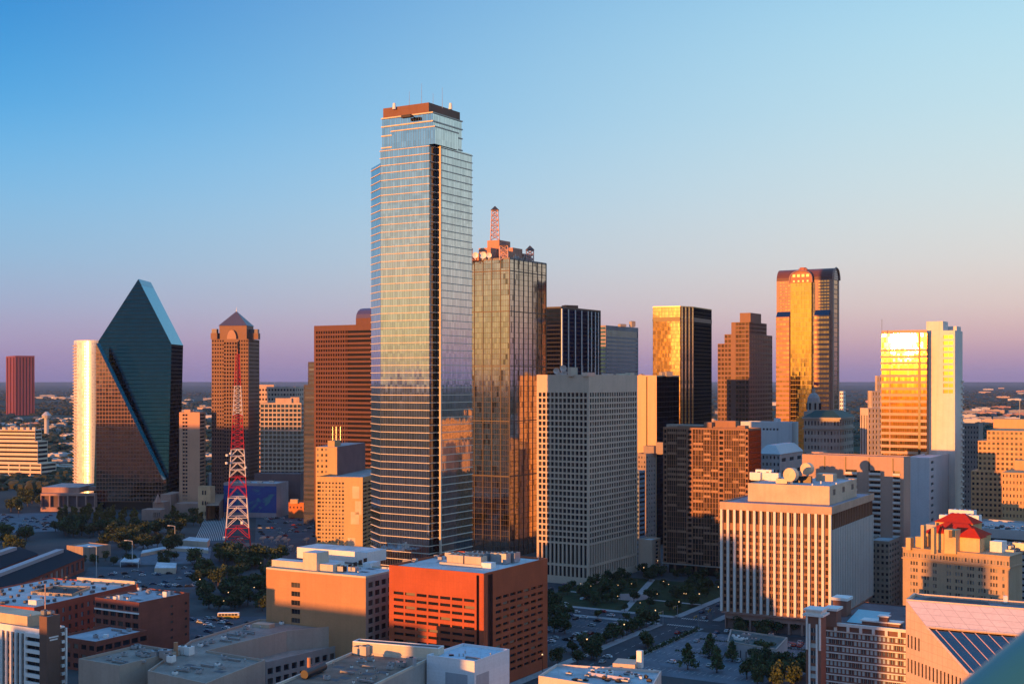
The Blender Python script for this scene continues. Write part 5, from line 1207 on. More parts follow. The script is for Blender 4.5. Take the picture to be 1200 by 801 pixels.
# ================================================================ west side: low blocks, lattice mast, warehouses
def poly_block(name, label, cat, pts, zt, wm, rm, wins=None, par=.8, z0=0, wname='window', pm=None):
    """block whose plan is given by the roof corners (picture column, row) at height zt"""
    f = [Vector(G(px, py, zt)) for px, py in pts]; r = thing(name, label, cat, (*centre(f), z0)); mb = MB(); wn = []
    for i in range(len(f)):
        p, q = f[i], f[(i + 1) % len(f)]; s = (wins or {}).get(i)
        if s is None: mb.wallq(p, q, z0, zt)
        else:
            za, zb, sp = s
            if za > z0: mb.wallq(p, q, z0, za)
            facade(mb, wn, p, q, za, zb, **sp); mb.wallq(p, q, zb, zt)
    mb.build('wall', wm, r)
    if wn: put_windows(r, wn, pm or office_pane, wname, minpx=4)
    flat_roof(r, f, zt, rm, wm, par); return r, f

def brick_complex():
    D = 613; zt = 20; f = foot(-70, 40, 161, D, 22); A, C, B, K = f
    r = thing('brick_warehouse', 'long red brick warehouse with pale roof full of small units and a light well', 'warehouse', (*centre(f), 0)); mb = MB(); wn = []
    facade(mb, wn, A, C, 1, zt - 1.6, nx=12, nz=4, fw=.5, fh=.58, dep=.5); mb.wallq(A, C, 0, 1); mb.wallq(A, C, zt - 1.6, zt)
    facade(mb, wn, C, B, 1, zt - 1.6, nx=17, nz=4, fw=.42, fh=.55, dep=.5); mb.wallq(C, B, 0, 1); mb.wallq(C, B, zt - 1.6, zt); mb.wallq(B, K, 0, zt); mb.wallq(K, A, 0, zt); mb.build('wall', red_brick, r)
    put_windows(r, wn, pane('warehouse pane', (.02, .022, .03), (.22, .24, .27), .45), minpx=5, mull=1, frame=frame_m)
    flat_roof(r, f, zt, roofm('pale warehouse roof', (.50, .50, .52)), red_brick, .7, .6)
    dl, dr = (A - C).normalized(), (B - C).normalized()
    mb = MB(); e = [Vector(G(36, 696, zt)), Vector(G(84, 699, zt)), Vector(G(106, 690, zt)), Vector(G(62, 689, zt))]
    for i in range(4): mb.wallq(e[i], e[(i + 1) % 4], zt, zt + 1.6); mb.wallq(e[(i + 1) % 4], e[i], zt + .1, zt + 1.6)
    mb.build('light_well', cream, r); mb = MB(); mb.face([(*p, zt + .15) for p in e]); mb.build('pit_shade_sheet', tar_roof, r)  # dark sheet just above the roof stands in for the courtyard pit's shade
    mb = MB(); p0, p1 = f[3] - dl * 0 - dr * .8, f[2] - dr * .8; q = lerp(p0, p1, .35); mb.prism([q - dr * 1.5, p1 - dr * 1.5, p1, q], zt, zt + 2.4); mb.build('raised_parapet', cream, r)
    q = lerp(C, A, .12) + dr * 9; mb = MB(); mb.box((q.x, q.y, zt), (5, 5, 2.8), R(-22)); mb.build('stair_hut', white_paint, r)
    rs = random.Random(9); src = None
    for k in range(78):
        row = k % 6; t = rs.random(); p = C + dl * (6 + row * 9 + rs.uniform(-1, 1)) + dr * (4 + t * 76)
        if src is None:
            mb = MB(); mb.box((p.x, p.y, zt + .2), (1.5, 1.1, 1.15), R(-22)); src = mb.build('condenser', plain('condenser grey', (.10, .10, .11), .6), r); src['x0'] = p.x; src['y0'] = p.y
        else:
            o = bpy.data.objects.new('condenser', src.data); COL.objects.link(o); o.parent = r; o.location = (p.x - src['x0'], p.y - src['y0'], 0)
brick_complex()
def brick_block():
    zt = 24; f = foot(111, 163, 222, 602, 30); A, C, B, K = f
    r = thing('brick_loft_building', 'dark red brick loft building with white string course and blank side wall', 'loft building', (*centre(f), 0)); mb = MB(); wn = []
    facade(mb, wn, A, C, 3, zt - 3.6, nx=6, nz=4, fw=.72, fh=.55, dep=.5); mb.wallq(A, C, 0, 3); facade(mb, wn, A, C, zt - 3.6, zt - 1.2, nx=6, nz=1, fw=.75, fh=.8, dep=.4); mb.wallq(A, C, zt - 1.2, zt)
    face_segs(mb, wn, C, B, 3, zt - 2, [(None, 199, 'plain'), (199, 204, dict(nx=1, nz=5, fw=.6, fh=.32, dep=.3)), (204, 216, 'plain'), (216, 220, dict(nx=1, nz=5, fw=.7, fh=.32, dep=.3)), (220, None, 'plain')]); mb.wallq(C, B, 0, 3); mb.wallq(C, B, zt - 2, zt)
    mb.wallq(B, K, 0, zt); mb.wallq(K, A, 0, zt); mb.build('wall', wall('weathered red brick', (.25, .085, .06), .9, .3, 0, 1.1, .1, .85), r); put_windows(r, wn, office_pane, minpx=5, mull=2, frame=frame_m)
    flat_roof(r, f, zt, roofm('blue grey roof', (.36, .40, .45)), MATS['weathered red brick'], 1, .6)
    n = Vector((-.5, -.866)); mb = MB(); mb.prism([A + n * .4, C + n * .4, C, A], zt - 4.6, zt - 3.9, bot=True); mb.build('string_course', white_paint, r)
    for px, D, s in ((150, 612, 1.2), (163, 640, 1.6), (195, 622, 2.6), (136, 612, 2), (140, 613, 2.4)): hvac(r, P(px, D), zt, R(-30), [(0, 0, s, s, s)], 'rooftop_unit', white_paint)
    mb = MB(); x, y = P(161, 640); mb.cyl((x, y, zt), .5, 3.8, 8); mb.build('chimney', old_brick, r)
brick_block()
f = foot(66, 112, 173, 566, 30); r = block('low_brick_annex', 'low dark brick annex with blue grey roof between warehouse and beige roofs', 'building', f, 13, old_brick, MATS['blue grey roof'], left=[(0, 13, dict(nx=5, nz=3, fw=.6, fh=.5, dep=.4))], right=[(0, 9, None), (9, 12, dict(nx=6, nz=1, fw=.8, fh=.8, dep=.6)), (12, 13, None)], minpx=5)
mb = MB(); x, y = P(124, 580); mb.box((x, y, 13), (2, 2, 1.5)); mb.build('rooftop_unit', white_paint, r)
beige = wall('beige precast', (.40, .31, .255), .85, .08, 6, 0, .1, .9)
f = foot(92, 140, 211, 488, 31); r = block('beige_flat_building', 'plain beige flat roofed building with cluster of silver units on roof', 'building', f, 20, beige, roofm('taupe roof', (.27, .23, .20)))
hvac(r, P(183, 506), 20, R(-31), [(0, 0, 3, 3, 2.4), (4, 1, 4, 3, 3), (8, -2, 2, 2, 2.6), (-3, 2, 2.4, 2, 2)], 'rooftop_unit', steel); hvac(r, P(192, 500), 20, R(-31), [(4, 0, 2.6, 2.6, 2.2)], 'rooftop_unit', white_paint)
mb = MB(); x, y = P(168, 498); mb.box((x, y, 20), (2, 1.4, .6)); mb.build('roof_vent', steel, r)
def court():
    zt = 19
    r, f = poly_block('beige_courtyard_building', 'large beige L shaped building around a courtyard with arcade and round turrets', 'building',
        [(173, 788), (241, 803), (311, 775), (243, 764), (336, 741), (388, 736), (374, 728), (304, 727), (224, 752)], zt, beige, MATS['taupe roof'], par=.9)
    a = [Vector(G(312, 777, 11)), Vector(G(394, 758, 11)), Vector(G(386, 744, 11)), Vector(G(262, 768, 11))]
    mb = MB(); wn = []; facade(mb, wn, a[0], a[1], 1, 9.6, nx=9, nz=2, fw=.66, fh=.62, dep=.8); mb.wallq(a[0], a[1], 0, 1); mb.wallq(a[0], a[1], 9.6, 11)
    for i in (1, 2, 3): mb.wallq(a[i], a[(i + 1) % 4], 0, 11)
    mb.build('arcade', wall('grey beige arcade', (.33, .29, .27)), r); put_windows(r, wn, office_pane, 'arcade_window', minpx=4)
    flat_roof(r, a, 11, beige_roof, MATS['grey beige arcade'], .7)
    for px, py, z, rad in ((288, 766, 12.5, 2.7), (391, 750, 15, 4.6)):
        x, y = G(px, py, z - 6); mb = MB(); mb.cyl((x, y, 0), rad, z - 2, 20, top=False); t = mb.build('round_turret', MATS['grey beige arcade'], r)
        mb = MB(); mb.cyl((x, y, z - 2), rad * 1.15, 1.6, 20); mb.build('turret_cap', beige, t)
        mb = MB()
        for i in range(10): a_ = 2 * math.pi * i / 10; mb.box((x + math.cos(a_) * rad * 1.0, y + math.sin(a_) * rad * 1.0, z - 6.5), (rad * .34, rad * .36, 3), a_ + R(90))
        mb.build('turret_window', office_pane, t)['kind'] = 'stuff'
    x, y = G(309, 734, zt); mb = MB(); mb.box((x, y, zt), (9, 4.5, 1.6), R(-25)); mb.build('roof_hatch', wall('peach hut', (.5, .36, .26)), r)
    q = [Vector(G(392, 738, 16)), Vector(G(412, 741, 16)), Vector(G(416, 736, 16)), Vector(G(396, 733, 16))]; mb = MB(); mb.prism(q, 0, 19); mb.build('white_stair_tower', white_paint, r)
    for px, py in ((255, 780), (205, 790), (290, 735), (330, 731), (235, 757), (262, 748)): x, y = G(px, py, zt); hvac(r, (x, y), zt, R(-31), [(0, 0, 1.8, 1.4, .8)], 'rooftop_unit', white_paint)
    x, y = G(206, 768, zt); mb = MB(); mb.cyl((x, y, zt - 1), .9, 6.5, 10); mb.build('chimney', wall('terracotta pipe', (.45, .22, .12)), r)
    hvac(r, G(214, 766, zt), zt, R(-31), [(0, 0, 3.4, 3, 3), (3.6, 0, 3, 3, 3.2)], 'rooftop_unit', white_paint)
court()
def brown_roof_block():
    zt = 22; dr = Vector((.358, .934)); dl = Vector((-.934, .358)); B = Vector(G(503, 773, zt)); C = B - dr * 75; K = B + dl * 33; A = C + dl * 33; f = [A, C, B, K]
    r = thing('brown_roof_building', 'broad building with worn brown roof, black tank and cream end wall at the bottom', 'building', (*centre(f), 0)); mb = MB()
    for i in range(4): mb.wallq(f[i], f[(i + 1) % 4], 0, zt)
    mb.build('wall', wall('worn grey render', (.36, .33, .31), .9, .2), r); flat_roof(r, f, zt, roofm('worn brown roof', (.26, .17, .13), .45, .9, .2), wall('cream coping', (.55, .46, .38)), .9, .7)
    mb = MB(); q = [K - dr * .2, B - dr * .2 + dl * -4, B + dr * 5 + dl * -4, K + dr * 5]; mb.prism(q, 0, zt + 4.6); mb.build('end_wall', wall('cream end wall', (.62, .52, .40), .8, .06, 0, 1.2), r)
    flat_roof(r, q, zt + 4.6, tar_roof, white_paint, .4, .5)
    x, y = G(368, 791, zt); mb = MB(); a = math.atan2(.934, .358)
    for i in range(12):
        t0, t1 = 2 * math.pi * i / 12, 2 * math.pi * (i + 1) / 12; e = dl
        pts = []
        for s in (-7, 7):
            for t in (t0, t1): pts.append((x + dr.x * s + dl.x * 1.6 * math.cos(t), y + dr.y * s + dl.y * 1.6 * math.cos(t), zt + 1.9 + 1.6 * math.sin(t)))
        mb.face([pts[0], pts[1], pts[3], pts[2]])
    for s in (-7, 7): mb.face([(x + dr.x * s + dl.x * 1.6 * math.cos(2 * math.pi * i / 12), y + dr.y * s + dl.y * 1.6 * math.cos(2 * math.pi * i / 12), zt + 1.9 + 1.6 * math.sin(2 * math.pi * i / 12)) for i in range(12)])
    for s in (-4, 4): mb.box((x + dr.x * s, y + dr.y * s, zt), (.8, 2.6, .8), a + R(90))
    mb.build('tank', plain('black tank paint', (.02, .02, .024), .4), r, True)
    hvac(r, G(427, 768, zt), zt, R(-31), [(0, 0, 3.4, 2.4, 3.6), (-3.6, 0, 3, 2, 3)], 'rooftop_unit', wall('cream unit', (.5, .42, .34))); hvac(r, G(482, 781, zt), zt, R(-31), [(0, 0, 3, 2.4, 3.2), (-3.2, -2, 3.2, 2, 1.6)], 'rooftop_unit', steel)
    x, y = G(448, 764, zt); mb = MB(); mb.box((x, y - .3, zt), (1.2, .3, 2.6), R(-31)); mb.build('door', plain('rust door', (.40, .12, .04)), r)
    x, y = G(362, 781, zt); mb = MB(); mb.cyl((x, y, zt), .7, 3.6, 10); mb.build('chimney', MATS['terracotta pipe'], r)
    rs = random.Random(12)
    for i in range(14): px, py = rs.uniform(380, 470), rs.uniform(772, 800); hvac(r, G(px, py, zt), zt, R(-31), [(0, 0, rs.uniform(.5, 1.2), .6, .4)], 'roof_vent', rs.choice([steel, white_paint]))
brown_roof_block()
f = foot(500, 556, 597, 477, 31); r = block('white_clad_building', 'clean white clad box with pale blue roof in front of the red brick block', 'building', f, 24, wall('white metal cladding', (.66, .68, .72), .5, .03, 0, 1.1, .06, .85), roofm('sky blue roof', (.40, .53, .62), .1))
for p0, p1, a, b in ((f[0], f[1], 522, 548), (f[1], f[2], 558, 573)):
    p, q = lerp(p0, p1, along(p0, p1, a)), lerp(p0, p1, along(p0, p1, b)); d = (q - p).normalized(); n = Vector((d.y, -d.x)) * .06; mb = MB(); mb.wallq(p + n, q + n, 4, 19.5); mb.build('ribbed_panel', wall('grey ribbed panel', (.34, .37, .42), .5, .05, .5, 0, .1, .7), r)
mb = MB(); x, y = G(529, 768, 24); mb.box((x, y, 24), (1.8, 1, .6)); mb.build('roof_vent', dark_metal, r)
def striped_office():
    D = 500; f = foot(-45, 52, 76, D, 31); A, C, B, K = f; zt = 31.5
    r = thing('finned_corner_office', 'brown and white office with fins, banded corner bay and brown stair tower at left edge', 'office building', (*centre(f), 0)); mb = MB(); wn = []
    br = wall('brown office brick', (.15, .085, .065)); nz = 9; hz = (zt - 3) / nz
    face_segs(mb, wn, A, C, 1, zt - 2, [(None, 31, dict(nx=14, nz=nz, fw=.62, fh=.5, dep=.3)), (31, 48, dict(nx=1, nz=nz, fw=.96, fh=.6, dep=.8)), (48, None, 'plain')]); mb.wallq(A, C, 0, 1); mb.wallq(A, C, zt - 2, zt, 1)
    mb.wallq(C, B, 0, zt); mb.wallq(B, K, 0, zt); mb.wallq(K, A, 0, zt); mb.build('wall', [br, white_paint], r); put_windows(r, wn, office_pane, minpx=6, mull=1, frame=frame_m)
    n = Vector((-.515, -.857)); nr = Vector((.857, -.515))
    for i in range(15):
        t = along(A, C, 31) * i / 14; p = lerp(A, C, t) + n * .4; mb = MB(); mb.box((p.x, p.y, 0), (1.0, .9, zt - 1.8), R(-31)); mb.build('fin', white_paint, r)
    for j in range(nz + 1):
        p, q = lerp(A, C, along(A, C, 31.5)), lerp(A, C, along(A, C, 48.5)); z = 1 + j * hz - .75; mb = MB(); mb.prism([p + n * .9, q + n * .9, q, p], z, z + 1.5, bot=True); mb.build('white_band', white_paint, r)
        p, q = lerp(C, B, along(C, B, 71)), B; mb = MB(); mb.prism([p, p + nr * .9, q + nr * .9, q], z, z + 1.1, bot=True); mb.build('white_band', white_paint, r)
    q = lerp(C, B, .97); mb = MB(); mb.box((q.x + .9, q.y - .5, 0), (.7, .7, zt), R(-31)); mb.build('fin', white_paint, r)
    flat_roof(r, f, zt, roofm('tan roof', (.30, .24, .20)), white_paint, .6)
    t = foot(46, 55, 70.5, D - 2, 31); mb = MB(); mb.prism(t, 0, 37); o = mb.build('stair_tower', br, r); flat_roof(r, t, 37, grey_roof, br, .6)
    p = lerp(t[1], t[2], .5) + nr * .08
    for k, w in ((0, 4.4), (1, 3.6)): mb = MB(); mb.box((p.x, p.y, 29 - k * 1.0), (w, .14, .55), R(59)); mb.build('wall_sign', white_paint, o)
    q = rect(-40, 32, D + 8, 10); mb = MB(); mb.prism(q, zt, zt + 4.4); mb.build('penthouse', wall('cream penthouse', (.56, .42, .28)), r)
    for px, h in ((36, 5), (53, 12)): x, y = P(px, D + 10); mb = MB(); mb.cyl((x, y, zt + (5 if px == 53 else 0)), .22, h, 6); mb.build('flue', wall('peach flue', (.5, .32, .22)), r)
    hvac(r, P(52, D + 6), 37, R(-31), [(0, 0, 2, 2, 1.4), (2.6, 1, 2, 2, 1.2)], 'rooftop_unit', steel)
striped_office()
def long_sheds():
    for k, (x0, x1, y0, y1, lab) in enumerate(((-316, -290, 700, 868, 'long brick shed with dark blue gabled roof, nearer of the pair'), (-352, -326, 720, 880, 'long shed with dark gabled roof behind the nearer brick shed'))):
        r = thing('long_market_shed', lab, 'shed', ((x0 + x1) / 2, (y0 + y1) / 2, 0), 'long dark roofed sheds'); zt = 10; mb = MB(); wn = []; xm = (x0 + x1) / 2; zr = 15
        facade(mb, wn, (x1, y0), (x1, y1), 1.5, 8.6, nx=18, nz=1, fw=.55, fh=.8, dep=.5); mb.wallq((x1, y0), (x1, y1), 0, 1.5); mb.wallq((x1, y0), (x1, y1), 8.6, zt); mb.wallq((x0, y1), (x0, y0), 0, zt)
        for yy, s in ((y0, 1), (y1, -1)):
            pts = [(x0, yy, 0), (x1, yy, 0), (x1, yy, zt), (xm, yy, zr), (x0, yy, zt)]; mb.face(pts if s > 0 else pts[::-1])
        mb.build('wall', old_brick, r); put_windows(r, wn, pane('shed pane', (.05, .05, .06), (.3, .26, .25), .5), 'shed_window', minpx=3)
        mb = MB(); mb.face([(x1 + .8, y0 - .5, zt - .2), (x1 + .8, y1 + .5, zt - .2), (xm, y1 + .5, zr), (xm, y0 - .5, zr)]); mb.face([(x0 - .8, y1 + .5, zt - .2), (x0 - .8, y0 - .5, zt - .2), (xm, y0 - .5, zr), (xm, y1 + .5, zr)]); mb.build('gabled_roof', plain('dark blue metal roof', (.014, .024, .034), .8, 0, 0, .1), r)
        mb = MB(); mb.prism([(xm - 2.5, y0 + 10), (xm + 2.5, y0 + 10), (xm + 2.5, y1 - 10), (xm - 2.5, y1 - 10)], zr - 1.2, zr + 1.2); mb.build('roof_monitor', plain('pale shed trim', (.33, .34, .37), .6), r)
long_sheds()
f = foot(78, 105, 130, 925, 31); block('ribbed_low_hall', 'low beige ribbed hall with pale blue roof among the trees', 'hall', f, 7.5, wall('ribbed tan', (.33, .24, .19), .9, .1, 4, 0, .5, .7), white_roof)
def colonnade():
    D = 1255; f = foot(47.5, 111, 114, D, 3); z1, z2 = Z(578, D), Z(571.5, D); r = thing('colonnaded_hall', 'low rose stone hall with open colonnade left of the prism tower', 'hall', (*centre(f), 0)); mb = MB(); wn = []; st = wall('rose hall stone', (.38, .22, .18))
    facade(mb, wn, f[0], f[1], 4, z1 - 2, nx=6, nz=1, fw=.86, fh=.94, dep=3); mb.wallq(f[0], f[1], 0, 4); mb.wallq(f[0], f[1], z1 - 2, z1)
    for i in (1, 2, 3): mb.wallq(f[i], f[(i + 1) % 4], 0, z1)
    mb.face([(*p, z1) for p in f]); mb.build('wall', st, r); put_windows(r, wn, wall('plum recess', (.13, .085, .09)), 'colonnade_bay', minpx=3)
    q = rect(49, 93, D + 8, 50, 3); mb = MB(); mb.prism(q, z1, z2, 0, 1); mb.build('upper_storey', [st, grey_roof], r); q = rect(93, 113, D + 30, 30, 3); mb = MB(); mb.prism(q, z1, z2 - 1, 0, 1); mb.build('rear_wing', [st, grey_roof], r)
colonnade()
def terraces():
    D = 1220; st = wall('rose terrace stone', (.40, .24, .19)); r = thing('terraced_entrance', 'rose stone terraces and stair blocks at the foot of the prism tower', 'terrace', (*P(205, D), 0))
    for nm, xa, xb, yt, D2, dep in (('stair_block', 166, 188, 597, 1180, 14), ('stair_block', 179, 192, 588, 1205, 14), ('terrace_wall', 188, 200, 579, 1240, 16), ('terrace_wall', 196, 213, 577, 1255, 12), ('terrace_wall', 205, 240, 590, 1215, 18), ('terrace_wall', 212, 234, 580, 1250, 14)):
        q = rect(xa, xb, D2, dep, 8); mb = MB(); mb.prism(q, 0, Z(yt, D2)); mb.build(nm, st, r)
    q = rect(179.5, 187.5, 1178, 1, 8); wn = []; mb = MB(); facade(mb, wn, q[0], q[1], 3, Z(600, 1178), nx=4, nz=4, fw=.7, fh=.7, dep=.3); mb.build('window_grid', st, r); put_windows(r, wn, office_pane, minpx=2)
    mb = MB(); x, y = P(185, 1204); zb = Z(588, 1205); mb.cyl((x, y, zb), 3.6, 8, 4, r2=.1); mb.build('pyramid_skylight', wall('salmon skylight', (.5, .26, .2)), r)
terraces()
f = foot(232, 246.5, 252, 1190, 20); r = block('small_peach_block', 'small peach block catching the sun beside a ramp', 'building', f, Z(571, 1190), wall('peach block', (.6, .38, .22)), grey_roof, left=[(0, Z(571, 1190), [(None, 236, 'plain'), (236, 242, dict(nx=2, nz=3, fw=.6, fh=.4, dep=.6)), (242, None, 'plain')])], limit=8)
# ramp with an orange parapet
a, b = Vector(G(250, 598)), Vector(G(268, 582)); a = Vector(P(249, 1175)); b = Vector(P(268, 1330)); d = (b - a).normalized(); n = Vector((d.y, -d.x)); mb = MB(); mb.face([(*(a + n * 6), 14), (*(b + n * 6), 19), (*(b - n * 6), 19), (*(a - n * 6), 14)]); 
for s in (6, -6): p, q = a + n * s, b + n * s; mb.face([(*p, 0), (*q, 0), (*q, 21), (*p, 16)])
single('road_ramp', mb, wall('brown ramp concrete', (.34, .2, .14)), 'raised road ramp with brown parapet behind the lattice mast', 'ramp')
f = foot(243, 262, 270, 1330, 6); block('striped_pavilion', 'small white and blue striped building behind the lattice mast', 'building', f, Z(556, 1330), wall('striped panels', (.50, .54, .60), .6, .05, 4.2, 0, 1.8, .3), white_roof)
def mural():
    D = 1200; f = foot(262, 324, 338, D, 12); zt = Z(567.5, D); m, nt, b = new_mat('blue mural wall'); MATS['mural'] = m; u, v, uv = uvxy(nt)
    nz = nt.nodes.new('ShaderNodeTexNoise'); nz.inputs['Scale'].default_value = .07; nz.inputs['Distortion'].default_value = 1.5; nz.inputs['Detail'].default_value = 3; nt.links.new(uv, nz.inputs['Vector'])
    rp = nt.nodes.new('ShaderNodeValToRGB'); e = rp.color_ramp; e.elements[0].position = .36; e.elements[0].color = (.03, .16, .22, 1); e.elements[1].position = .75; e.elements[1].color = (.05, .20, .30, 1); k = e.elements.new(.46); k.color = (.012, .035, .22, 1); k = e.elements.new(.64); k.color = (.012, .06, .26, 1); nt.links.new(nz.outputs[0], rp.inputs[0]); nt.links.new(rp.outputs[0], b.inputs['Base Color']); b.inputs['Roughness'].default_value = .6
    r = block('mural_warehouse', 'low warehouse with deep blue mural wall behind the lattice mast', 'warehouse', f, zt, wall('mauve warehouse wall', (.36, .28, .29)), white_roof, left=[(0, 4.5, None), (4.5, zt - 1.5, 1), (zt - 1.5, zt, None)], extra=[m])
    for k in range(4): hvac(r, lerp(f[0], f[2], .2 + .18 * k), zt, R(-12), [(0, 0, 5, 3, 1.6)], 'rooftop_unit', steel)
mural()
f = rect(298, 352, 1240, 20, 6); block('dark_roof_depot', 'low depot with grey roof in shade behind the mural warehouse', 'depot', f, Z(556, 1240), wall('plum brick', (.16, .10, .10)), grey_roof)
f = foot(338, 372, 381, 1195, 12); r = block('orange_brick_shop', 'small bright orange brick building beside the parking lot', 'building', f, Z(590, 1195), wall('bright orange brick', (.55, .17, .05)), roofm('rust roof', (.25, .12, .09)), left=[(0, 9, None), (9, 11, dict(nx=8, nz=1, fw=.35, fh=.9, dep=.3)), (11, Z(590, 1195), None)], limit=10)
x, y = P(345, 1200); mb = MB(); mb.box((x, y, Z(590, 1195)), (7, 6, 4)); mb.build('roof_hut', MATS['peach block'], r)

# ---------------------------------------------------------------- red and white lattice mast
def mast():
    D = 965; x, y = P(278.5, D); z1 = Z(415, D); r = thing('lattice_mast', 'tall red and white lattice radio mast with dishes', 'radio mast', (x, y, 0)); red = plain('mast red', (.50, .022, .03), .5); wh = plain('mast white', (.74, .66, .62), .5)
    w0, w1 = 19.5, 2.4; yb = [646, 617, 582, 558, 526, 486, 452, 415]; cols = [red, wh, red, wh, red, wh, red]; base = 2; ra = R(12)
    def w(z): t = (z - base) / (z1 - base); return (w0 + (w1 - w0) * min(1, t ** .8)) / 2
    def cr(z):
        s = w(z); return [(x + (cx * math.cos(ra) - cy * math.sin(ra)) * s, y + (cx * math.sin(ra) + cy * math.cos(ra)) * s, z) for cx, cy in ((-1, -1), (1, -1), (1, 1), (-1, 1))]
    for i in range(7):
        za, zb = max(base, Z(yb[i], D)), Z(yb[i + 1], D); n = max(2, round((zb - za) / max(3.4, w(za) * .95))); mb = MB()
        for k in range(n):
            a, b = cr(za + (zb - za) * k / n), cr(za + (zb - za) * (k + 1) / n); th = .66 if i < 2 else (.5 if i < 4 else .38)
            for q in range(4):
                e = (q + 1) % 4; mb.bar(a[q], b[q], th); m = [(b[q][t] + b[e][t]) / 2 for t in range(3)]; th2 = th * .6
                mb.bar(b[q], b[e], th2)
                if i < 4: mb.bar(a[q], m, th2); mb.bar(a[e], m, th2)
                else: mb.bar(a[q], b[e], th2 * .8); mb.bar(a[e], b[q], th2 * .8)
        mb.build('mast_section', cols[i], r)
    for q in cr(base): mb = MB(); mb.box((q[0], q[1], 0), (2.2, 2.2, 2.2)); mb.build('footing', white_conc, r)
    for px, py, s in ((264, 628, 1.6), (266, 532, 1.0), (265.5, 541, 1.0), (288, 546, .9), (284, 610, 1.3), (270, 530, .8)):
        xx, yy = P(px, D - 9); mb = MB(); mb.cyl((xx, yy, Z(py, D) - s), s, s * 1.6, 12); mb.build('drum_antenna', white_paint, r)
    mb = MB(); mb.cyl((x, y, z1), .2, 4, 5); mb.build('lightning_rod', red, r)
mast()
f = foot(262, 300, 306, 958, 10); block('mast_base_building', 'low pale building at the foot of the lattice mast', 'building', f, 5, wall('dusty rose render', (.36, .27, .25)), beige_roof)
def sat_dish(px, py, rad, lab):
    x, y = G(px, py); r = thing('satellite_dish', lab, 'satellite dish', (x, y, 0), 'white dishes beside the lattice mast'); mb = MB(); n, k = 14, 3; tilt = R(38); aim = R(215)
    def pt(rr, t):
        u, v, w_ = rr * math.cos(t), rr * math.sin(t), rr * rr / (rad * 2.4)
        vy, vz = v * math.cos(tilt) - w_ * math.sin(tilt), v * math.sin(tilt) + w_ * math.cos(tilt); ux, uy = u * math.cos(aim) - vy * math.sin(aim), u * math.sin(aim) + vy * math.cos(aim); return (x + ux, y + uy, .8 + rad * .7 + vz)
    for j in range(k):
        for i in range(n):
            t0, t1 = 2 * math.pi * i / n, 2 * math.pi * (i + 1) / n; r0, r1 = rad * j / k, rad * (j + 1) / k
            mb.face([pt(r0, t0), pt(r1, t0), pt(r1, t1), pt(r0, t1)] if j else [pt(0, 0), pt(r1, t0), pt(r1, t1)])
    mb.build('reflector', white_paint, r, True); mb = MB(); mb.cyl((x, y, 0), .5, .8 + rad * .65, 8); mb.bar(pt(rad * .9, 1), pt(0, 0)[:2] + (pt(0, 0)[2] + rad * .9,), .15); mb.build('pedestal', steel, r); return r
for px, py, rad in ((308, 636, 3.0), (318, 635, 2.4), (327, 634, 2.6), (337, 638, 2.6), (341, 645, 2.4), (324, 637, 2.2), (312, 647, 2.6), (333, 636, 2.6), (359, 637, 2.8), (349, 650, 2.0)): sat_dish(px, py, rad, 'white satellite dish in the row of dishes to the right of the lattice mast')
sat_dish(281, 638, 3.2, 'white satellite dish seen through the foot of the lattice mast')

# ---------------------------------------------------------------- clutter on the low roofs
def clutter(name, pix, z, n, seed):
    r = next(o for o in ROOT if o.name == name); rs = random.Random(seed); src = {}; xs = [p[0] for p in pix]; f = [Vector(G(px, py, z)) for px, py in pix]
    for k in range(n):
        a, b, c = rs.random(), rs.random(), rs.random(); p = lerp(lerp(f[0], f[1], a), lerp(f[3], f[2], a), b); kind = rs.choice(['vent_pipe', 'vent_pipe', 'rooftop_unit', 'rooftop_unit', 'duct', 'roof_patch'])
        if kind not in src:
            mb = MB()
            if kind == 'vent_pipe': mb.cyl((p.x, p.y, z), .28, 1.1, 8); mb.cyl((p.x, p.y, z + 1.1), .42, .22, 8, r2=.1)
            elif kind == 'rooftop_unit': mb.box((p.x, p.y, z + .25), (2.1, 1.5, 1.25), R(-31)); mb.cyl((p.x, p.y, z + 1.5), .55, .2, 10, 1)
            elif kind == 'duct': mb.box((p.x, p.y, z + .3), (6.5, .7, .6), R(-31)); mb.box((p.x - 2.6, p.y + 1.6, z), (.5, .5, .8), R(-31)); mb.box((p.x + 2.6, p.y - 1.6, z), (.5, .5, .8), R(-31))
            else: mb.box((p.x, p.y, z + .03), (4.4, 3.0, .05), R(-31))
            m = dict(vent_pipe=steel, rooftop_unit=plain('grey unit', (.30, .30, .31), .5), duct=plain('dull duct', (.26, .25, .25), .5, .3), roof_patch=plain('dark roof patch', (.10, .10, .11), .9))[kind]
            o = mb.build(kind, [m, plain('fan', (.06, .06, .06))], r); src[kind] = (o, p)
        else:
            o0, q = src[kind]; o = bpy.data.objects.new(kind, o0.data); COL.objects.link(o); o.parent = r; o.location = (p.x - q.x, p.y - q.y, 0)
clutter('beige_flat_building', [(105, 768), (140, 778), (198, 762), (168, 757)], 20, 16, 1)
clutter('beige_courtyard_building', [(192, 786), (238, 796), (292, 774), (244, 767)], 19, 14, 2); clutter('beige_courtyard_building', [(222, 760), (246, 761), (318, 736), (304, 731)], 19, 18, 3)
clutter('brick_loft_building', [(124, 702), (160, 705), (208, 696), (170, 692)], 24, 14, 4); clutter('low_brick_annex', [(104, 750), (118, 752), (164, 739), (140, 736)], 13, 8, 5)
clutter('brown_roof_building', [(350, 798), (430, 800), (480, 778), (420, 768)], 22, 22, 6); clutter('white_clad_building', [(530, 768), (556, 774), (588, 765), (560, 760)], 24, 5, 7)
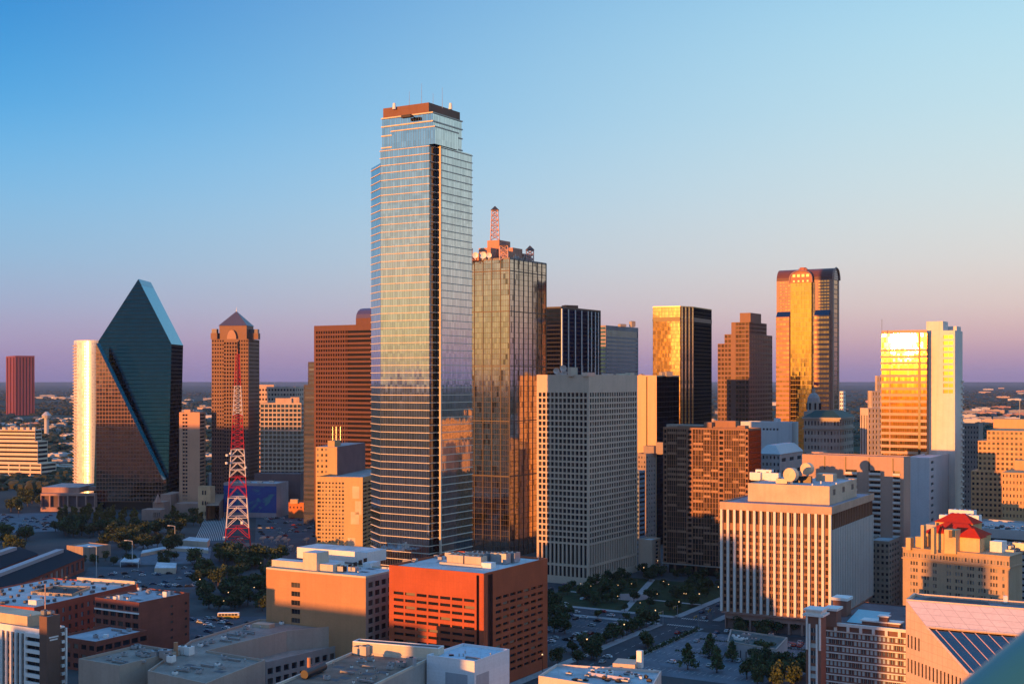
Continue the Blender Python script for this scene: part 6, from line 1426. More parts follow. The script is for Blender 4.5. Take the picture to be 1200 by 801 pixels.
clutter('red_brick_building', [(470, 660), (520, 668), (560, 655), (520, 648)], 48.5, 8, 8); clutter('orange_stucco_building', [(405, 672), (428, 675), (452, 666), (438, 662)], 43, 6, 9)

# ---------------------------------------------------------------- unseen blocks added on the sunward side, shaped to cast shade into the view
def shade_block(p0, p1, t, h, dep, name, label, cat, mat):
    e = Vector((math.cos(SUN_AZ), -math.sin(SUN_AZ))); u = Vector((-math.sin(SUN_AZ), -math.cos(SUN_AZ)))
    a, b = e * p0 + u * t, e * p1 + u * t; f = [a, b, b + u * -dep, a - u * dep]
    f = [b, a, a + u * dep, b + u * dep] if (b - a).cross(u) < 0 else [a, b, b + u * dep, a + u * dep]
    r = thing(name, label, cat, (*centre(f), 0)); mb = MB(); wn = []
    for i in range(4): L = (f[(i + 1) % 4] - f[i]).length; facade(mb, wn, f[i], f[(i + 1) % 4], 0, h, nx=max(3, int(L / 5)), nz=max(3, int(h / 4)), fw=.5, fh=.5, dep=.4)
    mb.build('wall', mat, r); put_windows(r, wn, office_pane, limit=0); flat_roof(r, f, h, grey_roof, mat, 1)
shade_block(-480, -402, 150, 43.5, 40, 'shade_block_broad', 'broad unseen block added left of the view to shade the low blocks', 'hotel', tan_brick)
shade_block(-402, -380, 150, 40, 40, 'shade_block_mid', 'unseen block added left of the view to cast shade, next to the broad one', 'building', beige)
shade_block(-380, -352, 150, 31, 40, 'shade_block_mid', 'low unseen block added left of the view to cast shade, between two taller ones', 'building', beige)
shade_block(-349, -336, 150, 70, 20, 'shade_block_tall', 'slim unseen block added left of the view to shade the finned block', 'tower', grey_stone)
shade_block(-336, -322, 150, 56, 20, 'shade_block_step', 'lower unseen block added beside the slim one to step its shade', 'building', grey_stone)
shade_block(-241, -212, 150, 67, 25, 'shade_block_tall', 'brown unseen block added nearest to the lookout to shade the hotels at right', 'tower', old_brick)
shade_block(-560, -482, 150, 39, 40, 'shade_block_brick', 'brick unseen block added left of the view to shade the brick loft', 'building', old_brick)
shade_block(-1150, -934, 60, 108, 30, 'shade_block_slab', 'tall pale unseen slab added left of the view to shade the pyramid tower', 'office tower', cream)
# ================================================================ ground, roads, lots, planting, vehicles
def ground_mat():
    m, nt, b = new_mat('city ground'); g = pos(nt); f = noise_fac(nt, g.outputs['Position'], .012, 5, .4, .62); f2 = noise_fac(nt, g.outputs['Position'], .0016, 6, .42, .6)
    c = mixc(nt, f, (.045, .05, .055), (.075, .078, .08)); ln = nt.nodes.new('ShaderNodeVectorMath'); ln.operation = 'LENGTH'; nt.links.new(g.outputs['Position'], ln.inputs[0])
    far = nt.nodes.new('ShaderNodeMapRange'); nt.links.new(ln.outputs['Value'], far.inputs[0]); far.inputs[1].default_value = 1300; far.inputs[2].default_value = 2200
    c2 = mixc(nt, f2, (.030, .040, .020), (.055, .06, .035)); f3 = noise_fac(nt, g.outputs['Position'], .004, 5, .56, .66); c2 = mixc(nt, mth(nt, 'MULTIPLY', f3, .6), c2, (.13, .12, .11))
    nt.links.new(mixc(nt, far.outputs[0], c, c2), b.inputs['Base Color']); b.inputs['Roughness'].default_value = .95; b.inputs['Specular IOR Level'].default_value = .1; return m
mb = MB(); rings = [0, 400, 900, 1600, 3000, 6000, 12000, 25000, 60000]; ns = 48
for a, b_ in zip(rings, rings[1:]):
    for i in range(ns):
        t0, t1 = 2 * math.pi * i / ns, 2 * math.pi * (i + 1) / ns; p = [(a * math.cos(t0), a * math.sin(t0), 0), (b_ * math.cos(t0), b_ * math.sin(t0), 0), (b_ * math.cos(t1), b_ * math.sin(t1), 0), (a * math.cos(t1), a * math.sin(t1), 0)]
        mb.face(p if a else p[1:3] + [(0, 0, 0)])
o = mb.build('ground', ground_mat()); o['kind'] = 'structure'
asphalt = roofm('asphalt', (.05, .06, .072), .25, .9, .06); conc = roofm('pale paving', (.30, .30, .31), .15, .9, .15); lawn_m = roofm('lawn', (.022, .042, .016), .4, .95, .2); paint_m = plain('road paint', (.55, .55, .52), .7); lot_m = roofm('lot asphalt', (.066, .08, .098), .3, .9, .08); slab_m = roofm('pale lot concrete', (.125, .15, .18), .3, .9, .1)
NAME_N = {}
def patch(name, pts, z, m):
    mb = MB(); mb.face([(*p, z) for p in pts]); 
    a, b_, c = Vector(pts[0]), Vector(pts[1]), Vector(pts[2])
    if (b_ - a).cross(c - b_) < 0: mb.f = [tuple(reversed(mb.f[0]))]
    o = mb.build(name, m); o['kind'] = 'structure'; return o
def ppatch(name, pix, z, m): return patch(name, [G(px, py) for px, py in pix], z, m)
def strip(name, p, q, w, z, m, off=0):
    p, q = Vector(p), Vector(q); d = (q - p).normalized(); n = Vector((d.y, -d.x)); return patch(name, [p + n * (off + w / 2), q + n * (off + w / 2), q + n * (off - w / 2), p + n * (off - w / 2)], z, m)
DR, DL = Vector((math.sin(R(30)), math.cos(R(30)))), Vector((-math.cos(R(30)), math.sin(R(30))))
X0 = Vector(G(806, 729))                    # the crossing in front of the finned block
strip('road', X0 - DR * 330, X0 + DR * 420, 17, .008, asphalt); strip('road', X0 - DL * 160, X0 + DL * 300, 17, .012, asphalt)
X1 = X0 + DL * 118; strip('road', X1 - DR * 200, X1 + DR * 420, 15, .016, asphalt)
for s in (1, -1):
    for (u, v, a, b_) in ((DR, DL, 12, 100), (DR, DL, -300, -12)):
        p = X0 + DL * (11.3 * s); 
        mb = MB(); p0, p1 = p + DR * a, p + DR * b_; n = DL * 2.4; mb.prism([p0 - n, p1 - n, p1 + n, p0 + n] if True else [], 0, .14); o = mb.build('pavement', conc); o['kind'] = 'structure'
    mb = MB(); p0, p1 = X0 + DR * (11.3 * s) + DL * 12, X0 + DR * (11.3 * s) + DL * 106; n = DR * 2.4; mb.prism([p0 - n, p0 + n, p1 + n, p1 - n], 0, .14); o = mb.build('pavement', conc); o['kind'] = 'structure'
# lane lines
mb = MB()
for i in range(-32, 42):
    if abs(i) < 2: continue
    for off in (0,): p = X0 + DR * (i * 9.0); n = DL * .1; mb.face([(*(p - n), .03), (*(p + DR * 4 - n), .03), (*(p + DR * 4 + n), .03), (*(p + n), .03)])
for i in range(-14, 30):
    if abs(i) < 2: continue
    p = X0 + DL * (i * 9.0); n = DR * .1; mb.face([(*(p - n), .034), (*(p + n), .034), (*(p + DL * 4 + n), .034), (*(p + DL * 4 - n), .034)])
for s in (1, -1):
    for k in range(12): p = X0 + DR * (10 * s) + DL * ((k - 5.5) * 1.3); mb.face([(*(p - DL * .3 - DR * 1.4), .036), (*(p + DL * .3 - DR * 1.4), .036), (*(p + DL * .3 + DR * 1.4), .036), (*(p - DL * .3 + DR * 1.4), .036)])
o = mb.build('lane_markings', paint_m); o['kind'] = 'structure'
# park: lawn, paths, kerb walls
pk0 = X0 + DR * 14 + DL * 14; pk = [pk0, pk0 + DR * 112, pk0 + DR * 112 + DL * 92, pk0 + DL * 92]
patch('lawn', pk, .05, lawn_m)
strip('path', pk0 + DL * 30, pk0 + DL * 62 + DR * 112, 4, .06, conc); strip('path', pk0 + DR * 40, pk0 + DL * 92 + DR * 44, 3, .064, conc)
ctr = pk0 + DR * 44 + DL * 46; mb = MB(); mb.cyl((*ctr, 0), 12, .09, 28); o = mb.build('path', wall('rose paving', (.26, .19, .18))); o['kind'] = 'structure'
# car parks
lotA = [X0 - DR * 14 + DL * 16, X0 - DR * 14 + DL * 112, X0 - DR * 96 + DL * 112, X0 - DR * 96 + DL * 16]; patch('parking_lot', lotA, .02, lot_m)
lotB = [X0 - DR * 20 - DL * 14, X0 - DR * 120 - DL * 14, X0 - DR * 120 - DL * 90, X0 - DR * 20 - DL * 90]; patch('parking_lot', lotB, .024, slab_m)
mb = MB()
for o_, s0, nn in ((X0 - DR * 14 + DL * 16, 1, 5), (X0 - DR * 20 - DL * 14, -1, 6)):
    for r_ in range(nn):
        for k in range(32 if s0 > 0 else 25):
            p = o_ - DR * (6 + r_ * 16) + DL * (s0 * (2 + k * 2.8)); mb.face([(*(p - DL * .06), .04), (*(p + DL * .06), .04), (*(p + DL * .06 - DR * 5), .04), (*(p - DL * .06 - DR * 5), .04)])
o = mb.build('bay_markings', paint_m); o['kind'] = 'structure'
# west side lots and roads
ppatch('parking_lot', [(-20, 625), (70, 622), (78, 600), (-20, 602)], .02, slab_m); ppatch('parking_lot', [(226, 636), (262, 636), (272, 576), (246, 592)], .024, lot_m)
ppatch('parking_lot', [(298, 655), (378, 655), (378, 602), (300, 606)], .028, lot_m); ppatch('parking_lot', [(222, 752), (312, 752), (312, 722), (222, 722)], .03, lot_m); ppatch('parking_lot', [(90, 690), (232, 690), (240, 664), (104, 664)], .032, lot_m)
ppatch('paved_square', [(130, 662), (245, 660), (248, 640), (168, 636)], .036, slab_m)
ppatch('road', [(60, 640), (250, 632), (420, 640), (420, 655), (250, 650), (60, 655)], .010, asphalt); ppatch('road', [(222, 700), (246, 700), (262, 640), (240, 640)], .014, asphalt); ppatch('road', [(60, 735), (320, 735), (320, 722), (60, 722)], .018, asphalt)
mb = MB()
for k in range(15):
    a, b_ = Vector(G(228 + k * 2.3, 634 - k * .1)), Vector(G(248 + k * 1.7, 590 - k * .9)); d = (b_ - a).normalized(); n = Vector((d.y, -d.x)) * .2; mb.face([(*(a + n), .05), (*(b_ + n), .05), (*(b_ - n), .05), (*(a - n), .05)])
o = mb.build('lane_markings', paint_m); o['kind'] = 'structure'
# low planted walls and canopy on the square
for lab, pix, h, m in (('curved low wall of pale concrete on the paved square', [(165, 652), (200, 645), (244, 648), (244, 645), (200, 642), (167, 648)], 2.4, white_conc), ('small canopy roof beside the car park west of the grove', [(141, 664), (162, 665), (164, 660), (146, 659)], 4, white_paint), ('flat white kiosk in the car park west of the grove', [(181, 672), (206, 672), (207, 666), (184, 665)], 4, white_conc), ('small sloped roof pavilion below the terraces', [(213, 640), (243, 642), (246, 638), (222, 636)], 5, white_conc)):
    f = [Vector(G(px, py)) for px, py in pix]; mb = MB(); mb.prism(f, 0 if 'canopy' not in lab else h - .5, h, 0, 1)
    if 'canopy' in lab:
        for p in f: mb.cyl((*p, 0), .2, h - .4, 6)
    single('low_wall' if 'wall' in lab else ('canopy' if 'canopy' in lab else 'kiosk'), mb, [m, white_roof], lab, 'wall' if 'wall' in lab else ('canopy' if 'canopy' in lab else 'kiosk'))

# ---------------------------------------------------------------- trees
def leaf_mat(name, dark, light, trans=.0):
    m, nt, b = new_mat(name); g = pos(nt); nt.links.new(mixc(nt, g.outputs['Random Per Island'], dark, light), b.inputs['Base Color']); b.inputs['Roughness'].default_value = .8; b.inputs['Specular IOR Level'].default_value = .15; return m
bark = plain('bark', (.09, .065, .05), .9)
LEAF = {'dark': leaf_mat('dark leaves', (.022, .034, .016), (.065, .085, .035)), 'green': leaf_mat('green leaves', (.03, .046, .018), (.085, .105, .04)), 'gold': leaf_mat('golden leaves', (.06, .055, .015), (.17, .125, .035)), 'pine': leaf_mat('pine needles', (.03, .05, .022), (.08, .11, .045))}
def tree_proto(kind, seed, h=9.0, w=8.0):
    rs = random.Random(seed); t = thing(dict(dark='round_tree', green='round_tree', gold='golden_tree', pine='pyramidal_tree')[kind], 'tree', 'tree'); mb = MB(); th = h * (.3 if kind != 'pine' else .16)
    mb.cyl((0, 0, 0), .3, th, 7, r2=.2); 
    for k in range(5):
        a = 2 * math.pi * k / 5 + rs.random(); mb.bar((0, 0, th * .8), (math.cos(a) * w * .25, math.sin(a) * w * .25, th + h * .3), .14)
    mb.build('trunk', bark, t); mb = MB()
    if kind == 'pine':
        pts = []
        lob = []
        for k in range(13):
            z = (k + .5) / 13; q = (1 - z) ** .8 * w * .30; a = k * 2.4 + rs.random(); lob.append((q * math.cos(a) * rs.uniform(.5, 1.1), q * math.sin(a) * rs.uniform(.5, 1.1), th + z * (h - th) * .95, w * (.20 - .11 * z)))
        while len(pts) < 620:
            l = rs.choice(lob); d = Vector((rs.gauss(0, 1), rs.gauss(0, 1), rs.gauss(0, .9))).normalized() * l[3] * rs.random() ** .4; pts.append((l[0] + d.x, l[1] + d.y, max(th * .8, l[2] + d.z)))
    else:
        lobes = [(rs.uniform(-1, 1) * w * .30, rs.uniform(-1, 1) * w * .30, th + rs.uniform(.12, .80) * (h - th), rs.uniform(.13, .27) * w) for _ in range(12)] if kind != 'gold' else [(rs.uniform(-1, 1) * w * .16, rs.uniform(-1, 1) * w * .16, th + (h - th) * (k + .4) / 7, w * (.30 - .028 * k)) for k in range(7)]
        pts = []
        while len(pts) < 780:
            l = rs.choice(lobes); d = Vector((rs.gauss(0, 1), rs.gauss(0, 1), rs.gauss(0, .8))).normalized() * l[3] * rs.random() ** .35; pts.append((l[0] + d.x, l[1] + d.y, max(th * .75, l[2] + d.z * .9)))
    for p in pts:
        s = rs.uniform(.25, .6); n = Vector((rs.gauss(0, 1), rs.gauss(0, 1), rs.gauss(.4, 1))).normalized(); u = n.orthogonal().normalized(); v = n.cross(u); p = Vector(p); k = rs.uniform(.5, 1)
        mb.face([p - u * s - v * s * k * .6, p + u * s * .7 - v * s * k, p + u * s + v * s * k * .7, p - u * s * .6 + v * s * k])
    mb.build('crown', LEAF[kind], t); return t
PROTO = {k: [tree_proto(k, 11 * i + hash_, h, w) for i in range(n)] for k, n, hash_, h, w in (('dark', 3, 1, 8.5, 9.0), ('green', 3, 2, 8, 8), ('gold', 2, 3, 9.5, 5.4), ('pine', 2, 4, 10, 9))}
USED = set(); trs = random.Random(21); NT = [0]
def tree(kind, x, y, s, label, group):
    p = trs.choice(PROTO[kind]); s *= trs.uniform(.85, 1.15); sc = (s * trs.uniform(.9, 1.1), s * trs.uniform(.9, 1.1), s); rz = trs.random() * 6.28; NT[0] += 1
    if p not in USED:
        USED.add(p); p.location = (x, y, 0); p.scale = sc; p.rotation_euler[2] = rz; p['label'] = label; p['group'] = group; return p
    return copy_tree(p, (x, y, 0), rz, label, group, sc)
def tree_area(n, x0, x1, y0, y1, kinds, s, label, group, keep=None):
    for i in range(n):
        for _ in range(30):
            px, py = trs.uniform(x0, x1), y0 + (y1 - y0) * trs.random()
            if keep is None or keep(px, py): break
        k = trs.choice(kinds); x, y = G(px, py); tree(k, x, y, s, label, group)
K = {'dark': 'dark green round tree', 'green': 'mid green round tree', 'gold': 'yellow green narrow tree', 'pine': 'pyramid shaped tree'}
tree_area(22, 62, 152, 618, 632, ['dark'], 1.35, 'dark tree at the foot of the yellowing trees before the prism tower', 'dark trees before the prism tower')
tree_area(30, 66, 160, 606, 622, ['gold'], 1.45, 'yellowing slender tree in the belt of trees before the prism tower', 'yellowing trees before the prism tower')
tree_area(26, 118, 218, 624, 650, ['dark'], 1.5, 'large dark tree between the prism tower and the paved square', 'trees around the paved square')
tree_area(12, 192, 236, 604, 620, ['gold', 'gold', 'green'], 1.2, 'pale yellow green tree below the terraces', 'trees below the terraces')
tree_area(10, -5, 32, 622, 648, ['dark', 'green'], 1.35, 'tree at the left edge above the long sheds', 'trees above the long sheds')
tree_area(14, 96, 244, 654, 662, ['green', 'dark'], .8, 'small tree along the road above the car park west of the grove', 'road trees above the west car park')
tree_area(8, 2, 64, 585, 604, ['dark'], 1.7, 'dark tree beside the pale car park at far left', 'trees by the pale car park')
tree_area(36, 226, 318, 658, 702, ['dark', 'green'], 1.25, 'round tree in the grove between lattice mast and orange tan block', 'grove below the lattice mast')
tree_area(18, 232, 314, 694, 716, ['dark'], 1.2, 'dark round tree on the near side of the grove by the bus street', 'near side of the grove')
tree_area(12, 264, 334, 654, 664, ['dark', 'green'], 1.5, 'bushy tree by the low building at the foot of the lattice mast', 'trees at the mast foot')
for k in range(64): p = pk0 + DR * trs.uniform(4, 110) + DL * trs.uniform(2, 90); tree(trs.choice(['dark', 'green']), p.x, p.y, .78, 'small tree on the lawn of the square park', 'trees in the square park')
for k in range(12): p = X0 + DL * trs.uniform(40, 125) + DR * trs.choice([11.5, 150]) + DR * trs.uniform(-1, 1); tree('dark', p.x, p.y, .66, 'small street tree along the kerb by the grid tower', 'street trees by the grid tower')
for k in range(11): p = X0 - DR * (16 + k * 8) + DL * 13.5; tree('dark', p.x, p.y, trs.uniform(.8, 1.15), 'round street tree in the row between road and car park', 'street row by the car park')
for k in range(5): p = X0 - DR * 13 + DL * (30 + k * 17); tree('green', p.x, p.y, .68, 'small tree on the far edge of the dark car park', 'trees at car park edge')
tree_area(9, 640, 664, 708, 745, ['dark'], 1.15, 'big dark tree beside the red brick block', 'trees beside the brick block')
tree_area(7, 652, 704, 760, 784, ['dark'], .9, 'dark tree at the near end of the car park', 'trees at near end of car park')
for px, py, s in ((806, 784, 1.2), (840, 788, 1.15), (858, 775, 1.1), (832, 770, 1.05)): tree('pine', *G(px, py), s, {806: 'pyramid shaped green tree, leftmost of four on the pale car park', 840: 'pyramid shaped green tree, nearest of four on the pale car park', 858: 'pyramid shaped green tree, rightmost of four on the pale car park', 832: 'pyramid shaped green tree, farthest of four on the pale car park'}[px], 'pyramid trees on the pale car park')
tree_area(3, 757, 760, 756, 762, ['dark'], .9, 'dark round tree on the road edge by the pale car park', 'trees by the pale car park edge')
tree_area(22, 872, 948, 772, 806, ['dark', 'green'], 1.1, 'bushy tree in the dark clump left of the white trim hotel', 'clump left of the trim hotel')
tree_area(12, 850, 944, 738, 752, ['dark'], .85, 'small dark tree at the base of the finned block', 'trees at the finned block base')
tree_area(16, 752, 846, 671, 684, ['dark'], .8, 'small dark tree at the foot of the brown bay tower', 'trees at the bay tower foot')
tree_area(5, 862, 880, 730, 738, ['dark'], .8, 'small dark tree at the left corner of the finned block', 'trees at the finned block corner')
# hedge along the pale car park
mb = MB(); rs = random.Random(2); a, b_ = X0 - DR * 110 - DL * 12.5, X0 - DR * 16 - DL * 12.5
for i in range(1500):
    p = lerp(a, b_, rs.random()); p = Vector((p.x + rs.uniform(-1, 1), p.y + rs.uniform(-1, 1), rs.uniform(.1, 1.7))); s = rs.uniform(.25, .5); n = Vector((rs.gauss(0, 1), rs.gauss(0, 1), rs.gauss(.4, 1))).normalized(); u = n.orthogonal().normalized(); v = n.cross(u); mb.face([p - u * s, p - v * s, p + u * s, p + v * s])
single('hedge', mb, LEAF['dark'], 'long clipped hedge between road and pale car park', 'hedge')
for j, lab in ((0, 'low planted strip across the pale car park, farther one'), (1, 'low planted strip across the pale car park, nearer one')):
    mb = MB(); a, b_ = X0 - DR * (38 + 32 * j) - DL * 22, X0 - DR * (38 + 32 * j) - DL * 84
    for i in range(420):
        p = lerp(a, b_, rs.random()); p = Vector((p.x + rs.uniform(-.7, .7), p.y + rs.uniform(-.7, .7), rs.uniform(.05, .8))); s = rs.uniform(.2, .45); n = Vector((rs.gauss(0, 1), rs.gauss(0, 1), rs.gauss(.4, 1))).normalized(); u = n.orthogonal().normalized(); v = n.cross(u); mb.face([p - u * s, p - v * s, p + u * s, p + v * s])
    single('planted_strip', mb, LEAF['dark'], lab, 'planted strip', kind='stuff')

# ---------------------------------------------------------------- vehicles
def car_proto(colname, col):
    t = thing('parked_car', 'car', 'car'); m = plain(colname, col, .3, .2); prof = [(-2.2, .35), (2.2, .35), (2.25, .75), (1.2, .95), (.6, 1.42), (-1.1, 1.45), (-1.75, 1.0), (-2.25, .9)]; mb = MB(); W = .88
    for i in range(8):
        a, b_ = prof[i], prof[(i + 1) % 8]; mb.face([(a[0], -W, a[1]), (b_[0], -W, b_[1]), (b_[0], W, b_[1]), (a[0], W, a[1])][::-1])
    mb.face([(p[0], -W, p[1]) for p in prof]); mb.face([(p[0], W, p[1]) for p in prof][::-1]); mb.build('body', m, t); mb = MB()
    g = [(1.12, 1.0), (.58, 1.38), (-1.05, 1.40), (-1.65, 1.04)]
    for s in (-1, 1): pts = [(p[0], s * (W + .01), p[1]) for p in g]; mb.face(pts if s < 0 else pts[::-1])
    mb.face([(1.21, -W * .85, .97), (1.21, W * .85, .97), (.62, W * .8, 1.42), (.62, -W * .8, 1.42)]); mb.face([(-1.77, -W * .85, 1.02), (-1.12, -W * .8, 1.45), (-1.12, W * .8, 1.45), (-1.77, W * .85, 1.02)]); mb.build('windows', plain('car glass', (.02, .025, .03), .1), t)
    for sx in (-1.35, 1.35):
        for s in (-1, 1):
            mb = MB(); n = 10
            for i in range(n):
                a, b_ = 2 * math.pi * i / n, 2 * math.pi * (i + 1) / n; mb.face([(sx, s * .92, .33), (sx + .33 * math.cos(a), s * .92, .33 + .33 * math.sin(a)), (sx + .33 * math.cos(b_), s * .92, .33 + .33 * math.sin(b_))]); mb.face([(sx + .33 * math.cos(a), s * .92, .33 + .33 * math.sin(a)), (sx + .33 * math.cos(b_), s * .92, .33 + .33 * math.sin(b_)), (sx + .33 * math.cos(b_), s * .7, .33 + .33 * math.sin(b_)), (sx + .33 * math.cos(a), s * .7, .33 + .33 * math.sin(a))])
            mb.build('wheel', plain('tyre', (.02, .02, .02), .8), t)
    return t
CARS = {c: car_proto(c + ' car paint', v) for c, v in (('white', (.72, .73, .75)), ('silver', (.38, .40, .42)), ('black', (.02, .022, .026)), ('red', (.35, .03, .025)), ('blue', (.04, .08, .16)))}
CU = set(); crs = random.Random(33)
def car(x, y, rz, col, label, group, z=0):
    p = CARS[col]
    if col not in CU: CU.add(col); p.location = (x, y, z); p.rotation_euler[2] = rz; p['label'] = label; p['group'] = group; return
    copy_tree(p, (x, y, z), rz, label, group)
AR, AL = math.atan2(DR.y, DR.x), math.atan2(DL.y, DL.x)
for px, py, c in ((693, 733, 'silver'), (676, 744, 'white'), (672, 748, 'black'), (664, 750, 'black'), (690, 752, 'white'), (646, 752, 'white'), (710, 743, 'white'), (650, 748, 'silver'), (700, 728, 'black'), (655, 728, 'silver'), (668, 722, 'blue'), (720, 732, 'silver'), (684, 724, 'white'), (712, 770, 'white'), (640, 740, 'black')): car(*G(px, py), AL, c, c + ' car standing in the dark car park beside the red brick block', c + ' cars in the dark car park')
for px, py, c, a, lab in ((663, 708, 'white', AR, 'white car driving on the road below the grid tower, nearer one'), (683, 702, 'white', AR, 'white car driving on the road below the grid tower, farther one'), (735, 730, 'silver', AL, 'silver car under the street trees by the crossing'), (794, 742, 'red', AR, 'dark red car waiting near the crossing'), (801, 741, 'black', AR, 'black car waiting near the crossing'), (840, 742, 'blue', AR, 'blue car on the road by the finned block'), (706, 776, 'silver', AR, 'silver car on the road at the near end of the car park'), (787, 776, 'white', AL, 'white car alone on the pale car park'), (852, 740, 'white', AR, 'white car parked before the low green roofed shop')): car(*G(px, py), a, c, lab, None)
for k in range(9): px, py = crs.uniform(912, 940), crs.uniform(752, 758); c = crs.choice(['black', 'red', 'silver']); car(*G(px, py), AR, c, c + ' car by the right end of the low green roofed shop', c + ' cars by the green roofed shop')
for k in range(40): px, py = crs.uniform(2, 60), crs.uniform(603, 621); c = crs.choice(['black', 'black', 'blue', 'silver']); car(*G(px, py), crs.choice([.4, .5]), c, c + ' car on the pale car park at far left', c + ' cars on the far left car park')
for k in range(34): px, py = crs.uniform(224, 306), crs.uniform(724, 748); c = crs.choice(['black', 'silver', 'white', 'blue']); car(*G(px, py), AL, c, c + ' car parked by the bus street near the brick loft', c + ' cars by the bus street')
for k in range(50): px, py = crs.uniform(303, 376), crs.uniform(604, 631); c = crs.choice(['black', 'black', 'silver', 'red']); car(*G(px, py), AL, c, c + ' car in the car park between mural warehouse and golden apartments', c + ' cars between mural and golden apartments')
for k in range(40): px, py = crs.uniform(112, 236), crs.uniform(664, 688); c = crs.choice(['black', 'silver', 'white', 'white', 'blue']); car(*G(px, py), crs.choice([AL, .3]), c, c + ' car in the car park west of the grove', c + ' cars west of the grove')
CL = ['white', 'silver', 'black', 'silver', 'black', 'red', 'blue']
for k in range(26):
    row, bay = crs.randrange(5), crs.randrange(2, 32); p = X0 - DR * (14 + 8.5 + row * 16) + DL * (16 + 3.4 + bay * 2.8); c = crs.choice(CL); car(p.x, p.y, AR + (math.pi if crs.random() < .5 else 0), c, c + ' car parked in a marked bay of the dark car park', c + ' cars in marked bays of the dark car park')
for k in range(15):
    row, bay = crs.randrange(5), crs.randrange(2, 25); p = X0 - DR * (20 + 8.5 + row * 16) - DL * (14 + 3.4 + bay * 2.8); c = crs.choice(CL); car(p.x, p.y, AR, c, c + ' car parked in a marked bay of the pale car park', c + ' cars in marked bays of the pale car park')
for k in range(12): p = X0 + DR * (14 + k * 13 + crs.uniform(0, 4)) + DL * crs.choice([-4, 4]); c = crs.choice(CL); car(p.x, p.y, AR, c, c + ' car on the road between square park and finned block', c + ' cars on the road by the finned block')
for k in range(9): p = X0 + DL * (16 + k * 12 + crs.uniform(0, 4)) + DR * crs.choice([-4, 4]); c = crs.choice(CL); car(p.x, p.y, AL, c, c + ' car on the street between square park and dark car park', c + ' cars on the street below the park')
for k in range(10): p = X1 + DR * (-60 + k * 22 + crs.uniform(0, 8)) + DL * crs.choice([-4, 4]); c = crs.choice(CL); car(p.x, p.y, AR, c, c + ' car on the road along the foot of the grid tower', c + ' cars along the grid tower road')
for k in range(7): px = crs.uniform(70, 315); car(*G(px, crs.uniform(725, 732)), 0, crs.choice(CL), 'car driving on the bus street between brick loft and grove', 'cars on the bus street')
dd_r = (DECK[2] - DECK[1]).normalized(); dd_l = (DECK[0] - DECK[1]).normalized()
for k in range(16): p = DECK[1] + dd_l * (6 + (k % 8) * 5.4) + dd_r * (8 + (k // 8) * 9); c = crs.choice(['white', 'silver', 'black', 'red']); car(p.x, p.y, math.atan2(dd_r.y, dd_r.x), c, c + ' car on the top level of the parking deck', c + ' cars on the parking deck', zt_deck + .05)
def bus():
    x, y = G(268, 724); t = thing('city_bus', 'white and yellow city bus stopped on the street behind the orange tan block', 'bus', (x, y, 0), rz=.05); W = 1.3; ROOT[t] = Vector((0, 0, 0)); mb = MB(); mb.box((0, 0, .45), (11.6, 2.6, 1.25), 0, 0, True); mb.build('lower_body', plain('bus yellow', (.45, .32, .06), .4), t); mb = MB(); mb.box((0, 0, 1.7), (11.6, 2.58, 1.35), 0, 0, True); mb.box((0, 0, 3.05), (11, 2.3, .2)); mb.build('upper_body', white_paint, t)
    mb = MB()
    for k in range(6): mb.box((-4.6 + k * 1.75, -1.3, 1.75), (1.5, .06, .95))
    mb.build('window', plain('car glass', (.02, .025, .03), .1), t)['kind'] = 'stuff'
    for sx in (-3.6, 3.4):
        for s in (-1, 1): mb = MB(); mb.box((sx, s * 1.2, 0), (1, .3, .95)); mb.cyl((sx, s * 1.2, .1), .48, .7, 10); mb.build('wheel', MATS['tyre'], t)
bus()

# ---------------------------------------------------------------- street lamps and signals
def lamp_proto():
    t = thing('street_lamp', 'lamp', 'street lamp'); mb = MB(); mb.cyl((0, 0, 0), .14, 8, 7, r2=.09); mb.bar((0, 0, 8), (1.6, 0, 8.5), .1); mb.build('pole', dark_metal, t); mb = MB(); mb.cyl((1.6, 0, 8.2), .34, .34, 8, r2=.24); mb.cyl((1.6, 0, 8.0), .26, .2, 8); mb.build('lamp_head', plain('warm lamp light', (1, .62, .28), .5, 0, 1.2), t); return t
LP = lamp_proto(); first = [True]
def lamp(x, y, label, group, s=1):
    rz = trs.random() * 6.28
    if first[0]: first[0] = False; LP.location = (x, y, 0); LP.scale = (s,) * 3; LP['label'] = label; LP['group'] = group; return
    copy_tree(LP, (x, y, 0), rz, label, group, s)
for k in range(13): p = pk0 + DR * trs.uniform(4, 108) + DL * trs.uniform(2, 90); lamp(p.x, p.y, 'lit lamp among the small trees of the square park', 'lamps in the square park', .55)
for k in range(5): p = X0 + DR * (22 + k * 30) + DL * 13; lamp(p.x, p.y, 'lit street lamp on the kerb of the square park', 'lamps along the park kerb', .8)
for k in range(4): p = X0 - DR * (14 + k * 42) + DL * 12; lamp(p.x, p.y, 'street lamp along the road beside the dark car park', 'lamps along the car park road', .9)
for px, py in ((232, 690), (246, 682), (270, 706), (287, 690), (300, 700), (305, 670), (238, 700), (262, 716), (310, 712)): lamp(*G(px, py), 'lit lamp glowing in the grove below the lattice mast', 'lamps in the grove', .75)
for px, py in ((12, 640), (54, 590), (34, 632), (94, 622), (125, 628), (66, 598), (110, 590), (22, 606), (186, 622)): lamp(*G(px, py), 'lit lamp among the trees at the left side before the prism tower', 'lamps at the left side', 1.0)
for px, py in ((785, 668), (802, 670), (818, 669), (835, 672), (770, 668), (755, 676)): lamp(*G(px, py), 'lit lamp under the edge of the brown bay tower', 'lamps under the bay tower', .8)
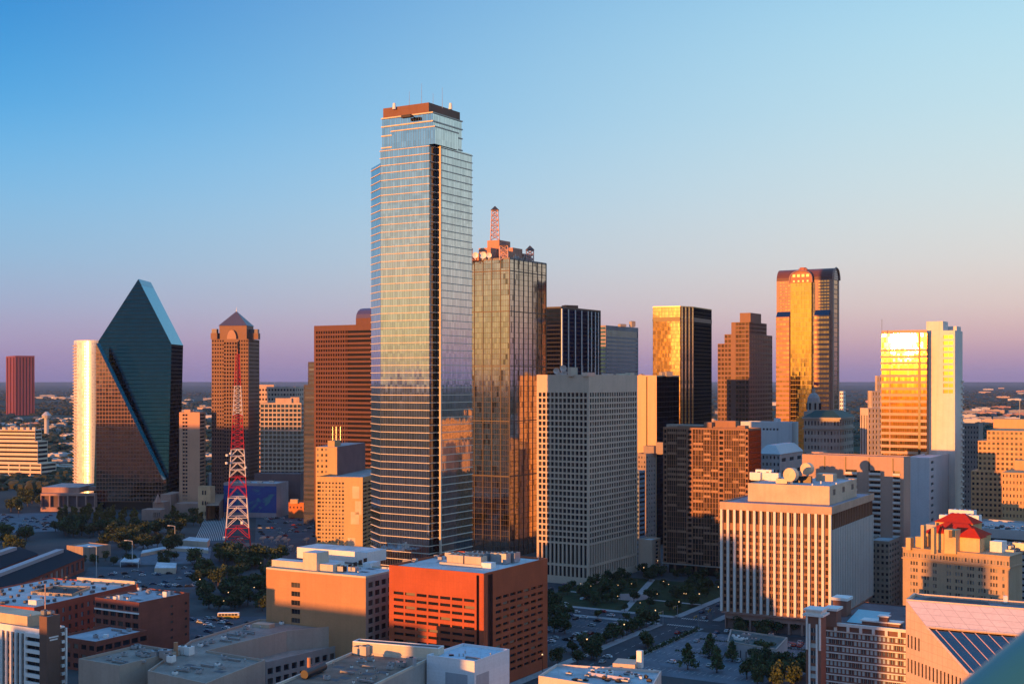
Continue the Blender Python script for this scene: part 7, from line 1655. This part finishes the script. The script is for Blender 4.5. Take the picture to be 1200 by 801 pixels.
def tall_lamp(px, py, h, label):
    x, y = G(px, py); t = thing('highway_lamp', label, 'street lamp', (x, y, 0), 'tall highway lamps on the left'); mb = MB(); mb.cyl((x, y, 0), .32, h, 8, r2=.18); mb.bar((x, y, h), (x - 4.5, y, h + .6), .28); mb.build('pole', plain('pale pole', (.5, .5, .5), .5), t); mb = MB(); mb.box((x - 4.8, y, h + .3), (1.8, .6, .35), 0, 0, True); mb.build('lamp_head', white_paint, t)
tall_lamp(155, 662, 17, 'tall grey highway lamp beside the paved square'); tall_lamp(205, 642, 17, 'tall grey highway lamp behind the paved square'); tall_lamp(113, 676, 20, 'tall grey highway lamp west of the paved square')
def signal(p, label):
    t = thing('traffic_signal', label, 'traffic signal', (p.x, p.y, 0), 'signals at the crossing'); mb = MB(); mb.cyl((p.x, p.y, 0), .14, 7, 7); mb.bar((p.x, p.y, 6.6), (p.x - DR.x * 6, p.y - DR.y * 6, 6.9), .16); mb.build('pole', steel, t)
    for s in (3, 5.8): mb = MB(); mb.box((p.x - DR.x * s, p.y - DR.y * s, 5.7), (.45, .4, 1.2), 0, 0, True); mb.build('signal_head', plain('signal yellow', (.4, .25, .03)), t)
for sx, sy, lab in ((1, 1, 'at the park corner'), (1, -1, 'at the finned block corner'), (-1, 1, 'at the dark car park corner'), (-1, -1, 'at the pale car park corner')): signal(X0 + DR * 10 * sx + DL * 10 * sy, 'traffic signal with long arm ' + lab + ' of the crossing')

# ---------------------------------------------------------------- distant land: woods and low buildings
def woods():
    rs = random.Random(5); mb = MB(); V, F = [], []; ring = [(math.cos(2 * math.pi * i / 6), math.sin(2 * math.pi * i / 6)) for i in range(6)]
    for k in range(13000):
        D = 1480 * (9.5 ** rs.random()); x = rs.uniform(-.46, .46) * D; y = D
        if noise.noise(Vector((x / 420, y / 600, 3))) < -.12: continue
        s = rs.uniform(5, 11) * (1 + D / 9000); h = rs.uniform(7, 12); i0 = len(V)
        for (rr, zz) in ((.8, 0), (1.0, .5), (.6, .88)):
            for cx, cy in ring: V.append((x + cx * s * rr * rs.uniform(.75, 1.2), y + cy * s * rr * rs.uniform(.75, 1.2), h * zz * rs.uniform(.85, 1.1)))
        V.append((x, y, h))
        for b_ in (0, 6):
            for i in range(6): F.append((i0 + b_ + i, i0 + b_ + (i + 1) % 6, i0 + b_ + 6 + (i + 1) % 6, i0 + b_ + 6 + i))
        for i in range(6): F.append((i0 + 12 + i, i0 + 12 + (i + 1) % 6, i0 + 18))
    me = bpy.data.meshes.new('woodland'); me.from_pydata(V, [], F); me.materials.append(leaf_mat('woodland leaves', (.022, .032, .014), (.058, .055, .028))); o = bpy.data.objects.new('woodland', me); COL.objects.link(o); o['kind'] = 'stuff'
woods()
def far_buildings():
    rs = random.Random(17); ms = [plain('far pale roof', (.45, .42, .42)), plain('far tan wall', (.42, .30, .22)), plain('far grey wall', (.28, .26, .27)), plain('far rose wall', (.36, .20, .17)), plain('far white wall', (.62, .58, .56))]; protos = {}
    def put(px, D, w, d, h, mi, lab, grp):
        x, y = P(px, D); key = mi
        if key not in protos:
            mb = MB(); mb.box((0, 0, 0), (1, 1, 1), 0, 0); mb.box((.1, .1, 1), (.3, .3, .16), 0, 0); mb.box((-.25, -.2, 1), (.2, .2, .1), 0, 0); me = mb.build('far_building', [ms[mi]]); protos[key] = me.data; bpy.data.objects.remove(me)
        o = bpy.data.objects.new('far_building', protos[key]); COL.objects.link(o); o.location = (x, y, 0); o.scale = (w, d, h); o.rotation_euler[2] = rs.uniform(-.6, .1); o['label'] = lab; o['category'] = 'building'; o['group'] = grp
    C_ = ['pale', 'tan', 'grey', 'rose', 'white']
    for (x0, x1, y0, y1, n, smin, smax, hmin, hmax, where) in ((-5, 100, 491, 515, 74, 14, 30, 5, 9, 'in the far suburb behind the tiered office'), (42, 105, 463, 474, 9, 60, 150, 9, 16, 'on the wooded horizon at far left'), (212, 250, 468, 492, 10, 30, 90, 8, 14, 'in the gap between prism and pyramid towers'), (212, 250, 500, 548, 9, 20, 45, 7, 12, 'low behind the balcony hotel'), (60, 100, 522, 556, 12, 25, 60, 6, 11, 'behind the curved tower and tiered office'), (985, 1040, 470, 510, 8, 30, 60, 8, 16, 'right of the vaulted tower'), (1128, 1200, 478, 498, 22, 30, 80, 7, 15, 'beyond the stepped hotel at right'), (1150, 1200, 455, 470, 7, 60, 120, 9, 15, 'on the wooded horizon at far right'), (360, 372, 470, 560, 4, 20, 40, 6, 10, 'beside the narrow blue tower'), (830, 912, 470, 520, 8, 30, 60, 10, 20, 'between the stepped tower and the vaulted tower')):
        for k in range(n): D = GD(rs.uniform(y0, y1)); mi = rs.randrange(5); put(rs.uniform(x0, x1), D, rs.uniform(smin, smax), rs.uniform(smin, smax) * .6, rs.uniform(hmin, hmax), mi, C_[mi] + ' low distant building ' + where, C_[mi] + ' buildings ' + where)
    mb = MB(); x, y = P(54.5, 2900); mb.cyl((x, y, 0), 5, 42, 12); mb.cyl((x, y, 42), 9, 6, 12, r2=11); mb.cyl((x, y, 48), 11, 8, 12, r2=3); single('water_tower', mb, ms[0], 'small pale water tower above the far suburb roofs', 'water tower', (x, y, 0), smooth=False)
far_buildings()

# ---------------------------------------------------------------- railing tube of the lookout the picture is taken from
mb = MB(); c0 = Vector((1.212, 3.0, EYE - .752)); d = Vector((70, 0, 58)).normalized(); up = Vector((0, 1, 0)); sd = d.cross(up).normalized(); n = 40; rad = .125
for s0, s1 in ((-3, -1.5), (-1.5, 0), (0, 1.5), (1.5, 3)):
    for i in range(n):
        a, b_ = 2 * math.pi * i / n, 2 * math.pi * (i + 1) / n; o = lambda t: up * math.cos(t) * rad + sd * math.sin(t) * rad
        mb.face([c0 + d * s0 + o(a), c0 + d * s0 + o(b_), c0 + d * s1 + o(b_), c0 + d * s1 + o(a)])
single('lookout_railing', mb, plain('blue painted tube', (.015, .10, .17), .3, .0), 'thick blue grey tube of the lookout railing in the lower right corner', 'railing', smooth=True)
cam_d.dof.use_dof = True; cam_d.dof.focus_distance = 900; cam_d.dof.aperture_fstop = 4.0

# ---------------------------------------------------------------- the air
def haze(dens, col):
    m = bpy.data.materials.new('haze'); m.use_nodes = True; nt = m.node_tree; nt.nodes.clear(); o = nt.nodes.new('ShaderNodeOutputMaterial'); v = nt.nodes.new('ShaderNodeVolumePrincipled'); v.inputs['Density'].default_value = dens; v.inputs['Color'].default_value = (*col, 1); v.inputs['Anisotropy'].default_value = .0; nt.links.new(v.outputs[0], o.inputs['Volume'])
    mb = MB(); s = 30000; mb.prism([(-s, -s), (s, -s), (s, s), (-s, s)], -1, 330, 0, bot=True); h = mb.build('haze', m); h['kind'] = 'stuff'
if HAZE: haze(HAZE, (.42, .58, 1.0))
